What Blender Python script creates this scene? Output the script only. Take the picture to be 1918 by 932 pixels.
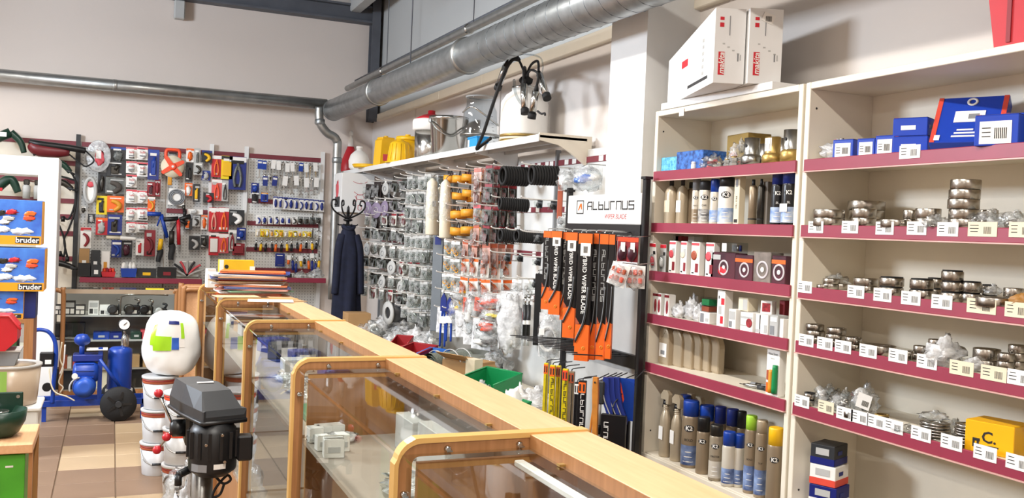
import bpy, bmesh, math, random
from mathutils import Vector, Matrix, noise
random.seed(7)
PI = math.pi
SC = bpy.context.scene
for o in list(bpy.data.objects): bpy.data.objects.remove(o)
COL = SC.collection

# ------------------------------------------------------------------ camera
FPX, W, H = 1726.0, 1918, 932
EYE = 1.5
yaw, pitch, roll = math.radians(23.51), math.radians(-1.09), math.radians(2.347)
fw = Vector((math.sin(yaw)*math.cos(pitch), math.cos(yaw)*math.cos(pitch), math.sin(pitch)))
rt = Vector((math.cos(yaw), -math.sin(yaw), 0))
up = rt.cross(fw)
rt2 = rt*math.cos(roll) + up*math.sin(roll)
up2 = -rt*math.sin(roll) + up*math.cos(roll)
cam = bpy.data.objects.new('camera', bpy.data.cameras.new('camera'))
COL.objects.link(cam)
cam.data.sensor_width = 36.0
cam.data.lens = 36.0*FPX/W
cam.data.clip_start = 0.02
cam.matrix_world = Matrix(((rt2.x, up2.x, -fw.x, 0), (rt2.y, up2.y, -fw.y, 0), (rt2.z, up2.z, -fw.z, EYE), (0, 0, 0, 1)))
SC.camera = cam

# ------------------------------------------------------------------ light and exposure
SC.view_settings.view_transform = 'Standard'
SC.view_settings.look = 'None'
SC.view_settings.gamma = 1.0
SC.view_settings.use_curve_mapping = False
SC.view_settings.exposure = 0.55
world = bpy.data.worlds.new('shop_world'); SC.world = world
world.use_nodes = True
bg = world.node_tree.nodes['Background']
bg.inputs[0].default_value = (0.75, 0.82, 0.95, 1); bg.inputs[1].default_value = 0.3
def area(name, loc, sx, sy, power, col, rot=(0, 0, 0), spread=180):
    l = bpy.data.lights.new(name, 'AREA'); l.shape = 'RECTANGLE'; l.size = sx; l.size_y = sy
    l.energy = power; l.color = col; l.spread = math.radians(spread)
    o = bpy.data.objects.new(name, l); COL.objects.link(o); o.location = loc; o.rotation_euler = rot
    return o
LAMPS = [(.15, -1.2, 3.42), (.15, 1.3, 3.42), (.15, 3.8, 3.42), (.15, 6.3, 3.42), (-2.3, -.4, 3.1), (-2.3, 2.6, 3.1), (-2.3, 5.6, 3.1), (-2.3, 8.4, 3.1)]
for lx, ly, lz in LAMPS:
    area('lamp_light', (lx, ly, lz-0.075), 0.16, 1.3, 50 if lx > 0 else 20, (1.0, 0.945, 0.875))
# cool daylight through the high window on the left side of the room
area('window_daylight', (-3.38, 5.6, 2.98), .75, 1.3, 210, (0.78, 0.88, 1.0), (0, -PI/2, 0))

# ------------------------------------------------------------------ pixel helpers (photo pixel -> point on a real plane of the room)
def ray(x, y):
    return rt2*((x-W/2)/FPX) - up2*((y-H/2)/FPX) + fw
def onx(x, y, X):
    d = ray(x, y); return Vector((0, 0, EYE)) + d*(X/d.x)
def ony(x, y, Y):
    d = ray(x, y); return Vector((0, 0, EYE)) + d*(Y/d.y)
def onz(x, y, Z):
    d = ray(x, y); return Vector((0, 0, EYE)) + d*((Z-EYE)/d.z)

def YX(px, X, z):
    """Y at which the point (X, Y, z) shows in pixel column px"""
    k = (px-W/2)/FPX; a = rt2-fw*k; return -(a.x*X+a.z*(z-EYE))/a.y
def XY(px, Y, z):
    k = (px-W/2)/FPX; a = rt2-fw*k; return -(a.y*Y+a.z*(z-EYE))/a.x
def MPP(p):
    """metres per photo pixel at a point"""
    return fw.dot(Vector(p)-Vector((0, 0, EYE)))/FPX
# ------------------------------------------------------------------ materials
def lin(c): return c/12.92 if c <= 0.04045 else ((c+0.055)/1.055)**2.4
def rgb(h):
    h = h.lstrip('#'); return tuple(lin(int(h[i:i+2], 16)/255) for i in (0, 2, 4)) + (1,)
MATS = {}
def M(name, hexc, rough=0.5, metal=0.0, var=0.08, scale=8.0, bump=0.0, bscale=60.0, spec=0.5, hex2=None, coat=0.0):
    if name in MATS: return MATS[name]
    m = bpy.data.materials.new(name); m.use_nodes = True
    nt = m.node_tree; b = nt.nodes['Principled BSDF']
    c = rgb(hexc)
    tc = nt.nodes.new('ShaderNodeTexCoord'); n = nt.nodes.new('ShaderNodeTexNoise')
    n.inputs['Scale'].default_value = scale; n.inputs['Detail'].default_value = 3
    nt.links.new(tc.outputs['Object'], n.inputs['Vector'])
    r = nt.nodes.new('ShaderNodeValToRGB')
    c2 = rgb(hex2) if hex2 else tuple(max(0, v*(1-var*2)) for v in c[:3]) + (1,)
    r.color_ramp.elements[0].position = 0.3; r.color_ramp.elements[1].position = 0.7
    r.color_ramp.elements[0].color = c2; r.color_ramp.elements[1].color = c
    nt.links.new(n.outputs['Fac'], r.inputs['Fac']); nt.links.new(r.outputs['Color'], b.inputs['Base Color'])
    b.inputs['Roughness'].default_value = rough; b.inputs['Metallic'].default_value = metal
    b.inputs['Specular IOR Level'].default_value = spec
    if coat: b.inputs['Coat Weight'].default_value = coat
    if bump:
        n2 = nt.nodes.new('ShaderNodeTexNoise'); n2.inputs['Scale'].default_value = bscale
        nt.links.new(tc.outputs['Object'], n2.inputs['Vector'])
        bp = nt.nodes.new('ShaderNodeBump'); bp.inputs['Strength'].default_value = bump; bp.inputs['Distance'].default_value = 0.004
        nt.links.new(n2.outputs['Fac'], bp.inputs['Height']); nt.links.new(bp.outputs['Normal'], b.inputs['Normal'])
    MATS[name] = m; return m
def GLASS(name, tint='#e8f2ee', refl=1.0, cloud=0.0):
    """thin pane or film: clear with a Fresnel sheen, optionally milky"""
    if name in MATS: return MATS[name]
    m = bpy.data.materials.new(name); m.use_nodes = True; nt = m.node_tree; nt.nodes.clear()
    out = nt.nodes.new('ShaderNodeOutputMaterial'); tr = nt.nodes.new('ShaderNodeBsdfTransparent'); gl = nt.nodes.new('ShaderNodeBsdfGlossy')
    tr.inputs['Color'].default_value = rgb(tint); gl.inputs['Roughness'].default_value = 0.02 if not cloud else 0.18
    fr = nt.nodes.new('ShaderNodeFresnel'); fr.inputs['IOR'].default_value = 1.45
    mx = nt.nodes.new('ShaderNodeMixShader'); mul = nt.nodes.new('ShaderNodeMath'); mul.operation = 'MULTIPLY'; mul.inputs[1].default_value = refl; mul.use_clamp = True
    geo = nt.nodes.new('ShaderNodeNewGeometry'); inv = nt.nodes.new('ShaderNodeMath'); inv.operation = 'SUBTRACT'; inv.inputs[0].default_value = 1.0
    nt.links.new(geo.outputs['Backfacing'], inv.inputs[1]); m3 = nt.nodes.new('ShaderNodeMath'); m3.operation = 'MULTIPLY'
    nt.links.new(fr.outputs[0], mul.inputs[0]); nt.links.new(mul.outputs[0], m3.inputs[0]); nt.links.new(inv.outputs[0], m3.inputs[1]); nt.links.new(m3.outputs[0], mx.inputs[0])
    last = tr.outputs[0]
    if cloud:
        df = nt.nodes.new('ShaderNodeBsdfDiffuse'); df.inputs['Color'].default_value = (0.9, 0.9, 0.9, 1)
        m2 = nt.nodes.new('ShaderNodeMixShader'); tc = nt.nodes.new('ShaderNodeTexCoord'); n = nt.nodes.new('ShaderNodeTexNoise')
        n.inputs['Scale'].default_value = 22; n.inputs['Detail'].default_value = 4; nt.links.new(tc.outputs['Object'], n.inputs['Vector'])
        r = nt.nodes.new('ShaderNodeMapRange'); r.inputs[1].default_value = 0.35; r.inputs[2].default_value = 0.75
        r.inputs[3].default_value = max(0, cloud-0.25); r.inputs[4].default_value = min(1, cloud+0.35)
        nt.links.new(n.outputs['Fac'], r.inputs[0]); nt.links.new(r.outputs[0], m2.inputs[0])
        nt.links.new(tr.outputs[0], m2.inputs[1]); nt.links.new(df.outputs[0], m2.inputs[2]); last = m2.outputs[0]
        bp = nt.nodes.new('ShaderNodeBump'); bp.inputs['Strength'].default_value = 0.8; bp.inputs['Distance'].default_value = 0.01
        n3 = nt.nodes.new('ShaderNodeTexNoise'); n3.inputs['Scale'].default_value = 35; nt.links.new(tc.outputs['Object'], n3.inputs['Vector'])
        nt.links.new(n3.outputs['Fac'], bp.inputs['Height']); nt.links.new(bp.outputs['Normal'], gl.inputs['Normal']); nt.links.new(bp.outputs['Normal'], df.inputs['Normal'])
    nt.links.new(last, mx.inputs[1]); nt.links.new(gl.outputs[0], mx.inputs[2]); nt.links.new(mx.outputs[0], out.inputs[0])
    MATS[name] = m; return m
def WOOD(name, hexa, hexb, axis=1):
    if name in MATS: return MATS[name]
    m = M(name, hexa, 0.42, hex2=hexb, scale=3.0); nt = m.node_tree
    mp = nt.nodes.new('ShaderNodeMapping'); s = [26, 26, 26]; s[axis] = 1.6; mp.inputs['Scale'].default_value = s
    n = [x for x in nt.nodes if x.type == 'TEX_NOISE'][0]; tc = [x for x in nt.nodes if x.type == 'TEX_COORD'][0]
    nt.links.new(tc.outputs['Object'], mp.inputs['Vector']); nt.links.new(mp.outputs['Vector'], n.inputs['Vector'])
    return m
def PERF(name, hexc, hexd, pitch=0.025, hole=0.16):
    """perforated sheet: a square grid of small dark holes"""
    if name in MATS: return MATS[name]
    m = M(name, hexc, 0.45, var=0.03); nt = m.node_tree; b = nt.nodes['Principled BSDF']
    tc = [x for x in nt.nodes if x.type == 'TEX_COORD'][0]
    v = nt.nodes.new('ShaderNodeTexVoronoi'); v.inputs['Randomness'].default_value = 0.0; v.inputs['Scale'].default_value = 1/pitch
    nt.links.new(tc.outputs['Object'], v.inputs['Vector'])
    lt = nt.nodes.new('ShaderNodeMath'); lt.operation = 'LESS_THAN'; lt.inputs[1].default_value = hole*2
    v.voronoi_dimensions = '3D'
    mp = nt.nodes.new('ShaderNodeMapping'); mp.inputs['Location'].default_value = (0.0, 0.0, 0.0)
    nt.links.new(v.outputs['Distance'], lt.inputs[0])
    mix = nt.nodes.new('ShaderNodeMix'); mix.data_type = 'RGBA'
    old = b.inputs['Base Color'].links[0].from_socket
    nt.links.new(lt.outputs[0], mix.inputs[0]); nt.links.new(old, mix.inputs[6]); mix.inputs[7].default_value = rgb(hexd)
    nt.links.new(mix.outputs[2], b.inputs['Base Color'])
    return m
# palette
white = M('white_laminate', '#e6ddcb', 0.45, var=0.02)
white_cold = M('white_paint', '#e8e8e6', 0.4, var=0.02)
wall_m = M('wall_plaster', '#dcd1c8', 0.85, var=0.03, scale=0.7, bump=0.15, bscale=30)
wall_low = M('wall_lower_paint', '#ddd6d0', 0.8, var=0.03, scale=0.9)
grey_panel = M('grey_wall_panel', '#b9bab8', 0.7, var=0.04, scale=0.6)
ceil_m = M('ceiling_sheet', '#85827e', 0.8, var=0.05)
dark_steel = M('dark_steel_beam', '#5c5f66', 0.6, var=0.1)
lip_red = M('crimson_shelf_strip', '#943247', 0.42, var=0.06)
rail_red = M('maroon_rail', '#7d2f3a', 0.5, var=0.1)
galv = M('galvanised_duct', '#a9aeb0', 0.38, 0.85, var=0.16, scale=14)
galv2 = M('galvanised_pipe', '#b4b6b4', 0.35, 0.85, var=0.12, scale=10)
chrome = M('bright_steel', '#c9c9c6', 0.18, 1.0, var=0.05)
steel = M('brushed_steel', '#a8a8a5', 0.3, 1.0, var=0.12, scale=40)
bearing_m = M('bearing_steel', '#b3aca2', 0.26, 1.0, var=0.15, scale=30)
dsteel = M('dark_metal', '#4a4742', 0.4, 0.8, var=0.15)
black = M('black_plastic', '#141416', 0.42, var=0.1)
black_matt = M('black_rubber', '#19191a', 0.75, var=0.1)
dgrey = M('dark_grey_plastic', '#2b2d30', 0.5, var=0.1)
grey = M('grey_plastic', '#85878a', 0.5, var=0.05)
lgrey = M('light_grey_card', '#b9b9b6', 0.6, var=0.05)
red = M('red_plastic', '#c5202c', 0.4, var=0.06)
dred = M('dark_red_card', '#8e1f2a', 0.5, var=0.1)
orange = M('orange_plastic', '#ef6a1e', 0.42, var=0.06)
orange2 = M('bright_orange_red', '#f4512c', 0.45, var=0.05)
amber = M('amber_strap', '#e29a26', 0.5, var=0.08)
yellow = M('yellow_plastic', '#f5bf1a', 0.4, var=0.05)
yellow_card = M('yellow_card', '#edd21e', 0.5, var=0.05)
lime = M('lime_print', '#a3d53c', 0.5, var=0.04)
green = M('green_plastic', '#0f8a4d', 0.42, var=0.06)
dgreen = M('dark_green_enamel', '#16392b', 0.35, var=0.1)
pgreen = M('bright_green_print', '#4fae2a', 0.45, var=0.15)
blue = M('blue_paint', '#143f9e', 0.38, var=0.08)
dblue = M('dark_blue_card', '#1c2f80', 0.45, var=0.1)
navy = M('navy_fabric', '#151b33', 0.9, var=0.2, scale=20)
sky = M('sky_blue_print', '#4a86d8', 0.45, hex2='#2f55b4', scale=9)
cyan = M('cyan_plastic', '#1d95dc', 0.35, var=0.05)
paper = M('white_paper', '#efece6', 0.7, var=0.03)
cream = M('cream_card', '#e5d9bd', 0.65, var=0.05)
kraft = M('brown_cardboard', '#b08a5c', 0.8, var=0.08)
gold = M('gold_brass', '#b89a5a', 0.35, 0.7, var=0.1)
champ = M('champagne_plastic', '#b5a58c', 0.35, 0.25, var=0.06)
taupe = M('taupe_can', '#9c8a72', 0.32, 0.3, var=0.06)
copper = M('copper_red_print', '#b5583a', 0.45, var=0.15)
pink = M('pinkish_red', '#d8505a', 0.5, var=0.05)
wood = WOOD('beech_laminate', '#e0b084', '#d6a377', 1)
wood_e = M('beech_edge_band', '#d2a560', 0.35, var=0.05)
wood_d = WOOD('beech_frame', '#a9764a', '#946439', 2)
glass = GLASS('clear_glass', '#f9fbfa', 0.85)
film = GLASS('clear_bag_film', '#f4f6f6', 1.6, 0.2)
film_d = GLASS('thin_packet_film', '#d3d8d4', 1.2, 0.05)
milky = GLASS('milky_bag_film', '#f0f0f0', 1.2, 0.55)
clearp = GLASS('clear_plastic', '#e6eaec', 1.6)
bark = M('ink_black', '#22201f', 0.7, var=0.05)
ink_red = M('ink_red', '#cf1f2f', 0.5, var=0.05)

# ------------------------------------------------------------------ mesh builder
class MB:
    def __init__(s): s.v = []; s.f = []; s.m = []; s.sm = []
    def add(s, vs, fs, m=0, smooth=False, mx=None):
        b = len(s.v)
        s.v += [tuple(mx @ Vector(p)) if mx else tuple(p) for p in vs]
        for f in fs: s.f.append(tuple(b+i for i in f)); s.m.append(m); s.sm.append(smooth)
        return s
    def box(s, c, d, m=0, mx=None, ch=0.0):
        x, y, z = d[0]/2, d[1]/2, d[2]/2
        if ch <= 0:
            vs = [(c[0]+i*x, c[1]+j*y, c[2]+k*z) for i in (-1, 1) for j in (-1, 1) for k in (-1, 1)]
            return s.add(vs, [(0, 1, 3, 2), (4, 6, 7, 5), (0, 4, 5, 1), (2, 3, 7, 6), (0, 2, 6, 4), (1, 5, 7, 3)], m, False, mx)
        ch = min(ch, x*.9, y*.9, z*.9); vs = []; idx = {}
        for i in (-1, 1):
            for j in (-1, 1):
                for k in (-1, 1):
                    for a, p in enumerate(((x, y-ch, z-ch), (x-ch, y, z-ch), (x-ch, y-ch, z))):
                        idx[i, j, k, a] = len(vs); vs.append((c[0]+i*p[0], c[1]+j*p[1], c[2]+k*p[2]))
        fs = []
        for i in (-1, 1):
            fs.append([idx[i, -1, -1, 0], idx[i, 1, -1, 0], idx[i, 1, 1, 0], idx[i, -1, 1, 0]][::i])
            fs.append([idx[-1, i, -1, 1], idx[-1, i, 1, 1], idx[1, i, 1, 1], idx[1, i, -1, 1]][::i])
            fs.append([idx[-1, -1, i, 2], idx[1, -1, i, 2], idx[1, 1, i, 2], idx[-1, 1, i, 2]][::i])
            for j in (-1, 1):
                fs.append([idx[i, j, -1, 0], idx[i, j, 1, 0], idx[i, j, 1, 1], idx[i, j, -1, 1]][::-i*j])
                fs.append([idx[i, -1, j, 0], idx[i, -1, j, 2], idx[i, 1, j, 2], idx[i, 1, j, 0]][::-i*j])
                fs.append([idx[-1, i, j, 1], idx[1, i, j, 1], idx[1, i, j, 2], idx[-1, i, j, 2]][::-i*j])
                for k in (-1, 1):
                    fs.append([idx[i, j, k, 0], idx[i, j, k, 1], idx[i, j, k, 2]][::i*j*k])
        return s.add(vs, fs, m, False, mx)
    def lathe(s, prof, n=20, m=0, mx=None, smooth=True, c=(0, 0, 0), caps=True):
        vs = []; fs = []
        for r, z in prof:
            for k in range(n):
                a = 2*PI*k/n; vs.append((c[0]+r*math.cos(a), c[1]+r*math.sin(a), c[2]+z))
        for i in range(len(prof)-1):
            for k in range(n):
                k2 = (k+1) % n; fs.append((i*n+k, i*n+k2, (i+1)*n+k2, (i+1)*n+k))
        s.add(vs, fs, m, smooth, mx)
        if caps:
            b = len(s.v)-len(vs)
            if prof[0][0] > 1e-5: s.f.append(tuple(b+k for k in range(n))[::-1]); s.m.append(m); s.sm.append(False)
            e = b+(len(prof)-1)*n
            if prof[-1][0] > 1e-5: s.f.append(tuple(e+k for k in range(n))); s.m.append(m); s.sm.append(False)
        return s
    def cyl(s, p0, p1, r, m=0, n=12, r1=None, smooth=True):
        p0, p1 = Vector(p0), Vector(p1); d = p1-p0; L = d.length
        mx = Matrix.Translation(p0) @ d.to_track_quat('Z', 'Y').to_matrix().to_4x4()
        return s.lathe([(r, 0), (r if r1 is None else r1, L)], n, m, mx, smooth)
    def tube(s, pts, r, m=0, n=8, sub=6, closed=False):
        P = [Vector(p) for p in pts]
        if sub > 1 and len(P) > 2:
            Q = []; N = len(P)
            rng = range(N if closed else N-1)
            for i in rng:
                g = (lambda k: P[k % N]) if closed else (lambda k: P[max(0, min(N-1, k))])
                a, b, c, d = g(i-1), g(i), g(i+1), g(i+2)
                for t in range(sub):
                    u = t/sub
                    Q.append(0.5*((2*b)+(c-a)*u+(2*a-5*b+4*c-d)*u*u+(3*b-a-3*c+d)*u**3))
            if not closed: Q.append(P[-1])
            P = Q
        vs = []; fs = []; N = len(P); nrm = None
        for i, p in enumerate(P):
            t = (P[(i+1) % N]-P[i-1]) if closed else (P[min(i+1, N-1)]-P[max(i-1, 0)])
            t.normalize()
            if nrm is None:
                nrm = Vector((0, 0, 1)) if abs(t.z) < 0.9 else Vector((1, 0, 0))
            nrm = (nrm - t*nrm.dot(t)).normalized(); bn = t.cross(nrm)
            rr = r(i/(N-1)) if callable(r) else r
            for k in range(n):
                a = 2*PI*k/n; vs.append(p+nrm*(rr*math.cos(a))+bn*(rr*math.sin(a)))
        for i in range(N if closed else N-1):
            j = (i+1) % N
            for k in range(n): fs.append((i*n+k, i*n+(k+1) % n, j*n+(k+1) % n, j*n+k))
        if not closed: fs += [tuple(range(n))[::-1], tuple((N-1)*n+k for k in range(n))]
        return s.add(vs, fs, m, True)
    def prism(s, poly, t, m=0, mx=None, smooth=False):
        """polygon in local XZ, thickness t along Y (centred)"""
        n = len(poly)
        vs = [(x, -t/2, z) for x, z in poly]+[(x, t/2, z) for x, z in poly]
        fs = [tuple(range(n)), tuple(range(2*n-1, n-1, -1))]+[(i, n+i, n+(i+1) % n, (i+1) % n) for i in range(n)]
        return s.add(vs, fs, m, smooth, mx)
    def blob(s, c, d, m=0, amp=0.15, freq=3.0, seed=0, nu=14, nv=9, mx=None, flat=True, smooth=True):
        vs = []; fs = []; off = Vector((seed*3.17, seed*1.7, seed*.9))
        for j in range(nv+1):
            th = PI*j/nv
            for i in range(nu):
                ph = 2*PI*i/nu
                q = Vector((math.sin(th)*math.cos(ph), math.sin(th)*math.sin(ph), math.cos(th)))
                k = 1+amp*noise.noise(q*freq+off)*2
                p = Vector((c[0]+d[0]/2*q.x*k, c[1]+d[1]/2*q.y*k, c[2]+d[2]/2*q.z*k))
                if flat: p.z = max(p.z, c[2]-d[2]/2*0.8)
                vs.append(p)
        for j in range(nv):
            for i in range(nu): fs.append((j*nu+i, (j+1)*nu+i, (j+1)*nu+(i+1) % nu, j*nu+(i+1) % nu))
        return s.add(vs, fs, m, smooth, mx)
    def sheet(s, fn, nu, nv, m=0, smooth=True, t=0.0):
        vs = [fn(i/nu, j/nv) for j in range(nv+1) for i in range(nu+1)]
        fs = [(j*(nu+1)+i, j*(nu+1)+i+1, (j+1)*(nu+1)+i+1, (j+1)*(nu+1)+i) for j in range(nv) for i in range(nu)]
        return s.add(vs, fs, m, smooth)
    def mesh(s, name, mats):
        me = bpy.data.meshes.new(name); me.from_pydata(s.v, [], s.f)
        for mt in (mats if isinstance(mats, (list, tuple)) else [mats]): me.materials.append(mt)
        me.polygons.foreach_set('material_index', s.m); me.polygons.foreach_set('use_smooth', s.sm)
        me.update(); return me
    def build(s, name, mats, parent=None, loc=None, rot=None):
        return ob(name, s.mesh(name, mats), parent, loc, rot)
def ob(name, me, parent=None, loc=None, rot=None):
    o = bpy.data.objects.new(name, me); COL.objects.link(o)
    if parent: o.parent = parent
    if loc is not None: o.location = loc
    if rot is not None: o.rotation_euler = rot
    return o
def tag(o, label=None, cat=None, group=None, kind=None):
    if label: o['label'] = label
    if cat: o['category'] = cat
    if group: o['group'] = group
    if kind: o['kind'] = kind
    return o
def T(name, label, cat, loc=(0, 0, 0), rot=None, group=None):
    o = bpy.data.objects.new(name, None); COL.objects.link(o); o.location = loc; o.empty_display_size = 0.05
    if rot is not None: o.rotation_euler = rot if not isinstance(rot, (int, float)) else (0, 0, rot)
    return tag(o, label, cat, group)
def rotz(o, a): o.rotation_euler = (0, 0, a); return o
def kids(o): return [c for c in COL.objects if c.parent == o]
def clone(o, loc, rot=None, label=None, group=None, parent=None):
    c = o.copy(); COL.objects.link(c); c.location = loc
    if rot is not None: c.rotation_euler = rot if not isinstance(rot, (int, float)) else (0, 0, rot)
    if parent: c.parent = parent
    if label: c['label'] = label
    if group: c['group'] = group
    for ch in o.children:
        k = ch.copy(); COL.objects.link(k); k.parent = c
        for g in ch.children:
            q = g.copy(); COL.objects.link(q); q.parent = k
    return c
def struct(name, mb, mats, parent=None):
    o = mb.build(name, mats, parent)
    if not parent: o['kind'] = 'structure'
    return o
def RX(a): return Matrix.Rotation(a, 4, 'X')
def RY(a): return Matrix.Rotation(a, 4, 'Y')
def RZ(a): return Matrix.Rotation(a, 4, 'Z')
def TR(x, y, z): return Matrix.Translation((x, y, z))
ORD = ['first', 'second', 'third', 'fourth', 'fifth', 'sixth', 'seventh', 'eighth', 'ninth', 'tenth', 'eleventh', 'twelfth', 'thirteenth', 'fourteenth', 'fifteenth', 'sixteenth', 'seventeenth', 'eighteenth', 'nineteenth', 'twentieth']
_TX = {}
def text(s, size, shear=0.0, bold=0.0, spacing=1.0):
    """flat lettering as triangles, centred, in local XZ; returns verts, faces"""
    k = (s, shear, bold, spacing)
    if k not in _TX:
        cu = bpy.data.curves.new('t', 'FONT'); cu.body = s; cu.align_x = 'CENTER'; cu.align_y = 'CENTER'; cu.size = 1; cu.shear = shear
        cu.offset = bold; cu.space_character = spacing; cu.resolution_u = 2
        o = bpy.data.objects.new('t', cu); me = o.to_mesh()
        _TX[k] = ([(v.co.x, v.co.y) for v in me.vertices], [tuple(p.vertices) for p in me.polygons])
        o.to_mesh_clear(); bpy.data.objects.remove(o); bpy.data.curves.remove(cu)
    vs, fs = _TX[k]
    return [(x*size, 0, y*size) for x, y in vs], fs
def lettering(s, size, mat, parent, mx, name='lettering', **kw):
    vs, fs = text(s, size, **kw)
    mb = MB(); mb.add(vs, fs, 0, False, mx)
    return mb.build(name, mat, parent)
# ================================================================== the room
WX, WY, LX, NY, CZ = 2.56, 9.80, -3.5, -2.6, 4.0
f = MB(); f.box((-.47, 3.6, -.11), (6.1, 12.5, .2))
tile_a = M('tan_floor_tile', '#856c57', 0.5, var=0.06, scale=3); tile_b = M('light_floor_tile', '#b59d7d', 0.45, var=0.05, scale=3)
grout = M('floor_grout', '#7f6a57', 0.8, var=0.05)
floor = struct('floor', f, grout)
tm = MB().box((0, 0, -.005), (.304, .304, .012), ch=.002)
tme = [tm.mesh('tile', tile_a), tm.mesh('tile', tile_b)]
for i in range(-6, 5):
    for j in range(0, 18):
        x, y = -.248+.31*(i+.5), 3.6+.31*(j)-.05+.155-.1
        yy = (6.69-y)/.62
        lightt = (int(math.floor(yy)) % 2 == 0) and x > -.25 and y < 7.0 or (random.random() < .07)
        ob('tile', tme[1 if lightt else 0], floor, (x, y, 0))
# the rest of the floor, out of view: same tiles as one laid field
b = MB()
for i in range(-10, 9):
    for j in range(-20, 20):
        x, y = -.248+.31*(i+.5), 3.6+.31*j-.05+.155-.1
        if -6 <= i < 5 and 0 <= j < 18 or y < NY or y > WY: continue
        if x > WX or x < LX: continue
        b.box((x, y, -.005), (.304, .304, .012))
o = b.build('tile_field', tile_a, floor); o['kind'] = 'stuff'
w = MB(); w.box((-.47, WY+.1, 2.0), (6.3, .2, 4.05)); struct('wall_back', w, wall_m)
w = MB(); w.box((WX+.1, 3.6, 1.3), (.2, 12.6, 2.7)); w.box((WX+.14, 3.6, 3.33), (.2, 12.6, 1.4), 1); struct('wall_right', w, [wall_low, grey_panel])
w = MB(); w.box((LX-.1, 3.6, 1.24), (.2, 12.6, 2.6)); w.box((LX-.1, 3.6, 3.73), (.2, 12.6, .66)); w.box((LX-.1, 1.1, 2.97), (.2, 7.6, .86)); w.box((LX-.1, 8.1, 2.97), (.2, 3.6, .86)); struct('wall_left', w, wall_m)
w = MB(); w.box((-.47, NY-.1, 2.0), (6.3, .2, 4.05)); struct('wall_near', w, wall_m)
c = MB(); c.box((-.47, 3.6, CZ+.05), (6.3, 12.6, .1))
ceil = struct('ceiling', c, ceil_m)
for k in range(60):
    c2 = MB().prism([(-.045, 0), (-.03, -.035), (.03, -.035), (.045, 0)], 12.4) if k == 0 else None
    if c2: rib_me = c2.mesh('ceiling_rib', ceil_m)
    ob('ceiling_rib', rib_me, ceil, (-3.4+k*.1, 3.6, CZ))
# window in the left wall (out of view, lets the daylight in)
win = MB(); win.box((LX-.1, 5.6, 2.57), (.1, 1.4, .06)); win.box((LX-.1, 5.6, 3.37), (.1, 1.4, .06))
for k in range(3): win.box((LX-.1, 4.93+k*.67, 2.97), (.1, .06, .8))
wo = struct('window_1', win, white_cold)
for k in range(2): MB().box((LX-.1, 5.265+k*.67, 2.97), (.012, .61, .74)).build('pane', glass, wo)
# trim rail on the right wall, at the joint of the wall panels
t = MB(); y0 = 3.0
for k in range(7): t.box((WX-.012, y0+k+.0, 2.635), (.05, .994, .075), ch=.004)
struct('trim_1', t, white)
t = MB()
for yy in (4.55, 6.2, 8.25): t.box((WX-.004, yy, 1.3), (.012, .012, 2.6))
struct('trim_2', t, wall_low)
# steel work in the corner
b = MB(); b.box((2.52, WY-.03, 3.3), (.09, .012, 1.38)); b.box((2.52, WY-.09, 3.3), (.012, .12, 1.38)); b.box((2.52, WY-.15, 3.3), (.09, .012, 1.38))
tag(b.build('steel_column', dark_steel), 'dark grey steel column standing in the far corner of the room', 'column')
b = MB()
for dz, h in ((0, .02), (.16, .02)): b.box((-.4, WY-.07, 3.66+dz), (5.9, .14, h))
b.box((-.4, WY-.07, 3.74), (5.9, .014, .15))
o = b.build('steel_beam', dark_steel); 
tag(o, 'dark steel beam running under the ceiling along the back wall', 'beam')
b = MB(); b.box((2.3, 6.5, 3.86), (.12, 6.4, .22), ch=.01)
tag(b.build('ceiling_purlin', grey_panel), 'light grey purlin under the ceiling above the long duct', 'beam')
b = MB(); b.box((.55, WY-.06, 3.55), (.1, .1, .18), ch=.01)
tag(b.build('wall_bracket', grey_panel), 'small grey bracket high on the back wall', 'bracket')
# white pillar on the right wall
YC0, YC1, XC = 3.735, 4.075, 2.28
b = MB(); b.box(((XC+WX)/2, (YC0+YC1)/2, 2.0), (WX-XC+.02, YC1-YC0, 4.0))
o = struct('wall_pillar', b, white_cold); o.name = 'trim_3'
# ceiling lamps
for i, (lx, ly, LAMP_Z) in enumerate(LAMPS):
    t = T('ceiling_lamp', 'linear ceiling lamp, ' + ORD[i] + ' along the shop ceiling', 'lamp', (lx, ly, LAMP_Z), None, 'linear ceiling lamps')
    MB().box((0, 0, 0), (.2, 1.4, .06), ch=.01).build('housing', white_cold, t)
    em = MATS.get('lamp_diffuser')
    if not em:
        em = M('lamp_diffuser', '#ffffff', .4); bb = em.node_tree.nodes['Principled BSDF']; bb.inputs['Emission Color'].default_value = (1, .97, .93, 1); bb.inputs['Emission Strength'].default_value = 6
    MB().box((0, 0, -.035), (.17, 1.34, .012)).build('diffuser', em, t)
    for q in (-.5, .5): MB().cyl((0, q, .03), (0, q, CZ-LAMP_Z-.03), .006, n=6).build('hanger', dark_steel, t)

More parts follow.
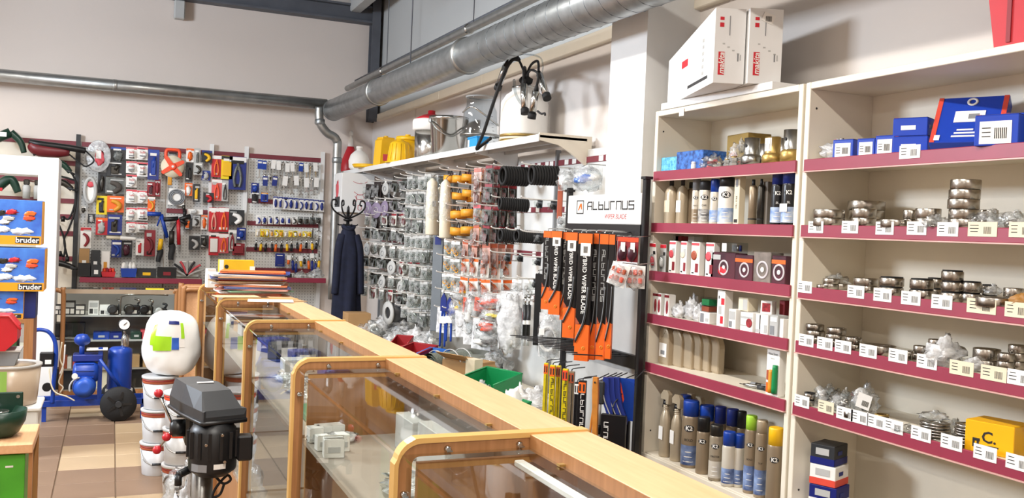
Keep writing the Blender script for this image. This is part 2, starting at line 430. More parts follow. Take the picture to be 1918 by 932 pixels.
# ------------------------------------------------------------------ ducts and pipes
def spiral_duct():
    t = T('ventilation_duct', 'large galvanised spiral duct running along the right wall below the ceiling', 'duct', (0, 0, 0))
    A, B = Vector((2.05, -1.5, 2.50)), Vector((2.05, 9.45, 2.668))
    L = (B-A).length; mx = TR(*A) @ (B-A).to_track_quat('Z', 'Y').to_matrix().to_4x4()
    mb = MB(); r = .107
    mb.lathe([(r, 0), (r, L)], 40, 0, mx)
    mb.build('tube', galv, t)
    # spiral seam, a thin raised ridge
    pts = []; n = 0
    turns = 46; s0, s1 = 0.5, 6.6
    for k in range(turns*16+1):
        u = k/(turns*16); a = u*turns*2*PI
        pts.append(mx @ Vector(((r+.0005)*math.cos(a), (r+.0005)*math.sin(a), s0+(s1-s0)*u)))
    MB().tube(pts, .0022, 0, 5, 1).build('spiral_seam', M('duct_seam', '#70767a', .45, .8), t)
    for s in (7.05, 9.2): 
        c = MB(); c.lathe([(r, s-.02), (r+.012, s-.012), (r+.004, s), (r+.012, s+.012), (r, s+.02)], 40, 0, mx); c.build('coupling', galv2, t)
    c = MB(); c.lathe([(r+.004, L-.03), (r+.004, L+.005), (.02, L+.01)], 32, 0, mx); c.build('end_cap', galv, t)
    for s in (5.7, 8.3):
        c = MB(); p = mx @ Vector((0, 0, s)); c.cyl(p+Vector((0, 0, r)), (p.x, p.y, CZ), .005, n=6); c.build('hanger_rod', dark_steel, t)
    for p, q in (((5.0, .6), 0), ((6.3, .3), 0), ((4.4, -.2), 0), ((7.8, .4), 0)):
        a = math.radians(200)+p[1]; c = MB(); w = mx @ Vector((r*math.cos(a), r*math.sin(a), p[0]+1.5)); c.blob(w, (.012, .012, .012), amp=0, nu=6, nv=4, flat=False); c.build('screw', chrome, t)
    return t
spiral_duct()
# thinner pipe above the duct
t = T('heating_pipe', 'slim metal pipe strapped above the big duct on the right', 'pipe')
MB().tube([(2.22, -1, 2.80), (2.22, 9.6, 2.925)], .03, 0, 14, 1).build('tube', galv2, t)
MB().tube([(2.31, -1, 2.88), (2.31, 9.6, 3.01)], .018, 0, 10, 1).build('cable', dark_steel, t)
for yy in (4.2, 6.0, 8.2):
    zz = 2.815+yy*.0118
    MB().lathe([(.031, -.012), (.037, -.008), (.037, .008), (.031, .012)], 18, 0, TR(2.22, yy, zz-.003) @ RX(PI/2)).build('clamp', chrome, t)
    MB().cyl((2.25, yy, zz), (2.25, yy, CZ), .004, n=6).build('hanger_rod', dark_steel, t)
# pipe on the back wall
pl, pr = ony(-120, 130, 9.55), ony(612, 196, 9.55)
t = T('wall_pipe', 'long horizontal galvanised pipe across the back wall above the tool boards', 'pipe')
MB().tube([pl, pr], .058, 0, 20, 1).build('tube', galv2, t)
mid = pl.lerp(pr, .42); d = (pr-pl).normalized(); mxp = TR(*mid) @ d.to_track_quat('Z', 'Y').to_matrix().to_4x4()
MB().lathe([(.058, -.02), (.0605, -.015), (.0605, .015), (.058, .02)], 20, 0, mxp).build('coupling', galv2, t)
for u in (.12, .42, .7):
    p = pl.lerp(pr, u); MB().box((p.x, p.y+.13, p.z), (.03, .2, .05)).build('wall_clamp', dark_steel, t)
t = T('drain_elbow', 'short galvanised pipe bending down from the duct end to the coat stand corner', 'pipe')
e0, e1, e2, e3, e4 = ony(598, 200, 9.5), ony(599, 228, 9.5), ony(612, 248, 9.5), ony(630, 262, 9.5), ony(631, 300, 9.5)
MB().tube([e0, e1, e2, e3, e4, ony(622, 560, 9.5)], .045, 0, 16, 6).build('tube', galv2, t)
for p in (e1, e4): MB().lathe([(.046, -.03), (.052, -.02), (.052, .02), (.046, .03)], 16, 0, TR(*p)).build('collar', galv, t)

# ================================================================== shelf racks on the right
RXF, RXB = 2.25, 2.55
SH = [1.793, 1.5615, 1.3445, 1.151, .930, .525]
RACKS = []
def rack(name, label, ya, yb, tags):
    """shelf rack from ya (far side) to yb (near side); shelves at SH"""
    t = T(name, label, 'shelf rack', (0, 0, 0))
    D = RXB-RXF; yc = (ya+yb)/2; L = ya-yb
    for y in (ya-.0125, yb+.0125):
        p = MB(); p.box(((RXF+RXB)/2, y, 1.035), (D, .024, 2.07), ch=.002); p.build('side_panel', white, t)
        for k in range(2):
            h = MB(); h.cyl((RXF+.03, y-.0125, .62+k*1.36), (RXF+.03, y-.0135, .62+k*1.36), .004, n=8); h.build('screw_hole', bark, t)
    p = MB(); p.box((RXB-.006, yc, 1.035), (.008, L-.05, 2.06)); p.build('back_panel', white, t)
    p = MB(); p.box(((RXF+RXB)/2, yc, 2.058), (D, L-.05, .024), ch=.002); p.build('top_board', white, t)
    p = MB(); p.box(((RXF+RXB)/2+.01, yc, .07), (D-.04, L-.05, .14)); p.build('plinth', white, t)
    for i, z in enumerate(SH + [.16]):
        s = MB(); s.box(((RXF+RXB)/2+.002, yc, z-.011), (D-.012, L-.052, .022), ch=.0015); so = s.build('shelf', white, t)
        lip = MB(); lip.box((RXF-.004, yc, z-.017), (.008, L-.03, .042 if i < 5 else .03), ch=.002)
        lo = lip.build('shelf_strip', lip_red if i < 5 else white, t)
        ln = MB(); ln.box((RXF-.006, yc, z-.0395), (.012, L-.03, .004)); ln.build('strip_edge', M('strip_edge_pale', '#d9a9a0', .4), t)
        for (px, py, kind, *wd) in tags.get(i, []):
            P = onx(px, py, RXF-.009)
            wdt = wd[0]*1.35 if wd else .074
            q = MB(); q.box((0, 0, 0), (wdt, .0012, .041), 0)
            rr = random.Random(px)
            for k in range(3): q.box((-wdt*.28, -.0007, .011-k*.009), (wdt*(.22+.1*rr.random()), .0004, .0022), 1)
            for k in range(7): q.box((wdt*.06+k*.0036, -.0007, -.003), (.0017, .0004, .02), 1)
            q.build('price_tag', [paper if kind == 0 else cream, bark], lo, (P.x, P.y, P.z), (0, 0, -PI/2))
    RACKS.append(t); return t
tags1 = {}
tags2 = {0: [(1704, 284, 0, .06)], 1: [(1528, 425, 0), (1592, 425, 0), (1657, 427, 0), (1717, 427, 0), (1775, 429, 0), (1840, 429, 1, .07), (1913, 430, 1)],
         2: [(1507, 537, 0), (1603, 546, 0), (1653, 552, 0), (1706, 558, 0), (1764, 565, 0), (1838, 573, 1, .07), (1905, 580, 1)],
         3: [(1510, 637, 0), (1545, 643, 0), (1579, 649, 0), (1626, 657, 0), (1682, 666, 0), (1736, 677, 0), (1801, 689, 1, .06), (1861, 699, 1, .06), (1910, 707, 0)],
         4: [(1502, 751, 0), (1547, 762, 1), (1582, 774, 0), (1610, 781, 0), (1641, 789, 0), (1674, 798, 0), (1725, 812, 0), (1782, 828, 0), (1845, 848, 0), (1907, 866, 0)]}
rack('shelf_rack', 'white shelf rack of car care bottles, next to the white pillar', 3.60, 2.622, tags1)
rack('shelf_rack', 'white shelf rack holding steel bearings and blue boxes, at the right', 2.61, 1.55, tags2)

# ================================================================== display counters
CXL, CXR, CTZ = .500, .903, 1.10
FY = [.60, 1.675, 2.73, 3.80, 4.87, 5.94]
tint_board = M('grey_brown_board', '#8d7d6f', .5, var=.05); grey_shelf = M('grey_shelf_board', '#a49a8e', .4, var=.05)
def end_frame(par, y, solid):
    """rounded portal frame of a counter: a post, a corner and a top rail, with a yellow edge band"""
    r = .045; w = .031; th = .024
    out = [(CXL, 0)]+[(CXL+r-r*math.cos(a), CTZ-r+r*math.sin(a)) for a in [k*PI/16 for k in range(9)]]+[(CXR, CTZ)]
    ri = max(.004, r-w)
    inn = [(CXL+w, 0)]+[(CXL+w+ri-ri*math.cos(a), CTZ-w-ri+ri*math.sin(a)) for a in [k*PI/16 for k in range(9)]]+[(CXR, CTZ-w)]
    mb = MB(); n = len(out)
    vs = [(x, y-th/2, z) for x, z in out]+[(x, y-th/2, z) for x, z in inn]+[(x, y+th/2, z) for x, z in out]+[(x, y+th/2, z) for x, z in inn]
    fs = []
    for i in range(n-1):
        fs += [(i, n+i, n+i+1, i+1), (2*n+i, 2*n+i+1, 3*n+i+1, 3*n+i), (n+i, 3*n+i, 3*n+i+1, n+i+1), (i, i+1, 2*n+i+1, 2*n+i)]
    fs += [(n-1, 2*n-1, 4*n-1, 3*n-1)]
    mb.add(vs, fs); mb.build('end_frame', wood_d, par)
    # edge band: a proud rounded strip following the outline
    eb = MB(); o2 = [(x+(-.004 if i < 2 else 0), z+(.004 if i > 7 else .002)) for i, (x, z) in enumerate(out)]
    for k in range(n-1):
        (x0, z0), (x1, z1) = o2[k], o2[k+1]; p, q = out[k], out[k+1]
        eb.add([(x0, y-th/2-.003, z0), (x1, y-th/2-.003, z1), (x1, y+th/2+.003, z1), (x0, y+th/2+.003, z0),
                (p[0]+.004, y-th/2-.003, p[1]-.006), (q[0]+.004, y-th/2-.003, q[1]-.006)], [(0, 3, 2, 1), (0, 1, 5, 4)])
    eb.build('edge_band', wood_e, par)
    pm = MB()
    if solid: pm.box(((CXL+CXR)/2+.02, y+.002, .53), (CXR-CXL-.05, .012, 1.05)); pm.build('end_panel', wood_d, par)
    # chrome glass clips
    for (x, z) in ((CXL+.10, CTZ-.019), (CXL+.25, CTZ-.019), (CXL+.016, CTZ-.10)):
        c = MB(); c.lathe([(.0065, 0), (.0065, .006), (.004, .009)], 10, 0, TR(x, y-th/2, z) @ RX(PI/2)); c.box((x, y-th/2-.008, z-.002), (.012, .014, .003)); c.build('glass_clip', chrome, par)
def counter(i, label):
    ya, yb = FY[i+1], FY[i]
    L = ya-yb; yc = (ya+yb)/2
    t = T('display_counter', label, 'display counter', (0, 0, 0), None, 'glass display counters in a row')
    end_frame(t, ya-.013, i in (0, 1, 4)); 
    if i == 0: end_frame(t, yb+.013, True)
    top = MB(); top.box((.838, yc-.013, CTZ-.011), (.13, L-.026, .022), ch=.002); top.build('ledge', wood, t)
    MB().box((.7745, yc-.013, CTZ-.016), (.004, L-.026, .03)).build('ledge_edge', wood_d, t)
    MB().box((.64, yc-.013, CTZ-.028), (.262, L-.03, .005)).build('top_glass', glass, t)
    MB().box((CXL+.022, yc-.013, .72), (.005, L-.03, .66)).build('front_glass', glass, t)
    MB().box((CXR-.012, yc-.013, .54), (.016, L-.03, 1.06)).build('back_panel', tint_board, t)
    MB().box(((CXL+CXR)/2+.01, yc-.013, .2), (CXR-CXL-.03, L-.03, .4)).build('base_cabinet', wood_d, t)
    MB().box((.71, yc-.013, .865), (.36, L-.04, .012)).build('shelf', grey_shelf, t)
    MB().box(((CXL+CXR)/2+.01, yc-.013, .405), (CXR-CXL-.03, L-.03, .01)).build('bottom_board', grey_shelf, t)
    for k in range(3):
        yy = yb+L*(k+.5)/3; MB().box((.775, yy, CTZ-.0225), (.03, .012, .004)).build('glass_support', gold, t)
    return t
CL = ['nearest glass display counter, holding a gold spool and clear sleeves', 'glass display counter holding white cartons, second from the camera',
      'glass display counter, third from the camera, beside the black drill press', 'glass display counter in front of the big white sacks, fourth from the camera',
      'farthest glass display counter of the row, with the stack of files on top']
for i in range(5): counter(i, CL[i])
# ================================================================== goods on the racks
R90 = -PI/2          # goods on the right wall face -X
def wrap(vs, r, a0=0.0):
    return [((r-y)*math.sin(x/r+a0), -(r-y)*math.cos(x/r+a0), z) for x, y, z in vs]
def wrapped_text(parent, s, size, r, z, mat, a0=0.0, name='lettering', **kw):
    vs, fs = text(s, size, **kw); vs = [(x, 0, y2+z) for x, _, y2 in vs]
    return MB().add(wrap(vs, r, a0), fs).build(name, mat, parent)
def badge(parent, r, z, w, h, mat, a0=0.0, name='logo_badge'):
    vs = [(0, 0, z)]+[(w/2*math.cos(k*PI/8), 0, z+h/2*math.sin(k*PI/8)) for k in range(16)]
    return MB().add(wrap(vs, r, a0), [(0, 1+k, 1+(k+1) % 16) for k in range(16)]).build(name, mat, parent)
def aerosol(label, loc, r, h, body, capm, caph, a0=0.8, logo='K2', low=None, line=None, group=None, linec=None, tint=None, rot=R90, cat='spray can'):
    t = T('aerosol_can', label, cat, loc, rot, group)
    hb = h-caph
    MB().lathe([(r*.97, 0), (r, .004), (r, hb-.02), (r*.96, hb-.012), (r*.8, hb)], 22).build('can', body, t)
    MB().lathe([(r*.93, hb-.016), (r*.93, h-.006), (r*.86, h)], 22).build('cap', capm, t)
    if low:
        MB().lathe([(r+.0006, .012), (r+.0006, hb*.42)], 22, caps=False).build('label_band', low, t)
    if logo:
        badge(t, r+.001, hb*.74, r*1.25, r*.8, bark, a0); wrapped_text(t, logo, r*.72, r+.0018, hb*.74, paper, a0, bold=.03)
    if line: wrapped_text(t, line, r*.42, r+.0012, hb*.52, linec or bark, a0, spacing=.9)
    if low:
        for k in range(3): badge(t, r+.0014, hb*(.12+.09*k), r*(1.3-.25*k), r*.12, paper, a0, 'label_stripe')
    return t
def bottle(label, loc, w, d, h, body, capm, rot=R90, neck=.3, sticker=None, group=None, cat='bottle'):
    """round-shouldered plastic bottle"""
    t = T('plastic_bottle', label, cat, loc, rot, group)
    hb = h*.88; mx = Matrix.Diagonal((w/2, d/2, 1, 1))
    MB().lathe([(.95, 0), (1, .006), (1, hb*.72), (.93, hb*.82), (.7, hb*.92), (neck, hb*.96), (neck, hb)], 24, 0, mx).build('body', body, t)
    MB().lathe([(neck*1.15, hb-.004), (neck*1.15, h-.003), (neck, h)], 18, 0, mx).build('cap', capm, t)
    if sticker: 
        vs = [(w*.33*i, 0, hb*(.3+.3*j)) for j in (0, 1) for i in (-1, -.5, 0, .5, 1)]
        MB().add([(x, -d/2*math.sqrt(max(0, 1-(x/(w/2))**2))-.0015, z) for x, _, z in vs], [(k, k+1, k+6, k+5) for k in range(4)]).build('sticker', sticker, t)
    return t
def jug(label, loc, w, d, h, mat, group=None, sticker=False, rot=R90):
    """one litre oil bottle: slim with rounded shoulders and a ribbed neck side"""
    t = T('oil_bottle', label, 'bottle', loc, rot, group)
    prof = [(-w/2, 0), (w/2, 0), (w/2, h*.62)]+[(w/2-(w*.62)*(1-math.cos(a)), h*.62+h*.33*math.sin(a)) for a in [k*PI/12 for k in range(1, 7)]]+[(-w*.3, h*.95), (-w*.42, h*.9), (-w/2, h*.78)]
    n = len(prof); vs = []; fs = []
    for s, y in ((.9, -d/2), (1, -d*.38), (1, d*.38), (.9, d/2)):
        vs += [(x*s, y, h*.45+(z-h*.45)*s if s < 1 else z) for x, z in prof]
    for k in range(n): vs[k] = (vs[k][0], vs[k][1], max(0, vs[k][2])); 
    for j in range(3): fs += [(j*n+k, (j+1)*n+k, (j+1)*n+(k+1) % n, j*n+(k+1) % n) for k in range(n)]
    fs += [tuple(range(n)), tuple(range(4*n-1, 3*n-1, -1))]
    zmin = min(v[2] for v in vs); MB().add(vs, fs).build('body', mat, t)
    MB().lathe([(w*.2, h*.93), (w*.2, h*1.0), (w*.16, h*1.01)], 14, 0, TR(-w*.12, 0, 0)).build('cap', black, t)
    if sticker:
        MB().box((0, -d/2-.001, h*.36), (w*.74, .0015, h*.34)).build('label', paper, t)
        MB().box((0, -d/2-.0022, h*.3), (w*.4, .0008, h*.1)).build('barcode', grey, t)
        for k in range(5): MB().box((-w*.33+w*.13*k, -d/2-.001, h*(.62+.055*k)), (w*.08, .003, h*.03)).build('grip_rib', champ, t)
    return t
_bear = {}
def bearing(label, loc, R, h, kind='open', group=None, tilt=None):
    """ball bearing: outer ring, inner ring and the cage or seal between"""
    t = T('ball_bearing', label, 'bearing', loc, tilt if tilt else (0, 0, random.random()*6), group)
    key = (round(R, 3), round(h, 3), kind)
    if key not in _bear:
        a, b2, c = R*.86, R*.62, R*.48
        o = MB().lathe([(a, .001), (R-.001, 0), (R, .0015), (R, h-.0015), (R-.001, h), (a, h-.001), (a, .001)], 30, caps=False).mesh('outer_ring', bearing_m)
        i = MB().lathe([(c, .001), (b2, 0), (b2, h), (c, h-.001), (c, .001)], 24, caps=False).mesh('inner_ring', bearing_m)
        q_ = -.004 if kind == 'seal' else .003
        s = MB().lathe([(b2, .003), (a, .003), (a*(1.06 if kind == 'seal' else 1), h-q_), (b2, h-q_), (b2, .003)], 24, caps=False).mesh('seal', black if kind == 'seal' else dsteel)
        _bear[key] = (o, i, s)
    for n, me in zip(('outer_ring', 'inner_ring', 'seal'), _bear[key]): ob(n, me, t)
    return t
def carton(name, label, cat, loc, w, d, h, mat, rot=R90, group=None, panels=(), flap=False):
    """closed folding box with tuck-flap seam; panels = (u0,v0,u1,v1,mat,name) on the front in fractions of its width and height"""
    t = T(name, label, cat, loc, rot, group)
    MB().box((0, 0, h/2), (w, d, h), ch=min(.0018, w*.05, h*.05)).build('box_body', mat, t)
    MB().box((0, -d*.5+d*.16, h+.0004), (w*.96, d*.3, .0008)).build('tuck_flap', mat, t)
    for (u0, v0, u1, v1, m, nm) in panels:
        MB().box(((u0+u1)/2*w-w/2, -d/2-.0006, (v0+v1)/2*h), ((u1-u0)*w, .0012, (v1-v0)*h)).build(nm, m, t)
    return t
def barcode(t, x, z, y, w, h):
    b = MB(); n = 7
    for k in range(n): b.box((x-w/2+w*(k+.5)/n, y, z), (w/n*.5, .0004, h))
    b.build('barcode', bark, t)
def bag(name, label, cat, loc, w, d, h, mat=None, seed=0, rot=0.0, inner=None, group=None, amp=.28, peak=True):
    """crumpled clear bag, gathered at the top, with its contents"""
    t = T(name, label, cat, loc, rot, group)
    mb = MB(); mb.blob((0, 0, h*.42), (w, d, h*.84), amp=amp, freq=3.5, seed=seed, nu=22, nv=14)
    if peak:
        mb.blob((w*.1, 0, h*.8), (w*.28, d*.22, h*.4), amp=.5, freq=4, seed=seed+9, nu=12, nv=8, flat=False)
    zl = min(v[2] for v in mb.v); mb.v = [(x, y, z-zl) for x, y, z in mb.v]
    mb.build('film', mat or film, t)
    rr = random.Random(seed)
    for k, im in enumerate(inner or []):
        b = MB(); x = (rr.random()-.5)*w*.45; y = (rr.random()-.5)*d*.4; rad = min(w, d)*.16*(.8+.5*rr.random())
        b.lathe([(rad*.55, 0), (rad, 0), (rad, rad*.7), (rad*.55, rad*.7), (rad*.55, 0)], 14, 0, TR(x, y, h*.08+h*.11*k) @ RX((rr.random()-.5)*1.5), caps=False)
        b.build('content', im, t)
    return t
def rk(px, i, dx, dz=0.0):
    """spot on shelf i of the racks, seen in pixel column px, dx behind the shelf edge"""
    z = SH[i]+dz+.0005; X = RXF+dx; return Vector((X, YX(px, X, z), z))
def wid(px0, px1, i, dx): return abs(YX(px0, RXF+dx, SH[i])-YX(px1, RXF+dx, SH[i]))
def dia(px0, px1, i, dx): p = rk((px0+px1)/2, i, dx); return abs(px1-px0)*MPP(p)

# ---- rack one, shelf 0 (top): boxes, bags and pipe couplings
patt = M('cyan_pattern_card', '#7fd0ee', .5, hex2='#1c86c4', scale=70)
patt2 = M('blue_pattern_card', '#3f7fd8', .5, hex2='#14306e', scale=60)
carton('carton', 'small cyan patterned box at the left end of the top shelf', 'box', rk(1258, 0, .062), wid(1237, 1281, 0, .02), .075, .066, patt)
carton('carton', 'dark blue patterned box right of the cyan box, top shelf', 'box', rk(1312, 0, .075), wid(1285, 1336, 0, .04), .12, .082, patt2)
bottle('tiny white pot in front of the blue patterned box', rk(1299, 0, .012), .022, .022, .034, paper, paper, neck=.8, cat='pot')
bag('parts_bag', 'clear bag of red and white rings, top shelf beside the white pot', 'bag', rk(1333, 0, .045), .1, .075, .07, film, 3, 0, [pink, paper, dred, pink, paper])
for k, (px, r, hh) in enumerate(((1347, .010, .022), (1361, .014, .03), (1374, .018, .036))):
    t = T('pipe_nut', ('small', 'medium', 'larger')[k]+' steel hose nut beside the bag of rings on the top shelf', 'fitting', rk(px, 0, .018), R90, 'hose nuts')
    MB().lathe([(r, 0), (r, hh*.45), (r*.8, hh*.5), (r*.8, hh*.6), (r*.95, hh*.65), (r*.95, hh)], 6, smooth=False).build('hex', steel, t)
    MB().lathe([(r*.6, hh), (r*.6, hh*1.15), (r*.35, hh*1.15), (r*.35, hh)], 14, caps=False).build('thread', gold, t)
carton('carton', 'olive brown cardboard box at the back of the top shelf', 'box', rk(1400, 0, .215), .17, .11, .155, M('olive_card', '#8f7431', .6), rot=R90-.12)
bag('parts_bag', 'crumpled bag of copper coloured parts leaning on the silver coupling', 'bag', rk(1383, 0, .10), .085, .08, .13, film, 11, 0, [copper, copper, paper, copper])
def coupling(label, px, dx, r, h, mb_, mt, sticker=False, hole=True):
    t = T('pipe_coupling', label, 'fitting', rk(px, 0, dx), R90)
    MB().lathe([(r*.7, 0), (r, 0), (r, h*.33), (r*.82, h*.4), (r*.72, h*.42)], 26, caps=False).build('base', mb_, t)
    MB().lathe([(r*.74, h*.38), (r*.74, h), (r*.6, h), (r*.6, h*.5)], 26, caps=False).build('sleeve', mt, t)
    if hole: MB().lathe([(.006, 0), (.006, .002)], 12, 0, TR(.002, -r*.74, h*.72) @ RX(PI/2)).build('hole', bark, t)
    if sticker:
        vs = [(x, 0, z) for z in (h*.48, h*.96) for x in (-.022, -.011, 0, .011, .022)]
        MB().add(wrap(vs, r*.75), [(k, k+1, k+6, k+5) for k in range(4)]).build('sticker', paper, t); 
        vs = [(x, 0, z) for z in (h*.55, h*.75) for x in (-.006, .014)]; MB().add(wrap(vs, r*.755), [(0, 1, 3, 2)]).build('barcode', grey, t)
    return t
coupling('silver pipe coupling with a small hole, top shelf', 1407, .055, .041, .112, steel, steel)
coupling('dull steel coupling behind, between the silver and the labelled brass ones', 1433, .16, .036, .10, steel, steel, hole=False)
coupling('brass coupling with a white barcode sticker, top shelf', 1446, .05, .04, .105, gold, gold, True, False)
coupling('dark steel coupling at the back of the top shelf, right of the sticker', 1468, .17, .037, .115, dsteel, steel, hole=False)
coupling('brass coupling with steel sleeve and hole, right end of top shelf', 1481, .055, .04, .125, gold, steel)

# ---- rack one, shelf 1: car care cans
bottle('champagne bottle with sloping shoulders, leftmost on the second shelf', rk(1255, 1, .05), .068, .055, .20, champ, black, sticker=cream)
bottle('champagne bottle with a white price sticker, second on the second shelf', rk(1276, 1, .07), .055, .05, .20, champ, black, sticker=paper)
bottle('brown grey bottle squeezed behind the first spray can, second shelf', rk(1291, 1, .11), .05, .045, .19, taupe, black)
cream_can = M('cream_can', '#d8d0c0', .35, .2, var=.05); bw = M('blue_white_print', '#dfe6ee', .4, hex2='#5f86c0', scale=26)
aerosol('slim spray can with a grey cap, second shelf', rk(1302, 1, .05), .0185, .205, cream_can, grey, .05, line='POLO', low=taupe)
aerosol('wide cream spray can with car picture, second shelf', rk(1319, 1, .055), .028, .185, cream_can, dgrey, .03, line='CAR', low=M('car_print', '#c8c4bc', .4, hex2='#3a3a40', scale=40))
aerosol('spray can with a bright blue cap, second shelf', rk(1337, 1, .045), .0205, .19, cream_can, blue, .045, low=bw, line=None)
aerosol('wide white can with black cap and wheel picture, second shelf', rk(1359, 1, .05), .0335, .195, paper, black, .03, low=bw)
t = carton('carton', 'tall narrow cream box standing between the white can and brown tubes', 'box', rk(1383, 1, .045), .034, .03, .195, cream, panels=[(.2, .05, .8, .12, bark, 'print_mark'), (.3, .78, .7, .95, grey, 'picture')])
lettering('PRO TEC', .013, bark, t, TR(0, -.0158, .09) @ RY(PI/2))
for k, (px, m_, w_) in enumerate(((1408, taupe, .032), (1423, dsteel, .026))):
    t = T('sealant_tube', ('tan', 'dark')[k]+' upright tube on the second shelf right of the cream box', 'tube', rk(px, 1, .05), R90)
    MB().lathe([(w_/2, 0), (w_/2, .15), (w_*.3, .157)], 18).build('tube', m_, t); MB().lathe([(w_*.22, .155), (w_*.2, .18)], 12).build('nozzle', dgrey, t)
    MB().lathe([(w_/2+.0006, .022), (w_/2+.0006, .027)], 18, caps=False).build('band', bark, t)
carton('carton', 'dark grey box behind the dark tube on the second shelf', 'box', rk(1437, 1, .08), .035, .04, .17, M('grey_brown_card', '#7a7268', .6))
blk_can = M('black_can', '#1d1c1e', .3, .2)
for k, (px, dx) in enumerate(((1455, .055), (1476, .04))):
    aerosol(('left', 'right')[k]+' one of the two black silicone spray cans, second shelf', rk(px, 1, dx), .0275 if k else .026, .215, blk_can, dblue, .05, line='SIL', low=bw, group='black silicone cans', linec=paper)
    if k: MB().box((0, 0, 0), (.036, .001, .03)).build('price_sticker', paper, [x for x in COL.objects if x.name.startswith('aerosol_can') and x.parent is None][-1], (.004, -.0295, .066), (0, 0, .1))

# ---- rack one, shelf 2: bulb blisters and lamp boxes
def blister(name, label, loc, w, h, tilt, cardm, bubble, mark=ink_red, rot=R90, cat='blister pack', dome=.5):
    """hang card with a euro slot strip, a clear bubble and the part in it"""
    t = T(name, label, cat, loc, (tilt, 0, rot) if not isinstance(rot, tuple) else rot)
    t.rotation_mode = 'ZYX' if False else 'XYZ'
    MB().box((0, 0, h/2), (w, .003, h), ch=.001).build('card', cardm, t)
    MB().box((0, -.0022, h*.93), (w*.98, .0014, h*.12)).build('header', mark, t)
    MB().blob((0, -.008, h*.36), (w*.7, .03, h*.52), amp=.03, nu=12, nv=8, flat=False).build('bubble', clearp, t)
    MB().blob((0, -.008, h*.36), (w*.42, .02, h*.34), amp=.1, nu=10, nv=6, flat=False).build('bulb', bubble, t)
    MB().box((w*.2, -.002, h*.66), (w*.36, .0012, h*.12)).build('print_block', bark, t)
    return t
blister('bulb_blister', 'blister card leaning out at the left end of the bulb shelf', rk(1224, 2, -.004, .004), .05, .125, .1, paper, pink)
blister('bulb_blister', 'clear blister card behind the leaning one on the bulb shelf', rk(1241, 2, .02), .048, .125, 0, lgrey, paper)
for k, (px, dx, w0) in enumerate(((1263, .03, .052), (1284, .035, .046), (1306, .035, .06), (1333, .035, .058))):
    t = carton('bulb_box', 'white and red bulb box, '+ORD[k]+' from the left on the bulb shelf', 'box', rk(px, 2, dx), w0, .03, .142, paper, group='white red bulb boxes',
               panels=[(.05, .9, .95, .97, pink, 'top_stripe'), (.55, .1, .9, .36, dred, 'red_corner'), (.15, .06, .4, .1, bark, 'print_mark'), (.5, .55, .85, .78, lgrey if k != 2 else cream, 'window')])
    b = MB(); b.lathe([(w0*.34, 0), (w0*.34, .0015), (w0*.2, .002)], 18, 0, TR(-w0*.12, -.0155, .085) @ RX(PI/2)); b.build('bulb_picture', [pink, cream, copper, pink][k], t)
for k, (px, dz, m_) in enumerate(((1238, .135, paper), (1259, .13, lgrey), (1276, .135, dred), (1300, .13, lgrey))):
    carton('bulb_carton', ['white', 'grey', 'dark red', 'pale grey'][k]+' little carton behind the bulb boxes, just under the shelf above', 'box', rk(px, 2, .13), .045, .05, .165, m_)
purple = M('plum_print', '#5a2733', .35, hex2='#3a1a28', scale=14)
def lamp_box(label, px0, px1, dx, h, stripe, clear=False):
    w0 = wid(px0, px1, 2, dx); t = carton('headlamp_box', label, 'box', rk((px0+px1)/2, 2, dx+.03), w0, .06, h, purple if not clear else M('clear_box_inside', '#8a8078', .3, var=.2, scale=30), panels=[(0, .72, 1, .86, stripe, 'stripe')] if stripe else [])
    c = MB(); R = h*.3; c.lathe([(R, 0), (R, .002), (R*.75, .002), (R*.75, 0)], 26, 0, TR(w0*.05, -.0305, h*.42) @ RX(PI/2), caps=False); c.build('lamp_ring', M('silver_ring_print', '#cfc6c8', .4), t)
    MB().lathe([(R*.3, 0), (R*.3, .002), (R*.15, .002)], 16, 0, TR(w0*.05, -.0305, h*.42) @ RX(PI/2)).build('lamp_eye', paper, t)
    return t
t = lamp_box('plum lamp box with red glowing ring, middle of the bulb shelf', 1341, 1387, .02, .105, None); MB().blob((.0, -.031, .03), (.06, .004, .035), amp=.1, nu=12, nv=6, flat=False).build('red_glow_print', ink_red, t); MB().box((-.04, -.031, .085), (.05, .001, .02)).build('logo_block', lgrey, t)
lamp_box('plum lamp box with orange stripe, middle of the bulb shelf', 1387, 1420, .015, .10, orange)
t = lamp_box('clear lamp box with silver bulb, right part of the bulb shelf', 1421, 1454, .02, .115, None, True)
lamp_box('plum lamp box with orange stripe at the right end of bulb shelf', 1456, 1482, .01, .105, orange)
t = T('clear_case', 'clear plastic case with white label lying on the plum lamp box', 'case', rk(1376, 2, .055, .1065), R90)
MB().box((0, 0, .02), (.11, .05, .04), ch=.003).build('case_body', clearp, t); MB().box((-.035, -.0258, .02), (.03, .001, .034)).build('label', paper, t)
for k in range(4): MB().cyl((-.01+k*.016, 0, .006), (-.01+k*.016, 0, .03), .005, n=8).build('fuse', (grey, dsteel, steel, dblue)[k], t)

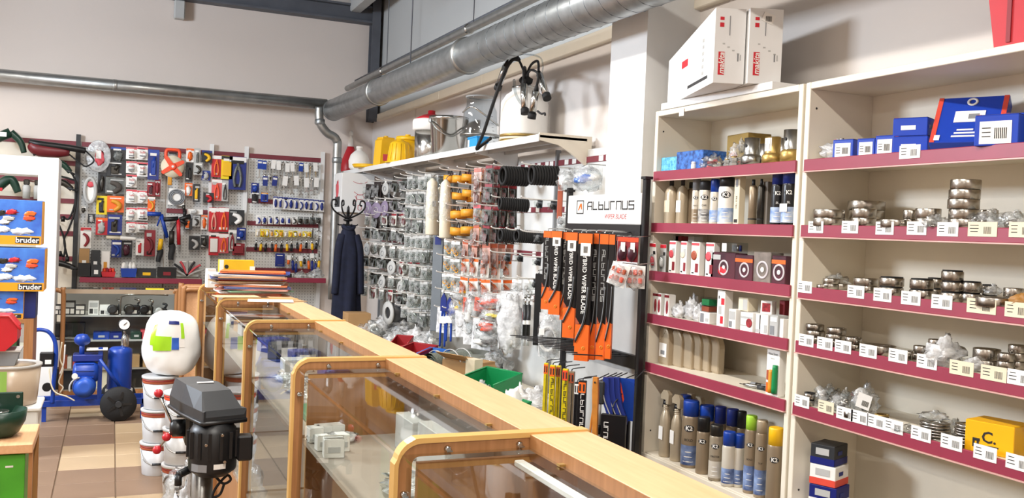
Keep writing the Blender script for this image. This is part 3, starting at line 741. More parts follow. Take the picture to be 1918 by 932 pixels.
# ---- rack one, shelf 3: small bulb boxes
coil = M('red_coil_print', '#b0303a', .45, hex2='#6a1a20', scale=80)
for k, px in enumerate((1223, 1239, 1254)):
    t = carton('bulb_box', 'small bulb box with dark red lamp picture, '+ORD[k]+' from the left on the fourth shelf', 'box', rk(px, 3, .03), .036, .036, .098, paper, group='red pictured small boxes', panels=[(0, .86, 1, .97, dred, 'top_stripe')])
    MB().blob((.004, -.0185, .042), (.02, .004, .06), amp=.02, nu=12, nv=8, flat=False).build('lamp_picture', coil, t)
for k, (px, dx, w_, h_, sd) in enumerate(((1272, .02, .08, .08, 4), (1296, .03, .085, .12, 5), (1310, .015, .06, .09, 6))):
    bag('bulb_bag', ('low', 'tall', 'small')[k]+' clear bag of white bulb packs on the fourth shelf', 'bag', rk(px, 3, dx+.03), w_, .06, h_, milky, sd, R90, [paper, lgrey, paper])
t = carton('clear_case', 'clear box with green and red content, fourth shelf', 'box', rk(1328, 3, .05, .047), .065, .05, .06, clearp); MB().box((0, 0, .04), (.05, .04, .025)).build('green_insert', green, t); MB().box((0, 0, .012), (.05, .04, .02)).build('red_insert', copper, t)
carton('bulb_carton', 'white box with black figure under the green clear box', 'box', rk(1328, 3, .04), .07, .05, .046, paper, panels=[(.1, .1, .45, .9, grey, 'figure'), (.6, .2, .9, .5, lgrey, 'print_block')])
carton('bulb_box', 'tall white bulb box with red wedges, middle of the fourth shelf', 'box', rk(1356, 3, .02), .05, .04, .145, paper, panels=[(.55, .62, .95, .8, ink_red, 'red_wedge'), (.5, .1, .85, .3, ink_red, 'red_wedge'), (.25, .36, .6, .58, lgrey, 'window'), (.2, .78, .3, .86, bark, 'print_mark')])
carton('bulb_carton', 'white box with dotted print right of the tall bulb box', 'box', rk(1378, 3, .02), .045, .04, .078, paper, panels=[(.1, .5, .9, .9, lgrey, 'print_block'), (.1, .1, .5, .4, grey, 'print_mark')])
carton('bulb_carton', 'cream box lying on the middle cartons of fourth shelf', 'box', rk(1401, 3, .045, .0755), .06, .05, .05, cream, panels=[(.5, .1, .95, .9, lgrey, 'print_block')])
t = carton('bulb_carton', 'white box with a red round picture, fourth shelf', 'box', rk(1407, 3, .02), .075, .05, .074, paper, panels=[(.05, .7, .95, .8, lgrey, 'print_block'), (.05, .3, .5, .36, lgrey, 'print_mark')]); MB().lathe([(.017, 0), (.017, .002)], 20, 0, TR(.018, -.026, .036) @ RX(PI/2)).build('red_picture', coil, t)
carton('bulb_carton', 'narrow white box right of the red picture box', 'box', rk(1427, 3, .02), .03, .04, .074, paper, panels=[(.1, .1, .9, .25, lgrey, 'print_mark')])
carton('bulb_carton', 'small turned box with red print on top of the white ones', 'box', rk(1439, 3, .04, .0755), .045, .045, .05, paper, rot=R90+.5, panels=[(.15, .2, .85, .85, coil, 'red_picture')])
carton('bulb_carton', 'big plain white box, right part of fourth shelf', 'box', rk(1439, 3, .025), .05, .05, .075, paper, panels=[(.6, .1, .9, .5, lgrey, 'print_block')])
carton('bulb_carton', 'grey white box with figures near the right post, fourth shelf', 'box', rk(1458, 3, .02), .045, .05, .08, lgrey, panels=[(.1, .1, .6, .5, grey, 'figure'), (.1, .7, .9, .9, paper, 'print_block')])
carton('bulb_carton', 'slim white box against the right post, fourth shelf', 'box', rk(1473, 3, .02), .02, .05, .07, paper)
carton('bulb_carton', 'dark red carton against the right post behind white boxes', 'box', rk(1474, 3, .1), .03, .06, .13, dred)

# ---- rack one, shelf 4: oil bottles and a card pack
t = bottle('small amber and black bottle left of the oil bottles', rk(1219, 4, .07), .045, .045, .085, M('amber_oil', '#8a5a22', .3), black)
for k, (px, dx) in enumerate(((1247, .06), (1271, .085), (1290, .10), (1306, .115), (1322, .13), (1340, .145))):
    jug('champagne oil bottle, '+ORD[k]+' from the left on the fifth shelf', rk(px, 4, dx), .078, .036, .172 if k else .18, champ, 'champagne oil bottles', k == 0, R90 + (.0 if k else .0))
t = T('pen_gauge', 'silver and black pen shaped gauge lying on the fifth shelf', 'gauge', rk(1412, 4, .05, .009), R90+.25)
MB().lathe([(.008, -.055), (.008, .03), (.006, .035), (.004, .05)], 14, 0, RY(-PI/2)).build('barrel', steel, t); MB().lathe([(.0085, -.055), (.0085, -.02)], 14, 0, RY(-PI/2)).build('grip', dgrey, t)
MB().cyl((-.05, 0, 0), (-.068, 0, 0), .002, n=6).build('tip', bark, t)
t = T('pen_gauge', 'dark pen shaped tube lying behind the silver gauge', 'gauge', rk(1424, 4, .085, .009), R90+.15)
MB().lathe([(.009, -.05), (.009, .045), (.005, .05)], 14, 0, RY(-PI/2)).build('barrel', grey, t); MB().lathe([(.0095, -.01), (.0095, .02)], 14, 0, RY(-PI/2)).build('ring', dsteel, t)
t = carton('tube_card', 'white display card with green and orange tubes, fifth shelf', 'card pack', rk(1451, 4, .03), .072, .03, .185, paper, panels=[(.05, .3, .35, .5, copper, 'picture'), (.05, .05, .4, .25, orange, 'picture')])
lettering('New Soot', .0125, bark, t, TR(0, -.0165, .155)); lettering('Remover', .006, bark, t, TR(0, -.0165, .138))
for x, m_, hh in ((.004, amber, .085), (.024, green, .105)):
    MB().lathe([(.010, 0), (.011, .02), (.004+.006, hh*.9), (.009, hh)], 12, 0, TR(x, -.024, .012)).build('tube', m_, t)

# ---- rack one, bottom shelf: sprays
def trigger(label, px, dx, h, group=None, body=champ, headm=black):
    t = T('trigger_spray', label, 'spray bottle', rk(px, 5, dx), R90, group); w = .058
    MB().lathe([(.95, 0), (1, .005), (1, h*.5), (.9, h*.6), (.5, h*.7), (.42, h*.72), (.42, h*.8)], 22, 0, Matrix.Diagonal((w/2, .024, 1, 1))).build('body', body, t)
    for k in range(3): MB().lathe([(.44, h*(.7+.03*k)), (.5, h*(.712+.03*k)), (.44, h*(.724+.03*k))], 16, 0, Matrix.Diagonal((w/2, .03, 1, 1)), caps=False).build('neck_ring', body, t)
    MB().prism([(-.030, h*.86), (-.032, h*.93), (-.012, h*1.0), (.02, h*1.0), (.03, h*.94), (.028, h*.8), (.01, h*.8), (.006, h*.86)], .02).build('spray_head', champ, t)
    MB().prism([(-.014, h*.86), (-.022, h*.74), (-.017, h*.73), (-.006, h*.85)], .014).build('trigger', headm, t)
    MB().lathe([(.013, h*.78), (.013, h*.84)], 14).build('collar', headm, t)
    MB().box((0, -.0245, h*.36), (.03, .0012, h*.2)).build('price_sticker', paper, t)
    return t
trigger('trigger spray bottle at the left end of the bottom shelf', 1244, .045, .295)
trigger('trigger spray bottle second from the left on the bottom shelf', 1265, .05, .29)
trigger('trigger spray with black head standing behind, left part of bottom shelf', 1289, .16, .28)
trigger('trigger spray with black head standing behind the blue capped can', 1305, .17, .275)
lowp = M('navy_print', '#1d2f63', .35, hex2='#8fa4cc', scale=20)
def bcan(label, px0, px1, dx, h, body, capm, caph, **k): return aerosol(label, rk((px0+px1)/2, 5, dx), dia(px0, px1, 5, dx)/2, h, body, capm, caph, **k)
bcan('large tan spray can with blue cap in the front row, bottom shelf', 1274, 1306, .05, .283, taupe, blue, .055, low=lowp, line='BOLD')
bcan('tan spray can with blue cap peeking out behind the large one at left', 1268, 1290, .12, .278, taupe, blue, .05, low=lowp)
bcan('second tan spray can with blue cap, bottom shelf, back row', 1305, 1334, .10, .27, taupe, blue, .055)
bcan('third back row spray can, with navy cap, bottom shelf', 1333, 1357, .14, .27, taupe, dblue, .06)
bcan('fourth back row spray can, with navy cap, bottom shelf', 1356, 1380, .16, .27, taupe, dblue, .06)
bcan('fifth back row spray can, with dark cap, left of the green cap', 1376, 1394, .17, .27, taupe, black, .06)
bcan('short can with black cap in front of the blue caps', 1302, 1327, .04, .235, taupe, black, .05, line=None)
bcan('short tan can with grey label and logo, bottom shelf front', 1326, 1351, .03, .225, M('tan_grey_can', '#a89a84', .35, .3), dsteel, .035, line='MASTER', low=cream_can)
bcan('white shouldered can with blue nozzle, bottom shelf front', 1350, 1375, .03, .215, cream_can, blue, .045, logo=None, low=lowp)
bcan('white shouldered can with blue nozzle behind the first, bottom shelf', 1372, 1391, .06, .21, cream_can, blue, .045, logo=None, low=lowp)
bcan('tan spray can with lime green cap, bottom shelf', 1391, 1413, .05, .30, taupe, lime, .045, low=lowp, line='BOLD')
bcan('tan spray can with tan cap and red collar, bottom shelf', 1411, 1433, .05, .295, taupe, champ, .04, low=lowp, line='TOP')
bcan('tan spray can with yellow cap at the right end of bottom shelf', 1433, 1462, .03, .29, taupe, yellow, .055, low=None)
for a, b_ in (((1391, 1413), .05), ((1411, 1433), .05)):
    pass
# ================================================================== rack two: blue boxes and bearings
skf = M('royal_blue_card', '#1740b0', .35, var=.06); skf_d = M('deep_blue_card', '#1a2370', .4, var=.06); skf_r = M('coral_red_print', '#e0503f', .4)
bag('crumpled_bag', 'crumpled white bag at the left end of the blue box shelf', 'bag', rk(1543, 0, .08), .115, .10, .085, milky, 21, 0, [paper, cream, paper])
def blue_box(label, px, dx, w, d, h, rot=R90+.3, stk=(.12, .06, .88, .82), i=0, dz=0.0, top=True):
    t = carton('bearing_box', label, 'box', rk(px, i, dx, dz), w, d, h, skf, rot=rot, panels=[(stk[0], stk[1], stk[2], stk[3], paper, 'label')] if stk else [])
    MB().box((0, 0, h+.0014), (w*.98, d*.98, .001)).build('lid_print', skf_d, t)
    MB().box((-w*.4, 0, h+.0022), (w*.1, d*.98, .0006)).build('red_stripe', skf_r, t)
    if stk:
        barcode(t, w*((stk[0]+stk[2])/2-.5+.12), h*.4, -d/2-.0016, w*.3, h*.35)
        for k in range(3): MB().box((-w*.22, -d/2-.0015, h*(.3+.14*k)), (w*.2, .0006, h*.03)).build('print_line', bark, t)
    return t
blue_box('small blue box with barcode label, first of the three in a row', 1592, .06, .075, .10, .062)
blue_box('small blue box with barcode label, second of the three in a row', 1633, .055, .062, .085, .058)
blue_box('small blue box with barcode label, third of the three in a row', 1669, .06, .065, .09, .062)
blue_box('blue box peeking from behind the first two small ones', 1640, .19, .09, .08, .07, stk=None)
for k in range(2):
    t = blue_box(('lower', 'upper')[k]+' of the two stacked blue boxes on the top shelf', 1716, .105, .105, .13, .056, rot=R90+.45, stk=None, dz=k*.0585)
    MB().box((-.005, -.0655, .026), (.045, .001, .014)).build('label', paper, t)
    MB().box((.0528, -.02, .03), (.0006, .05, .012)).build('side_print', lgrey, t)
# big tilted box
t = T('bearing_box', 'large blue box with red edges tipped back on the top shelf', 'box', rk(1806, 0, .10, .0), (0, 0, R90+.5))
w_, d_, h_ = .20, .05, .185; tl = -.62
mx = TR(0, -.01, .031) @ RX(tl)
MB().box((0, d_/2, h_/2), (w_, d_, h_), 0, mx, .002).build('box_body', skf, t)
for x in (-w_*.46, w_*.46): MB().box((x, -.0008, h_/2), (w_*.07, .0014, h_*.99), 0, mx).build('red_edge', skf_r, t)
MB().box((.0, -.0012, h_*.55), (.085, .0016, .045), 0, mx).build('label', paper, t)
MB().box((.012, -.0022, h_*.55), (.03, .0008, .02), 0, mx).build('label_print', grey, t)
b = MB(); b.lathe([(.016, 0), (.016, .0012), (.009, .0012), (.009, 0)], 18, 0, mx @ TR(.0, -.0006, h_*.88) @ RX(PI/2), caps=False); b.build('emblem', paper, t)
for k in range(3): MB().box((-.005, -.0012, h_*(.12+.07*k)), (.07-.012*k, .0016, .006), 0, mx).build('print_line', paper, t)
MB().box((-.08, -.0012, h_*.1), (.016, .0016, .02), 0, mx).build('corner_mark', paper, t)
blue_box('blue box with big barcode label, right end of the top shelf', 1880, .055, .115, .13, .085, rot=R90+.35, stk=(.12, .06, .85, .8))
blue_box('blue box at the very edge of the picture, top shelf', 1925, .12, .10, .10, .095, rot=R90+.35, stk=None)

BG = ['second', 'third', 'fourth', 'fifth']
def stack(i, px0, px1, dx, n, hh=None, kind='open', note=''):
    R = dia(px0, px1, i, dx)/2; h = hh or R*.55; p = rk((px0+px1)/2, i, dx+R*.2)
    for k in range(n):
        lev = '' if n == 1 else (', stack bottom' if k == 0 else (', stack top' if k == n-1 else (', stack middle' if n == 3 else ', '+ORD[k]+' from stack bottom')))
        bearing('%s bearing, %s shelf, %s%s' % ('black sealed' if kind == 'seal' else 'steel', BG[i-1], note, lev),
                (p.x+random.uniform(-.002, .002), p.y+random.uniform(-.002, .002), p.z+k*(h+.0006)), R*(1 if k == 0 else random.uniform(.95, 1)), h-(.004 if kind == 'seal' else 0), kind, 'bearings on the %s shelf' % BG[i-1])
stack(1, 1522, 1580, .03, 2, .029, note='leftmost')
stack(1, 1588, 1655, .16, 3, .031, note='at the back beside the leftmost stack')
stack(1, 1595, 1640, .03, 2, .03, note='second stack from the left')
stack(1, 1650, 1702, .02, 1, .025, note='lying low right of the second stack')
stack(1, 1690, 1716, .09, 2, .029, note='narrow stack')
stack(1, 1715, 1762, .05, 2, .03, note='right of the narrow stack')
stack(1, 1776, 1832, .05, 5, .0285, note='tallest stack, in plastic wrap')
stack(1, 1835, 1868, .15, 2, .03, note='dark pair behind the wrapped stack')
bag('bearing_bag', 'torn clear bag around the foot of the tallest bearing stack', 'bag', rk(1752, 1, .015), .08, .06, .045, film, 31, 0, [bearing_m])
bag('bearing_bag', 'clear bag with bearings right of the tallest stack', 'bag', rk(1852, 1, .06), .11, .09, .065, film, 32, 0, [bearing_m, bearing_m, lgrey])
bag('bearing_bag', 'clear bag with bearings at the right edge of second shelf', 'bag', rk(1900, 1, .06), .10, .09, .06, film, 33, 0, [bearing_m, bearing_m])
# shelf 2
stack(2, 1540, 1572, .05, 2, .018, note='little one in the left pile')
stack(2, 1560, 1588, .08, 1, .02, note='little one leaning on the left pile')
stack(2, 1530, 1553, .02, 1, .014, note='smallest in front of the left pile')
bag('bearing_bag', 'clear bag over the left pile of small bearings, third shelf', 'bag', rk(1556, 2, .12), .10, .07, .06, film, 34, 0, [bearing_m])
stack(2, 1597, 1642, .03, 2, .024, note='second group')
stack(2, 1647, 1692, .03, 2, .03, 'seal', 'leftmost black pair')
stack(2, 1653, 1685, .03, 0)
stack(2, 1704, 1748, .025, 2, .031, 'seal', 'second black pair')
stack(2, 1736, 1766, .12, 2, .032, 'seal', 'pair at the back of the black group')
stack(2, 1762, 1802, .03, 3, .031, 'seal', 'tallest black stack')
stack(2, 1800, 1836, .06, 2, .032, 'seal', 'black pair right of the tall stack')
stack(2, 1838, 1866, .12, 2, .028, 'seal', 'black pair at the back right')
stack(2, 1828, 1892, .015, 1, .026, note='wide flat one')
stack(2, 1880, 1915, .10, 2, .026, note='pair at the right end')
bag('bearing_bag', 'scrap of clear wrap on the black bearings, third shelf', 'bag', rk(1858, 2, .09, .028), .05, .045, .035, film, 35, 0, [])
bag('paper_wrap', 'brown waxed paper wrap at the right edge of third shelf', 'wrapping', rk(1918, 2, .03), .07, .06, .06, M('waxed_paper', '#a8783c', .5), 36, 0, [])
# shelf 3
stack(3, 1508, 1543, .03, 3, .0215, note='leftmost')
stack(3, 1548, 1584, .025, 3, .0215, note='second stack from the left')
stack(3, 1582, 1613, .02, 2, .0215, note='third stack from the left')
stack(3, 1617, 1676, .03, 1, .03, note='wide low one')
stack(3, 1676, 1706, .02, 1, .018, note='small low one')
stack(3, 1690, 1716, .07, 1, .022, note='half hidden behind the small low one')
stack(3, 1709, 1735, .04, 2, .024, note='pair left of the white bag')
stack(3, 1737, 1766, .06, 3, .024, note='stack behind the white bag')
bag('bearing_bag', 'tied white plastic bag with upright knot, fourth shelf', 'bag', rk(1767, 3, .04), .115, .09, .105, milky, 37, 0, [bearing_m, bearing_m, paper])
bag('bearing_bag', 'small crumpled bag right of the tied bag, fourth shelf', 'bag', rk(1824, 3, .05), .075, .06, .045, milky, 38, 0, [lgrey])
stack(3, 1822, 1872, .09, 2, .032, note='large dark pair behind the crumpled bag')
stack(3, 1842, 1872, .005+.03, 1, .016, note='small one in front of the large pair')
stack(3, 1868, 1898, .035, 3, .022, note='next to last stack')
stack(3, 1888, 1922, .05+.03, 4, .022, note='last stack at the picture edge')
# shelf 4
stack(4, 1504, 1526, .025, 2, .022, 'seal', 'leftmost little pair')
for k, (px, dx, w_, h_) in enumerate(((1548, .06, .10, .085), (1578, .05, .09, .08), (1620, .06, .10, .125), (1556, .12, .08, .06))):
    bag('bearing_bag', ('bag of loose bearings at the left', 'middle bag of bearings', 'tall clear bag with a white label', 'small bag tucked behind')[k]+' on the fifth shelf', 'bag', rk(px, 4, dx+.02), w_, .08, h_, film, 40+k, 0, [bearing_m, dsteel, bearing_m, bearing_m])
lb = rk(1618, 4, .02, .062); t = T('paper_label', 'white barcode label stuck to the tall bearing bag', 'label', lb, (.1, .25, R90+.5))
MB().box((0, 0, 0), (.045, .001, .05)).build('card', paper, t); barcode(t, .006, -.006, -.0012, .022, .018)
stack(4, 1579, 1612, .012, 1, .02, note='flat one in front of the bags')
stack(4, 1612, 1645, .015, 1, .024, note='dark ring under the labelled bag')
t = T('bronze_bush', 'bronze bush ring in front of the tall bearing bag', 'ring', rk(1651, 4, .015), 0)
MB().lathe([(.016, 0), (.021, 0), (.021, .034), (.016, .034), (.016, 0)], 24, caps=False).build('ring', M('dark_bronze', '#6e5330', .4, .7), t)
MB().lathe([(.0165, .033), (.0225, .033), (.0225, .037), (.0165, .037)], 24, caps=False).build('collar', gold, t)
bag('bearing_bag', 'flat clear bag lying on the middle of the fifth shelf', 'bag', rk(1697, 4, .03), .085, .08, .025, film, 46, 0, [bearing_m], peak=False)
def discs(px0, px1, dx, n, note):
    R = dia(px0, px1, 4, dx)/2; p = rk((px0+px1)/2, 4, dx+.02); m_ = M('disc_steel', '#b8b4ae', .25, 1)
    me = MB().lathe([(R*.45, 0), (R, 0), (R, .004), (R*.8, .0055), (R*.45, .0055), (R*.45, 0)], 30, caps=False).mesh('disc', m_)
    for k in range(n):
        t = ob('thrust_disc', me, None, (p.x+random.uniform(-.004, .004), p.y+random.uniform(-.004, .004), p.z+k*.0085), (random.uniform(-.03, .03), random.uniform(-.03, .03), 0))
        tag(t, 'thin steel disc, %s from the bottom of the %s disc stack' % (ORD[k], note), 'disc', 'thin steel discs')
discs(1724, 1778, .03, 6, 'left'); discs(1788, 1834, .03, 8, 'right')
bag('bearing_bag', 'clear wrap lying over the left disc stack', 'bag', rk(1748, 4, .05, .053), .085, .07, .03, film, 47, 0, [])
bag('bearing_bag', 'clear wrap between the two disc stacks', 'bag', rk(1785, 4, .12), .08, .07, .06, film, 48, 0, [lgrey])
t = carton('yellow_box', 'yellow box with black horse print, fifth shelf right', 'box', rk(1868, 4, .075), .135, .11, .088, M('signal_yellow_card', '#f0b410', .4, var=.03), rot=R90+.25)
for (x, z, w_, h_) in ((-.035, .036, .02, .008), (-.03, .024, .006, .018), (-.042, .024, .006, .018), (.012, .022, .03, .004)): MB().box((x, -.0557, z), (w_, .0008, h_)).build('print_mark', bark, t)
lettering('C.', .045, bark, t, TR(.0, -.0558, .045), bold=.02)
bag('paper_wrap', 'brown paper pad under the yellow box, fifth shelf edge', 'wrapping', rk(1912, 4, .04), .06, .05, .02, kraft, 49, 0, [], peak=False)
# bottom shelf boxes
def wb(label, px, dx, dz, w, d, h, main, stripe, rot=R90+.4):
    t = carton('bearing_box', label, 'box', rk(px, 5, dx, dz), w, d, h, main, rot=rot, panels=[(0, .0, 1, .34, stripe, 'stripe')])
    MB().box((w/2+.0006, 0, h*.17), (.0012, d*.98, h*.34)).build('side_stripe', stripe, t)
    MB().box((0, -d/2-.001, h*.66), (w*.55, .001, h*.34)).build('label', lgrey, t); MB().box((w*.5+.0014, -.01, h*.62), (.0008, d*.3, h*.2)).build('side_mark', dblue, t); return t
for k in range(4): wb(ORD[k].replace('first', 'lowest')+' white and blue box of the tall stack on the bottom shelf' if k else 'lowest white and blue box of the tall stack on the bottom shelf', 1552, .08, k*.0705, .105-.006*k, .105, .068, (paper, skf_d, paper, dgrey)[k], (skf_d, paper, skf_r, skf_d)[k])
wb('white and black box at the foot of the left post, bottom shelf', 1506, .03, 0, .085, .08, .05, paper, bark)
wb('dark lidded box, left of the pair in the middle of bottom shelf', 1640, .10, 0, .08, .08, .06, dgrey, paper)
wb('dark lidded box, right of the pair in the middle of bottom shelf', 1668, .06, 0, .085, .09, .075, M('black_blue_card', '#24263a', .4), paper)
bag('bearing_bag', 'clear bag of grey parts on the bottom shelf', 'bag', rk(1806, 5, .06), .09, .08, .085, film, 51, 0, [dsteel, dsteel, lgrey])

# ---- long cartons on top of rack one and the red crate on rack two
def saw_box(label, A, B, sticker):
    """long carton, taller at the near end, lying aslant over the rack edge"""
    z0 = 2.1015; dv = Vector((.225, .664)).normalized(); L = .70; hn, hf = .286, .208
    uv = Vector((dv.y, -dv.x)); w = (Vector(B)-Vector(A)).length*1.0
    t = T('tool_carton', label, 'carton', (A[0], A[1], z0), math.atan2(uv.y, uv.x), 'long white tool cartons')
    vs = [(0, 0, 0), (w, 0, 0), (w, L, 0), (0, L, 0), (0, 0, hn), (w, 0, hn), (w, L, hf), (0, L, hf)]
    MB().add(vs, [(0, 3, 2, 1), (4, 5, 6, 7), (0, 1, 5, 4), (1, 2, 6, 5), (2, 3, 7, 6), (3, 0, 4, 7)]).build('box_body', white_cold, t)
    def face(x, z1, w1, h1, m_, nm): MB().box((x, -.0008, z1), (w1, .0014, h1)).build(nm, m_, t)
    face(w*.24, .075, .024, .088, ink_red, 'red_logo_field')
    lettering('makita', .031, paper, t, TR(w*.25, -.0018, .075) @ RY(-PI/2), shear=.2, bold=.02)
    face(w*.22, .222, .016, .016, ink_red, 'red_mark'); face(w*.22, .246, .016, .012, ink_red, 'red_mark'); face(w*.48, .22, .003, .075, grey, 'print_line')
    face(w*.78, .10, .005, .03, grey, 'print_line'); face(w*.86, .10, .004, .022, lgrey, 'print_line')
    for k in range(4): face(w*(.3+.16*k), .15-.012*k, .009, .005, lgrey, 'line_drawing')
    if sticker:
        MB().box((w*.55, -.0022, .25), (.046, .001, .036), 0, TR(w*.55, 0, .25) @ RY(.35) @ TR(-w*.55, 0, -.25)).build('sticker', paper, t); barcode(t, w*.55, .247, -.0032, .024, .02)
    def side(y, z1, w1, h1, m_, nm): MB().box((-.0008, y, z1), (.0014, w1, h1)).build(nm, m_, t)
    side(.42, .145, .09, .03, ink_red, 'red_logo_field'); side(.22, .035, .28, .012, dgrey, 'print_line')
    for k in range(6): side(.15, .06+.026*k, .02, .012, lgrey, 'print_mark')
    return t
t = T('cardboard_sheet', 'flat white cardboard pad under the long tool cartons', 'cardboard', (0, 0, 0)); MB().box((2.375, 3.17, 2.0855), (.26, .76, .03), ch=.002).build('pad', white_cold, t); MB().box((2.37, 2.85, 2.1008), (.2, .1, .001)).build('fold', paper, t)
saw_box('long white tool carton lying over the rack edge, left one', (2.095, 2.953), (2.192, 2.883), False)
saw_box('long white tool carton with a barcode sticker, right one', (2.205, 2.886), (2.302, 2.800), True)
t = T('note_card', 'small white blank card hanging off the top edge of the rack', 'card', (RXF-.003, YX(1278, RXF, 2.05), 2.045), R90)
MB().box((0, -.001, 0), (.036, .001, .032)).build('card', paper, t); MB().box((0, .006, .0265), (.036, .016, .001)).build('fold', paper, t)
t = T('red_crate', 'red crate standing on top of the right rack, at the picture corner', 'crate', (2.40, YX(1930, 2.28, 2.12), 2.0705), R90+.2)
MB().prism([(-.13, 0), (.13, 0), (.16, .20), (-.16, .20)], .2).build('body', red, t)
MB().box((0, 0, .2), (.34, .22, .02), ch=.004).build('rim', orange2, t)
for k in range(4): MB().box((-.09+.06*k, -.102, .1), (.012, .006, .17)).build('rib', dred, t)

# settle the goods: keep each one clear of the rack sides and back
bpy.context.view_layer.update()
def extent(t):
    P = []
    for c in [t]+list(t.children):
        if c.type == 'MESH': P += [c.matrix_world @ Vector(q) for q in c.bound_box]
        for g in c.children: P += [g.matrix_world @ Vector(q) for q in g.bound_box]
    return [(min(p[i] for p in P), max(p[i] for p in P)) for i in range(3)]
for t in [o for o in COL.objects if o.parent is None and o.get('category') and 2.2 < o.location.x < 2.56 and 1.5 < o.location.y < 3.7 and .5 < o.location.z < 2.04 and not o.name.startswith('shelf_rack')]:
    if t.location.z > 2.03: continue
    e = extent(t)
    lo, hi = (2.648, 3.574) if t.location.y > 2.616 else (1.58, 2.584)
    if t.location.y > 2.616 or e[1][0] > 1.6:
        if e[1][1] > hi: t.location.y -= e[1][1]-hi
        elif e[1][0] < lo: t.location.y += lo-e[1][0]
    if e[0][1] > 2.538: t.location.x -= e[0][1]-2.538
# ================================================================== long wall shelf on the right
LS_X0, LS_Z = 2.195, 2.052
ls = T('wall_shelf', 'long white wall shelf with brackets, running above the right pegboards', 'shelf', (0, 0, 0))
ys = [4.72, 5.72, 6.72, 7.72, 8.72, 9.70]
for k in range(5):
    a, b2 = ys[k], ys[k+1]; yc = (a+b2)/2; L = b2-a
    MB().box(((LS_X0+2.5)/2, yc, LS_Z-.009), (2.5-LS_X0, L-.002, .018), ch=.002).build('board', white_cold, ls)
    MB().box((LS_X0-.004, yc, LS_Z-.018), (.008, L-.002, .042), ch=.002).build('front_edge', white_cold, ls)
    for x in (2.29, 2.41): MB().box((x, yc, LS_Z-.03), (.02, L-.03, .024)).build('stiffener', lgrey, ls)
for k in range(6):
    y = ys[k]+(.008 if k == 0 else 0)
    pl_ = [(LS_X0+.004, LS_Z-.02), (LS_X0+.004, LS_Z-.045), (LS_X0+.1, LS_Z-.06), (LS_X0+.19, LS_Z-.10), (2.5, LS_Z-.17), (2.5, LS_Z-.02)]
    if k == 0: pl_ = [(LS_X0, LS_Z+.012), (LS_X0, LS_Z-.03), (LS_X0+.12, LS_Z-.05), (LS_X0+.2, LS_Z-.09), (2.53, LS_Z-.18), (2.53, LS_Z+.012)]
    MB().prism(pl_, .014, 0, TR(0, y, 0)).build('bracket', white if k == 0 else white_cold, ls)
def lsp(px, dx): X = LS_X0+dx; return Vector((X, YX(px, X, LS_Z), LS_Z+.0008))
def S(p): return MPP(p)
# red jug with white pouring spout
p = lsp(655, .12); q = S(p)
t = T('funnel_jug', 'red conical jug with a white spout, far end of the wall shelf', 'jug', p)
MB().lathe([(.115, 0), (.12, .01), (.095, .12), (.045, .25), (.035, .28)], 26).build('body', red, t)
MB().lathe([(.03, .275), (.022, .36), (.012, .38), (.012, .42)], 16).build('spout', paper, t)
MB().tube([(.1, 0, .06), (.15, 0, .12), (.13, 0, .2), (.06, 0, .21)], .01).build('handle', red, t)
MB().lathe([(.012, .40), (.022, .405), (.02, .43), (.008, .45)], 12).build('nozzle', paper, t)
p = lsp(672, .06); t = T('round_flask', 'bulging white plastic flask beside the red jug', 'flask', p)
MB().lathe([(.08, 0), (.1, .02), (.105, .09), (.085, .15), (.05, .185), (.03, .195), (.03, .215)], 26).build('body', paper, t)
MB().lathe([(.034, .21), (.034, .232), (.025, .238)], 18).build('cap', paper, t)
p = lsp(690, .06); t = T('feeding_tray', 'flat yellow tray lying beside the white flask', 'tray', p)
MB().lathe([(.14, 0), (.155, .028), (.145, .028), (.13, .008), (.0, .008)], 26).build('dish', yellow, t); MB().tube([(.15*math.cos(a), .15*math.sin(a), .028) for a in [k*PI/8 for k in range(16)]], .006, closed=True, sub=2).build('rim', yellow, t)
p = lsp(721, .12); t = T('yellow_canister', 'tall yellow square canister on the wall shelf', 'canister', p, .2)
MB().prism([(-.085, 0), (.085, 0), (.09, .01), (.075, .24), (.06, .255), (-.06, .255), (-.075, .24), (-.09, .01)], .14).build('body', yellow, t)
MB().box((0, 0, .262), (.13, .11, .018), ch=.005).build('lid', yellow, t); MB().lathe([(.02, .27), (.02, .285)], 12).build('knob', yellow, t); MB().box((-.03, -.0715, .08), (.06, .002, .06)).build('label', pink, t)
p = lsp(748, .09); t = T('yellow_feeder', 'ribbed yellow feeder bucket in front of the lidded one', 'bucket', p)
MB().lathe([(.10, 0), (.105, .015), (.085, .17), (.07, .185), (.03, .2), (.03, .21)], 28).build('body', yellow, t)
for k in range(14):
    a = 2*PI*k/14; MB().cyl((.1055*math.cos(a), .1055*math.sin(a), .02), (.086*math.cos(a), .086*math.sin(a), .165), .005, n=6).build('rib', yellow, t)
MB().lathe([(.1, 0), (.125, 0), (.125, .012), (.1, .016)], 28).build('base_ring', yellow, t); MB().box((.05, -.11, .01), (.05, .02, .02)).build('latch', dred, t)
p = lsp(762, .20); t = T('yellow_bucket', 'yellow lidded bucket standing behind the ribbed feeder', 'bucket', p)
MB().lathe([(.08, 0), (.1, .22)], 28).build('body', yellow, t); MB().lathe([(.108, .215), (.108, .235), (.1, .25), (.05, .255)], 28).build('lid', yellow, t); MB().lathe([(.025, .255), (.025, .27)], 12).build('knob', yellow, t)
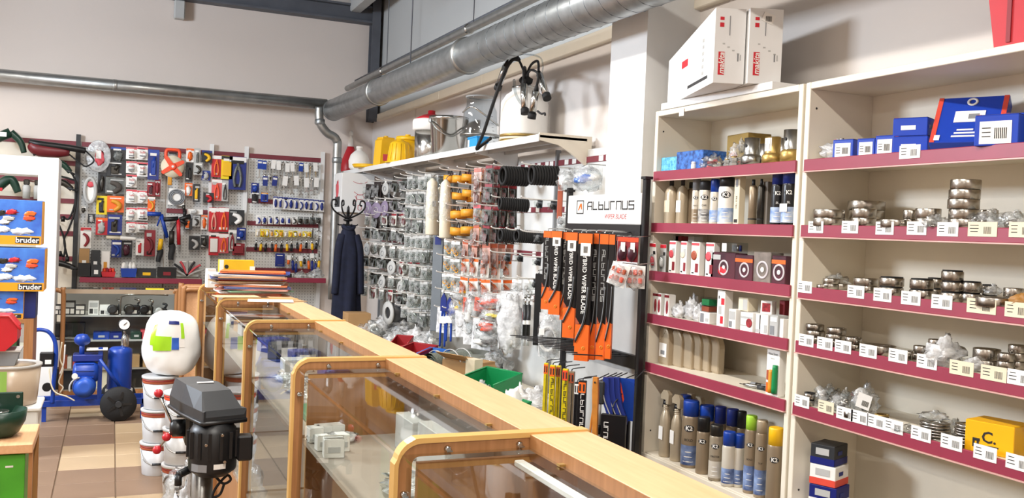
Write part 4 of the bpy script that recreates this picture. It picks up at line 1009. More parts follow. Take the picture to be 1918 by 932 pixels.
# milk can with white collar and red lid
p = lsp(805, .17); t = T('milk_can', 'stainless milk can with white collar and domed red lid', 'can', p)
MB().lathe([(.125, 0), (.13, .006), (.13, .25)], 34).build('body', chrome, t)
MB().lathe([(.132, .235), (.15, .245), (.152, .31), (.145, .325), (.12, .33)], 34).build('collar', paper, t)
MB().lathe([(.14, .328), (.11, .345), (.07, .365), (.03, .375), (.03, .4), (.022, .405)], 30).build('lid', red, t)
MB().box((0, 0, 0), (.05, .001, .035)).build('sticker', paper, t, (.03, -.1295, .15), (0, 0, .2))
p = lsp(838, .15); t = T('steel_bucket', 'polished steel bucket with rope handle on the wall shelf', 'bucket', p)
MB().lathe([(.115, 0), (.12, .006), (.145, .285), (.15, .29), (.15, .296), (.143, .296), (.115, .01)], 38).build('body', chrome, t)
for s_ in (-1, 1): MB().box((s_*.147, 0, .265), (.02, .03, .03), ch=.004).build('ear', steel, t)
MB().tube([(-.15, 0, .268), (-.13, -.09, .20), (-.03, -.146, .14), (.07, -.13, .2), (.145, -.03, .268)], .005).build('handle', steel, t)
MB().lathe([(.1465, .27), (.152, .275), (.1525, .3), (.147, .3)], 38, caps=False).build('rim', chrome, t)
# clear calf pail
p = lsp(897, .15); t = T('clear_pail', 'transparent graduated milking pail with a wire handle', 'pail', p)
MB().lathe([(.13, 0), (.135, .01), (.115, .28), (.10, .31), (.1, .37)], 36, caps=False).build('wall', clearp, t); MB().lathe([(.13, .002), (.0, .002)], 36).build('bottom', clearp, t)
MB().lathe([(.1, .37), (.106, .37), (.106, .38), (.1, .38)], 36, caps=False).build('rim', lgrey, t)
for k in range(10): MB().add(wrap([(x, 0, z) for z in (.06+.025*k, .063+.025*k) for x in (-.012, .012)], .135-.06*(k/14), .5), [(0, 1, 3, 2)]).build('graduation', grey, t)
MB().tube([(-.13, 0, .26), (-.1, -.1, .29), (.0, -.15, .22), (.1, -.09, .18), (.13, 0, .2)], .006).build('handle', chrome, t)
MB().lathe([(.136, .1), (.139, .1), (.139, .115), (.136, .115)], 36, caps=False).build('hoop', steel, t)
p = lsp(895, .045); t = carton('blue_tub', 'small sky blue tub in front of the clear pail', 'tub', p, .17, .085, .062, cyan, rot=R90); MB().box((0, 0, .066), (.176, .09, .008)).build('lid', cyan, t); MB().box((-.065, -.0435, .03), (.03, .001, .045)).build('white_label', paper, t)
# milking bucket and its cluster
p = lsp(980, .16); t = T('milking_bucket', 'big white milking bucket with gold coloured base rings', 'bucket', p)
MB().lathe([(.148, .05), (.15, .06), (.15, .25), (.12, .30), (.085, .325), (.085, .345)], 40).build('body', paper, t)
for k in range(3): MB().lathe([(.14, .018*k), (.153-.001*k, .018*k+.003), (.153-.001*k, .018*k+.013), (.14, .018*k+.016)], 40).build('base_ring', (gold, cream, gold)[k], t)
MB().lathe([(.088, .34), (.088, .352), (.05, .362), (.02, .365)], 28).build('lid', chrome, t)
p2_ = Vector((LS_X0+.05, YX(990, LS_X0+.05, 2.3), 2.0)); 
t = T('milking_cluster', 'milking cluster of four steel teat cups with black hoses, over the bucket', 'milking cluster', p+Vector((0, 0, .365)))
MB().blob((0, 0, .03), (.09, .07, .06), amp=.1, nu=14, nv=8).build('claw', black_matt, t)
MB().cyl((-.0, 0, .04), (0, 0, .085), .02, n=12).build('claw_knob', dgrey, t)
cups = [(1175-1100, 0)]
def cup(px0, py0, px1, py1, X):
    a, b2 = onx(px0, py0, X)-t.location, onx(px1, py1, X)-t.location; d = (b2-a).normalized()
    c = MB(); c.cyl(a, b2, .0205, n=16); c.build('teat_cup', chrome, t)
    c = MB(); c.cyl(b2-d*.004, b2+d*.028, .0245, n=16); c.build('cup_mouth', black_matt, t)
    c = MB(); c.cyl(a-d*.03, a, .009, n=10, r1=.015); c.build('cup_neck', black_matt, t)
    c = MB(); c.tube([a-d*.03, a-d*.06+Vector((0, 0, .035)), Vector((0, 0, .09))*.6+(a-d*.05)*.4+Vector((0, 0, .03)), Vector((0, 0, .05))], .0075, n=8); c.build('short_hose', black_matt, t)
cup(981, 158, 983, 205, LS_X0-.02); cup(1004, 170, 997, 213, LS_X0-.03); cup(1011, 140, 1023, 178, LS_X0+.02); cup(948, 122, 934, 160, LS_X0-.0)
hp = [(955, 118, .06), (963, 104, .05), (972, 112, .04), (960, 112, .0), (945, 135, -.04), (925, 190, -.06), (905, 250, -.06), (893, 278, -.055), (902, 272, -.03), (920, 258, .01)]
MB().tube([onx(x, y, LS_X0+d)-t.location for x, y, d in hp], .011, n=10).build('long_hose', black_matt, t)
MB().tube([onx(x, y, LS_X0+d)-t.location for x, y, d in [(946, 115, .02), (960, 103, .02), (990, 102, .03), (1012, 108, .06), (1017, 125, .08), (1014, 140, .07)]], .005, n=8).build('air_line', clearp, t)
MB().tube([onx(x, y, LS_X0+d)-t.location for x, y, d in [(963, 150, .02), (966, 175, .0), (975, 192, .0), (985, 196, .01)]], .009, n=8).build('clear_tube', clearp, t)
MB().tube([onx(x, y, LS_X0+d)-t.location for x, y, d in [(1007, 208, -.02), (1014, 213, -.03), (1020, 212, -.03), (1021, 216, -.03)]], .006, n=8).build('hook', black_matt, t)

# ================================================================== pegboard on the right wall with hooks
PB_X = 2.505
perf = PERF('perforated_white_panel', '#dcdcd8', '#8b8b88', .03, .12)
perf_g = PERF('perforated_dull_panel', '#8d8a84', '#4f4c48', .03, .14)
pb = T('pegboard', 'white perforated hook wall under the long shelf on the right', 'pegboard', (0, 0, 0))
for k, (a, b2) in enumerate(((4.10, 5.10), (5.10, 6.10), (6.10, 7.10), (7.10, 8.10), (8.10, 9.05))):
    MB().box((PB_X+.01, (a+b2)/2, 1.16), (.02, b2-a-.012, 1.66)).build('panel', perf if k < 2 else perf_g, pb)
    MB().box((PB_X-.004, b2-.003, 1.16), (.03, .02, 1.7)).build('upright', grey, pb)
    for z in (1.93, 1.645, 1.36, 1.075):
        MB().box((PB_X-.003, (a+b2)/2, z), (.008, b2-a-.03, .034)).build('rail', rail_red, pb)
        for j in range(9):
            if random.random() < .7: MB().box((PB_X-.0085, a+.06+.1*j+random.uniform(-.02, .02), z), (.002, .05, .03)).build('price_tag', paper, pb)
hook_me = MB().tube([(0, 0, 0), (-.12, 0, 0), (-.29, 0, .004), (-.325, 0, .016)], .0042, n=6, sub=3).mesh('hook', M('white_wire', '#f2f0ec', .3, 0))
def hook(y, z, x=PB_X): return ob('hook', hook_me, pb, (x-.004, y, z))
# ---- kinds of goods that hang on hooks (hang point at the origin, facing -Y, hanging down)
PROTO = {}
def proto(key, fn):
    if key not in PROTO: PROTO[key] = fn()
    return PROTO[key]
def mpart(name, mb, mat): return (name, mb.mesh(name, mat))
def k_packet(w, h, content, filmm=film_d, head=paper):
    def f():
        r = random.Random(w*1000+h*77)
        a = MB().box((0, 0, -.012), (w, .003, .024)); c = MB()
        c.sheet(lambda u, v: ((u-.5)*w, -.004-.006*math.sin(PI*u)*math.sin(PI*v)+.003*r.random(), -.022-(h-.024)*v), 4, 5); c.sheet(lambda u, v: ((.5-u)*w, .004+.004*math.sin(PI*u)*math.sin(PI*v), -.022-(h-.024)*v), 4, 4)
        d = MB()
        for i in range(3): d.lathe([(w*.12, 0), (w*.2, 0), (w*.2, .005), (w*.12, .005), (w*.12, 0)], 10, 0, TR((i-1)*w*.22, 0, -h*(.5+.13*i)) @ RX(1.3), caps=False)
        return [mpart('header', a, head), mpart('film', c, filmm), mpart('content', d, content)]
    return f
def k_roll(r, h, mat):
    def f():
        b = MB().lathe([(r*.5, -.035-h), (r, -.035-h), (r, -.035), (r*.5, -.035), (r*.5, -.035-h)], 22, caps=False)
        c = MB().tube([(r*.55, 0, -.04), (r*.2, 0, -.008), (0, 0, 0), (-r*.2, 0, -.008), (-r*.55, 0, -.04)], .004, n=5, sub=3)
        return [mpart('strap_coil', b, mat), mpart('hang_loop', c, bark)]
    return f
def k_tag(w, h, m1, m2, dth=.02, extra=None):
    """card with header and a body lump of its own colour"""
    def f():
        a = MB().box((0, 0, -h/2), (w, .0022, h)); b = MB(); sd = int(w*1e4)+int(h*3e3)+len(PROTO); r = random.Random(sd)
        b.box((r.uniform(-.08, .08)*w, -dth/2, -h*.62), (w*r.uniform(.4, .62), dth*.8, h*r.uniform(.3, .5)), ch=.004)
        b.tube([(-w*.28, -dth*.6, -h*.3), (w*r.uniform(-.1, .2), -dth*.7, -h*.45), (w*.25, -dth*.6, -h*.66), (-w*r.uniform(-.1, .2), -dth*.6, -h*.9)], lambda u: w*(.08+.05*math.sin(4*u+sd)), n=7)
        c = MB().box((0, -.002, -h*.1), (w*.96, .002, h*.16))
        return [mpart('card', a, m1), mpart('product', b, m2), mpart('header', c, extra or m2), mpart('film', MB().sheet(lambda u, v: ((u-.5)*w, -dth*1.15-.004*math.sin(9*u+7*v), -h*(.2+.78*v)), 5, 6), film_d)]
    return f
def k_disc(r, mat, rim):
    def f():
        b = MB().lathe([(0.004, -.006), (r*.9, -.006), (r, -.002), (r, .004), (r*.9, .008), (.004, .006)], 26, 0, TR(0, 0, -r-.012) @ RX(PI/2)); c = MB().lathe([(r*.35, -.009), (r*.4, -.009), (r*.4, .011), (r*.35, .011)], 18, 0, TR(0, 0, -r-.012) @ RX(PI/2), caps=False)
        d = MB().box((0, 0, -.008), (.03, .002, .02))
        return [mpart('disc', b, mat), mpart('hub_ring', c, rim), mpart('hang_tab', d, paper)]
    return f
def k_ring(r, tube_r, n, mat):
    def f():
        ps = []
        for i in range(n):
            b = MB().tube([(r*math.cos(a), (i-n/2)*tube_r*1.9, -r+r*math.sin(a)) for a in [k*PI/10 for k in range(20)]], tube_r, n=8, sub=1, closed=True); ps.append(mpart('loop', b, mat))
        return ps
    return f
def k_bar(w, h, mat, mat2=None, r=None):
    def f():
        b = MB().lathe([(w/2*.7, -h), (w/2, -h+.01), (w/2, -.03), (w/2*.5, -.02)], 12); c = MB().tube([(0, 0, -.022), (.006, 0, -.008), (0, 0, 0), (-.006, 0, -.008), (0, 0, -.022)], .002, n=5, sub=2)
        return [mpart('shaft', b, mat), mpart('hang_loop', c, mat2 or mat)]
    return f
def hang(name, key, fn, label, cat, loc, rot, group, sc=1.0):
    parts = proto(key, fn)
    t = T(name, label, cat, loc, rot, group); t.scale = (sc, sc, sc)
    for n, me in parts: ob(n, me, t)
    return t
def row_hooks(sec, rows, cols, picker):
    """one hook per row and column of a section; picker says what hangs on it"""
    for ri, z in enumerate(rows):
        for ci, y in enumerate(cols):
            it = picker(ri, ci)
            if not it: continue
            name, key, fn, cat, desc, n, step, x0, sc, turn = it
            zz = z+random.uniform(-.012, .012); yy = y+random.uniform(-.015, .015)
            hook(yy, zz)
            lab = '%s, {} on hook %s, row %s, %s' % (desc, ('one', 'two', 'three', 'four', 'five', 'six', 'seven')[ci], ('one', 'two', 'three', 'four', 'five', 'six', 'seven', 'eight', 'nine', 'ten')[ri], sec)
            for k in range(n):
                x = x0+k*step
                hang(name, key, fn, lab.format('alone' if n == 1 else ('outermost', 'second', 'third', 'innermost')[k] if n == 4 else ('outermost', 'middle', 'innermost')[k] if n == 3 else ('outer', 'inner')[k]), cat, (x, yy, zz-.003+(.008 if x < PB_X-.27 else 0)), (random.uniform(-.06, .06), random.uniform(-.08, .08), R90+turn+random.uniform(-.15, .15)), 'goods on hooks, '+sec+', row %d hook %d' % (ri+1, ci+1), sc*random.uniform(.92, 1.06))
rnd = random.Random(5)
smoke = M('smoked_pack', '#6f7370', .35, var=.25, scale=40); mauve = M('mauve_pad', '#8d7f98', .6, var=.1); brownp = M('dark_brown_pad', '#2c211f', .7)
silverp = M('silver_parts', '#b9bdb8', .3, .6, var=.2, scale=60)
def pickA(ri, ci):
    v = [('abrasive_disc', 'discA', k_disc(.075, mauve, lgrey), 'disc', 'mauve buffing disc', 3, .075, 2.27, 1, .3),
         ('abrasive_disc', 'discB', k_disc(.06, lgrey, grey), 'disc', 'pale grey disc', 3, .07, 2.27, 1, .3),
         ('rubber_pad', 'padA', k_tag(.11, .15, brownp, brownp, .03), 'pad', 'dark square pad', 2, .1, 2.28, 1, .4),
         ('parts_packet', 'packA', k_packet(.08, .11, silverp), 'packet', 'clear packet of bright fittings', 3, .07, 2.27, 1, .4),
         ('parts_packet', 'packR', k_tag(.07, .11, paper, dred, .02), 'packet', 'white and dark red pack', 3, .07, 2.27, 1, .4),
         ('parts_packet', 'packS', k_tag(.08, .10, smoke, dsteel, .03), 'packet', 'smoky dark pack', 3, .07, 2.27, 1, .4)]
    if ri == 0: return v[2] if ci < 2 else v[1] if ci == 2 else v[5]
    if ri == 1: return v[0] if ci < 3 else v[5]
    if ri == 2: return v[3] if ci == 0 else v[2] if ci == 1 else v[4]
    if ri == 4: return v[1] if ci in (0, 2) else v[3]
    return v[rnd.choice((1, 3, 3, 4, 5, 5))]
row_hooks('far right pegboard', [1.905, 1.745, 1.61, 1.475, 1.34, 1.205, 1.07, .94], [8.75, 8.45, 8.15, 7.85, 7.55], pickA)
def pickB(ri, ci):
    v = [('parts_packet', 'pB1', k_packet(.075, .105, silverp, film_d, lgrey), 'packet', 'small clear packet of steel rings', 4, .058, 2.26, 1, .5),
         ('parts_packet', 'pB2', k_tag(.07, .11, smoke, silverp, .02, lgrey), 'packet', 'grey green carded fitting', 4, .058, 2.26, 1, .5),
         ('parts_packet', 'pB3', k_packet(.07, .12, dsteel, film_d, smoke), 'packet', 'clear packet of dark bolts', 4, .058, 2.26, 1, .5),
         ('ring_bundle', 'rB1', k_ring(.035, .004, 5, silverp), 'ring', 'bundle of bright wire rings', 3, .07, 2.27, 1, .2)]
    if ri in (6, 8): return v[3] if ci % 2 == 0 else v[0]
    return v[rnd.choice((0, 0, 1, 1, 2))]
row_hooks('grey fittings pegboard', [1.92, 1.80, 1.68, 1.56, 1.44, 1.32, 1.20, 1.08, .96, .84], [7.38, 7.22, 7.06, 6.90], pickB)
def pickD(ri, ci):
    v = [('strap_roll', 'ro1', k_roll(.056, .05, amber), 'strap', 'amber rolled lashing strap', 2, .11, 2.27, 1, 0),
         ('red_pack', 'rd1', k_tag(.06, .16, M('pink_sleeve', '#dca99c', .35, var=.15), copper, .025), 'packet', 'pink and copper sleeve', 4, .058, 2.26, 1, .5),
         ('orange_pack', 'or1', k_tag(.075, .12, paper, orange, .03), 'packet', 'orange part on white card', 3, .08, 2.26, 1, .5),
         ('amber_pack', 'am1', k_packet(.085, .12, amber, film_d, paper), 'packet', 'clear bag of amber parts', 3, .08, 2.26, 1, .5),
         ('dark_pack', 'dk1', k_tag(.06, .13, dsteel, dred, .02), 'packet', 'dark red narrow pack', 4, .058, 2.26, 1, .5)]
    if ri == 8: return ('clear_bag', 'cb1', k_packet(.14, .2, lgrey, milky, paper), 'bag', 'large milky bag', 2, .1, 2.26, 1, .6)
    if ri == 7: return ('orange_pack', 'or2', k_tag(.15, .1, M('red_orange', '#ef5a2e', .4), orange2, .05), 'packet', 'wide bright orange pack', 2, .1, 2.26, 1, .7) if ci > 2 else v[3]
    if ri == 5 or ri == 6: return v[3] if ci < 2 else v[2]
    if ri == 4: return v[3] if ci < 2 else v[1]
    if ci < 3: return v[0]
    w = [v[1], ('red_pack', 'rd2', k_packet(.065, .15, copper, film_d, pink), 'packet', 'clear sleeve with copper parts', 4, .058, 2.26, 1, .5), ('red_pack', 'rd3', k_tag(.055, .15, M('pale_pink_card', '#e6c3b8', .4, var=.1), M('brick_red', '#a8453a', .4, var=.2, scale=50), .02, paper), 'packet', 'pale pink card with brick red part', 4, .058, 2.26, 1, .5)]
    return w[(ri*2+ci) % 3] if ci < 4 else v[4]
row_hooks('orange strap pegboard', [1.925, 1.80, 1.67, 1.545, 1.42, 1.30, 1.18, 1.05, .93], [6.38, 6.2, 6.0, 5.82, 5.62], pickD)
def pickE(ri, ci):
    v = [('belt_coil', 'be1', k_ring(.052, .009, 10, black_matt), 'belt', 'coil of wide black belt', 1, .1, 2.33, 1, 0),
         ('belt_coil', 'be2', k_ring(.034, .0075, 13, black_matt), 'belt', 'small coil of black belt', 1, .1, 2.34, 1, 0),
         ('rubber_bar', 'be3', k_tag(.04, .05, dgrey, black_matt, .03), 'rubber part', 'little black rubber part', 2, .09, 2.3, 1, .5),
         ('parts_packet', 'pE1', k_packet(.07, .1, lgrey, film), 'packet', 'clear packet with white header', 3, .08, 2.27, 1, .5)]
    if ri == 0: return v[0] if ci in (0, 2) else None
    if ri == 1: return v[1] if ci == 0 else v[2] if ci == 2 else None
    if ri == 2: return v[1] if ci < 2 else v[2]
    if ri == 3: return v[2] if ci in (0, 2) else None
    if ri == 4: return v[3] if ci == 1 else v[2] if ci == 2 else None
    return v[3] if ci == 0 and ri == 5 else None
row_hooks('black belt pegboard', [1.90, 1.70, 1.50, 1.36, 1.22, 1.10], [5.36, 5.12, 4.90], pickE)

# ---- single pieces in front of the pegboards
def tall_roll(label, px, y0, y1, w, mat, X=2.22):
    a, b2 = onx(px, y0, X), onx(px, y1, X)
    t = T('paper_roll', label, 'roll', (a.x, a.y, b2.z), (0, -.03, 0)); h = a.z-b2.z
    MB().lathe([(w*.42, 0), (w*.5, .01), (w*.47, h*.6), (w*.38, h*.93), (w*.12, h)], 18).build('roll', mat, t)
    MB().blob((0, 0, h*.5), (w*1.12, w*1.12, h*1.02), amp=.05, nu=14, nv=10, flat=False).build('film', film, t)
    MB().box((0, -w*.5, h*.55), (w*.3, .002, h*.1)).build('label', lgrey, t); MB().tube([(0, 0, h), (.03, 0, h+.03), (.1, 0, h+.03)], .003, n=5).build('hang_wire', steel, t)
    return t
ivory = M('ivory_foam', '#e6dfc8', .6, var=.05)
tall_roll('long ivory roll in clear film, left of the pair by the straps', 813, 334, 440, .10, ivory); tall_roll('thin ivory roll between the two long rolls', 826, 350, 440, .06, ivory, 2.3)
tall_roll('long ivory roll in clear film, right of the pair by the straps', 838, 336, 446, .09, ivory)
def slat_item(name, label, cat, px0, px1, y0, y1, mat, X=2.3, th=.02, extra=None):
    a, b2 = onx((px0+px1)/2, y0, X), onx((px0+px1)/2, y1, X); w = abs(px1-px0)*MPP(a)
    t = T(name, label, cat, (a.x, a.y, b2.z), (0, 0, R90+.9)); h = a.z-b2.z
    MB().box((0, 0, h/2), (w, th, h), ch=min(.004, w*.2)).build('profile', mat, t)
    MB().cyl((0, 0, h), (0, 0, h+.012), .004, n=6).build('hang_stub', steel, t)
    for (u, v0, v1, m_) in (extra or []): MB().box((u*w, -th/2-.001, h*(v0+v1)/2), (w*.6, .002, h*(v1-v0))).build('label', m_, t)
    MB().tube([(0, 0, h+.01), (0, .03, h+.02), (.1, .12, h+.02)], .003, n=5, sub=3).build('hook_wire', steel, t)
    return t
slat_item('grey_profile', 'long flat grey profile hanging between the grey fittings and straps', 'profile', 812, 832, 440, 622, M('slate_grey', '#70777d', .5), extra=[(0, .9, .98, dblue)])
slat_item('white_profile', 'long narrow white bag hanging right of the grey profile', 'bag', 834, 848, 440, 590, milky, X=2.28, th=.03, extra=[(0, .2, .3, lgrey)])
for k, (px, y0, y1) in enumerate(((832, 548, 650), (843, 556, 640))):
    a, b2 = onx(px, y0, 2.2), onx(px, y1, 2.2); h = a.z-b2.z
    t = T('blue_pincers', ('left', 'right')[k]+' blue handled long pincers hanging below the straps', 'pincers', (a.x, a.y, b2.z), R90+.9)
    for s_ in (-1, 1): MB().tube([(s_*.018, 0, 0), (s_*.016, 0, h*.4), (s_*.008, 0, h*.62), (s_*.004, 0, h*.7)], .008, n=8).build('handle', blue, t)
    MB().prism([(-.022, h*.66), (.022, h*.66), (.02, h*.9), (0, h), (-.02, h*.9)], .02).build('head', dblue, t); MB().box((0, -.014, h*.5), (.05, .002, .05)).build('tag', paper, t)
    MB().tube([(0, 0, h), (0, .02, h+.012), (.1, .2, h+.012)], .003, n=5, sub=3).build('hook_wire', steel, t)
# blue bundle and clear bags below the straps
def hung_bag(name, label, px, py, w, h, mat, inner, X=2.24, seed=0):
    a = onx(px, py, X); t = T(name, label, 'bag', (a.x, a.y, a.z), (0, 0, R90+.8))
    MB().prism([(-w*.46, 0), (w*.46, 0), (w*.5, -h*.12), (w*.5, -h*.97), (-w*.5, -h*.97), (-w*.5, -h*.12)], .004).build('header', mat, t)
    b = MB(); b.blob((0, -.012, -h*.55), (w*1.02, .06, h*.95), amp=.2, freq=4, seed=seed, nu=18, nv=12, flat=False); b.build('film', film if mat is not milky else milky, t)
    r = random.Random(seed)
    for i, im in enumerate(inner):
        MB().blob(((r.random()-.5)*w*.5, -.014, -h*(.3+.5*r.random())), (w*.5, .04, h*.28), amp=.25, freq=4, seed=seed+i, nu=10, nv=7, flat=False).build('content', im, t)
    MB().tube([(0, 0, 0), (0, .02, .01), (.12, .18, .012)], .003, n=5, sub=3).build('hook_wire', steel, t)
    return t
hung_bag('parts_bag', 'clear bag with blue and yellow parts below the straps', 855, 560, .12, .14, film, [blue, yellow, blue], seed=61)
hung_bag('parts_bag', 'clear bag with an orange yellow roll, left of the blue bag', 862, 535, .11, .1, film, [orange, yellow], seed=62)
hung_bag('parts_bag', 'long clear bag of white fittings left of the orange packs', 886, 545, .11, .26, film, [paper, lgrey, paper], seed=63)
hung_bag('parts_bag', 'clear bag of silver scrap shaped parts below orange packs', 915, 610, .2, .13, film, [lgrey, dsteel, paper, dgrey], seed=64)
hung_bag('yellow_pack', 'bright yellow pack between the two orange packs', 922, 580, .16, .07, film, [yellow_card, yellow_card], seed=65)
hung_bag('orange_fins', 'bright orange finned pack under the yellow pack', 920, 592, .17, .11, film, [orange2, orange2, orange2], seed=66)
hung_bag('orange_fins', 'flat bright orange pack above the yellow pack', 922, 548, .17, .10, film, [orange2, orange2], seed=67)
hung_bag('white_sack', 'long white sack hanging left of the gas springs', 958, 545, .15, .36, milky, [paper, paper], seed=68)
hung_bag('pink_bag', 'pinkish clear bag behind the gas springs', 973, 565, .12, .25, film, [pink], X=2.36, seed=69)
for k, px in enumerate((985, 992)):
    a, b2 = onx(px, 552, 2.3), onx(px, 648, 2.3); h = a.z-b2.z
    t = T('gas_spring', ('left', 'right')[k]+' one of two black gas springs hanging on the white panel', 'gas spring', (a.x, a.y, b2.z))
    MB().lathe([(.009, 0), (.009, .06)], 12).build('end_fitting', lgrey, t); MB().lathe([(.012, .06), (.012, h-.06)], 12).build('cylinder', black, t); MB().lathe([(.006, h-.07), (.006, h-.01)], 10).build('rod', chrome, t); MB().blob((0, 0, h-.01), (.025, .025, .025), amp=0, flat=False, nu=8, nv=6).build('ball_joint', steel, t)
    MB().lathe([(.0125, h*.42), (.0125, h*.5)], 12, caps=False).build('label', paper, t); MB().tube([(0, 0, h), (.1, 0, h+.01), (.2, 0, h+.01)], .003, n=5).build('hook_wire', steel, t)
slat_item('black_profile', 'long black strip hanging beside the wiper blades', 'strip', 1003, 1016, 512, 648, black, X=2.3, th=.012)
a = onx(1030, 586, 2.2); t = T('cable_bag', 'clear bag with a coiled white cable left of the wipers', 'bag', a, (0, 0, R90+.85))
MB().box((0, .006, -.12), (.12, .002, .24)).build('back_film', milky, t); b = MB(); b.blob((0, -.01, -.13), (.125, .06, .25), amp=.1, seed=71, nu=16, nv=10, flat=False); b.build('film', film, t)
for k in range(5): MB().tube([((.035+.003*k)*math.cos(u), -.01-.004*k, -.14+(.05+.004*k)*math.sin(u)) for u in [j*PI/9 for j in range(18)]], .0045, n=6, sub=1, closed=True).build('cable_loop', paper if k > 1 else grey, t)
MB().box((-.03, -.044, -.10), (.03, .001, .035)).build('label', paper, t); MB().tube([(0, 0, 0), (0, .02, .012), (.1, .2, .012)], .003, n=5, sub=3).build('hook_wire', steel, t)
hung_bag('parts_bag', 'clear bag of blue printed parts above the sign', 1102, 310, .16, .13, film, [sky, paper, sky], X=2.3, seed=72)
hung_bag('parts_bag', 'clear bag of grey parts left of the blue printed bag', 1068, 318, .13, .12, film, [lgrey, grey], X=2.32, seed=73)
slat_item('red_strip', 'narrow white and red strip pack hanging left of the sign', 'pack', 1046, 1056, 330, 410, copper, X=2.3, th=.012, extra=[(0, .8, 1, paper)])
hung_bag('parts_bag', 'small grey green packet at the left post of the sign', 1056, 405, .07, .09, film, [lgrey, grey], X=2.24, seed=74)

# ---- bench with bins in front of the pegboard
bench = T('low_bench', 'low pale bench under the right pegboards, loaded with bins and bags', 'bench', (0, 0, 0))
MB().box((2.18, 6.22, .505), (.6, 3.6, .03), ch=.003).build('top', white, bench)
for y in (4.44, 5.3, 6.2, 7.1, 8.0):
    MB().box((2.18, y, .245), (.56, .03, .49)).build('leg_panel', white, bench)
BZ = .5205
def bsp(px, X, dz=0): return Vector((X, YX(px, X, BZ), BZ+dz))
def bin_(label, loc, w, d, h, mat, rot):
    t = T('storage_bin', label, 'bin', loc, rot)
    th = .004; mb = MB()
    # open box: floor and four walls, front wall lower
    mb.box((0, 0, th/2), (w*.86, d*.9, th)); mb.box((0, d/2-th, h/2), (w, th, h)); mb.box((0, -d*.47, h*.32), (w*.9, th, h*.64))
    for s_ in (-1, 1): mb.add([(s_*w*.44, -d*.47, 0), (s_*w*.44, d*.47, 0), (s_*w*.5, d*.5, h), (s_*w*.5, -d*.5, h*.72), (s_*w*.46, -d*.47, 0), (s_*w*.46, d*.47, 0), (s_*(w*.5+th), d*.5, h), (s_*(w*.5+th), -d*.5, h*.72)], [(0, 1, 2, 3), (4, 5, 6, 7), (3, 2, 6, 7), (0, 3, 7, 4)])
    mb.build('tray', mat, t)
    MB().tube([(-w/2, -d*.5, h*.72), (-w/2, d*.5, h), (w/2, d*.5, h), (w/2, -d*.5, h*.72)], .006, n=6, sub=1).build('rim', mat, t)
    return t
bin_('big green open bin on the bench behind the counter', bsp(916, 2.02), .30, .22, .17, green, R90+.35)
bin_('small green bin in front of the crumpled paper', bsp(952, 1.93), .2, .14, .10, green, R90+.2)
bin_('dark red bin on the bench left of the blue bin', bsp(778, 2.02), .24, .2, .14, M('crimson_bin', '#9a1c22', .4), R90+.5)
bin_('dark red bin tipped against the pile of bags', bsp(752, 2.02), .13, .12, .16, M('crimson_bin', '#9a1c22'), R90+.9)
bin_('blue bin with a white label left of the wire mesh roll', bsp(808, 2.08), .18, .16, .13, M('bin_blue', '#1f5fb0', .4), R90+.5)
a = bsp(838, 2.0); t = T('wire_mesh_roll', 'roll of grey green wire mesh lying on the bench', 'roll', a+Vector((0, 0, .105)), (0, 0, .35))
meshm = M('grey_green_wire', '#8f988c', .5, .4, var=.25, scale=120)
pts = []
for k in range(80):
    u = k/79; ang = u*5*2*PI; rr_ = .022+.08*u; pts.append((rr_*math.cos(ang), rr_*math.sin(ang)))
mb = MB(); n = len(pts)
vs = [(-.16, y, z) for y, z in pts]+[(.16, y, z) for y, z in pts]
mb.add(vs, [(k, k+1, n+k+1, n+k) for k in range(n-1)], 0, True); mb.build('mesh_sheet', meshm, t)
for x in (-.1, .02, .12): MB().lathe([(.103, -.005), (.106, -.005), (.106, .005), (.103, .005)], 30, 0, TR(x, 0, 0) @ RY(PI/2), caps=False).build('band', lgrey, t)
def open_carton(label, loc, w, d, h, rot, mat=kraft):
    t = T('open_carton', label, 'carton', loc, rot)
    for (c, s_) in (((0, -d/2, h/2), (w, .005, h)), ((0, d/2, h/2), (w, .005, h)), ((-w/2, 0, h/2), (.005, d, h)), ((w/2, 0, h/2), (.005, d, h))): MB().box(c, s_).build('side', mat, t)
    MB().box((0, 0, .004), (w, d, .006)).build('base', mat, t)
    MB().box((0, -d/2-.04, h+.012), (w*.96, .09, .004), 0, TR(0, -d/2, h) @ RX(-.5) @ TR(0, d/2, -h)).build('flap', mat, t); MB().box((w/2+.04, 0, h-.015), (.09, d*.96, .004), 0, TR(w/2, 0, h) @ RY(.6) @ TR(-w/2, 0, -h)).build('flap', mat, t)
    return t
open_carton('open brown carton on the bench beside the mesh roll', bsp(876, 2.06), .26, .2, .17, R90+.4)
t = carton('small_carton', 'small yellowish carton standing in the open brown one', 'box', bsp(886, 2.03, .012), .08, .07, .19, cream, rot=R90+.4)
def heap(name, label, cat, px, X, w, d, h, mat, seed, inner=(), dz=0, amp=.3):
    return bag(name, label, cat, bsp(px, X, dz), w, d, h, mat, seed, .3, list(inner), amp=amp)
heap('parts_bag', 'clear bag with a beige lump leaning in the green bin', 'bag', 898, 1.93, .16, .12, .15, milky, 81, [kraft, cream])
heap('crumpled_paper', 'crumpled white paper ball at the right of the green bin', 'paper', 968, 2.0, .18, .15, .18, paper, 82, amp=.35)
heap('crumpled_paper', 'crumpled white plastic sheets right of the paper ball', 'plastic sheet', 1000, 2.1, .24, .26, .17, milky, 83, [paper, dred, paper])
heap('crumpled_paper', 'low spread of white wrapping near the wiper stand', 'wrapping', 1002, 1.98, .2, .2, .09, paper, 84, amp=.3)
heap('parts_bag', 'white and red crumpled pack between green bins', 'pack', 945, 1.97, .09, .08, .13, milky, 85, [dred, paper])
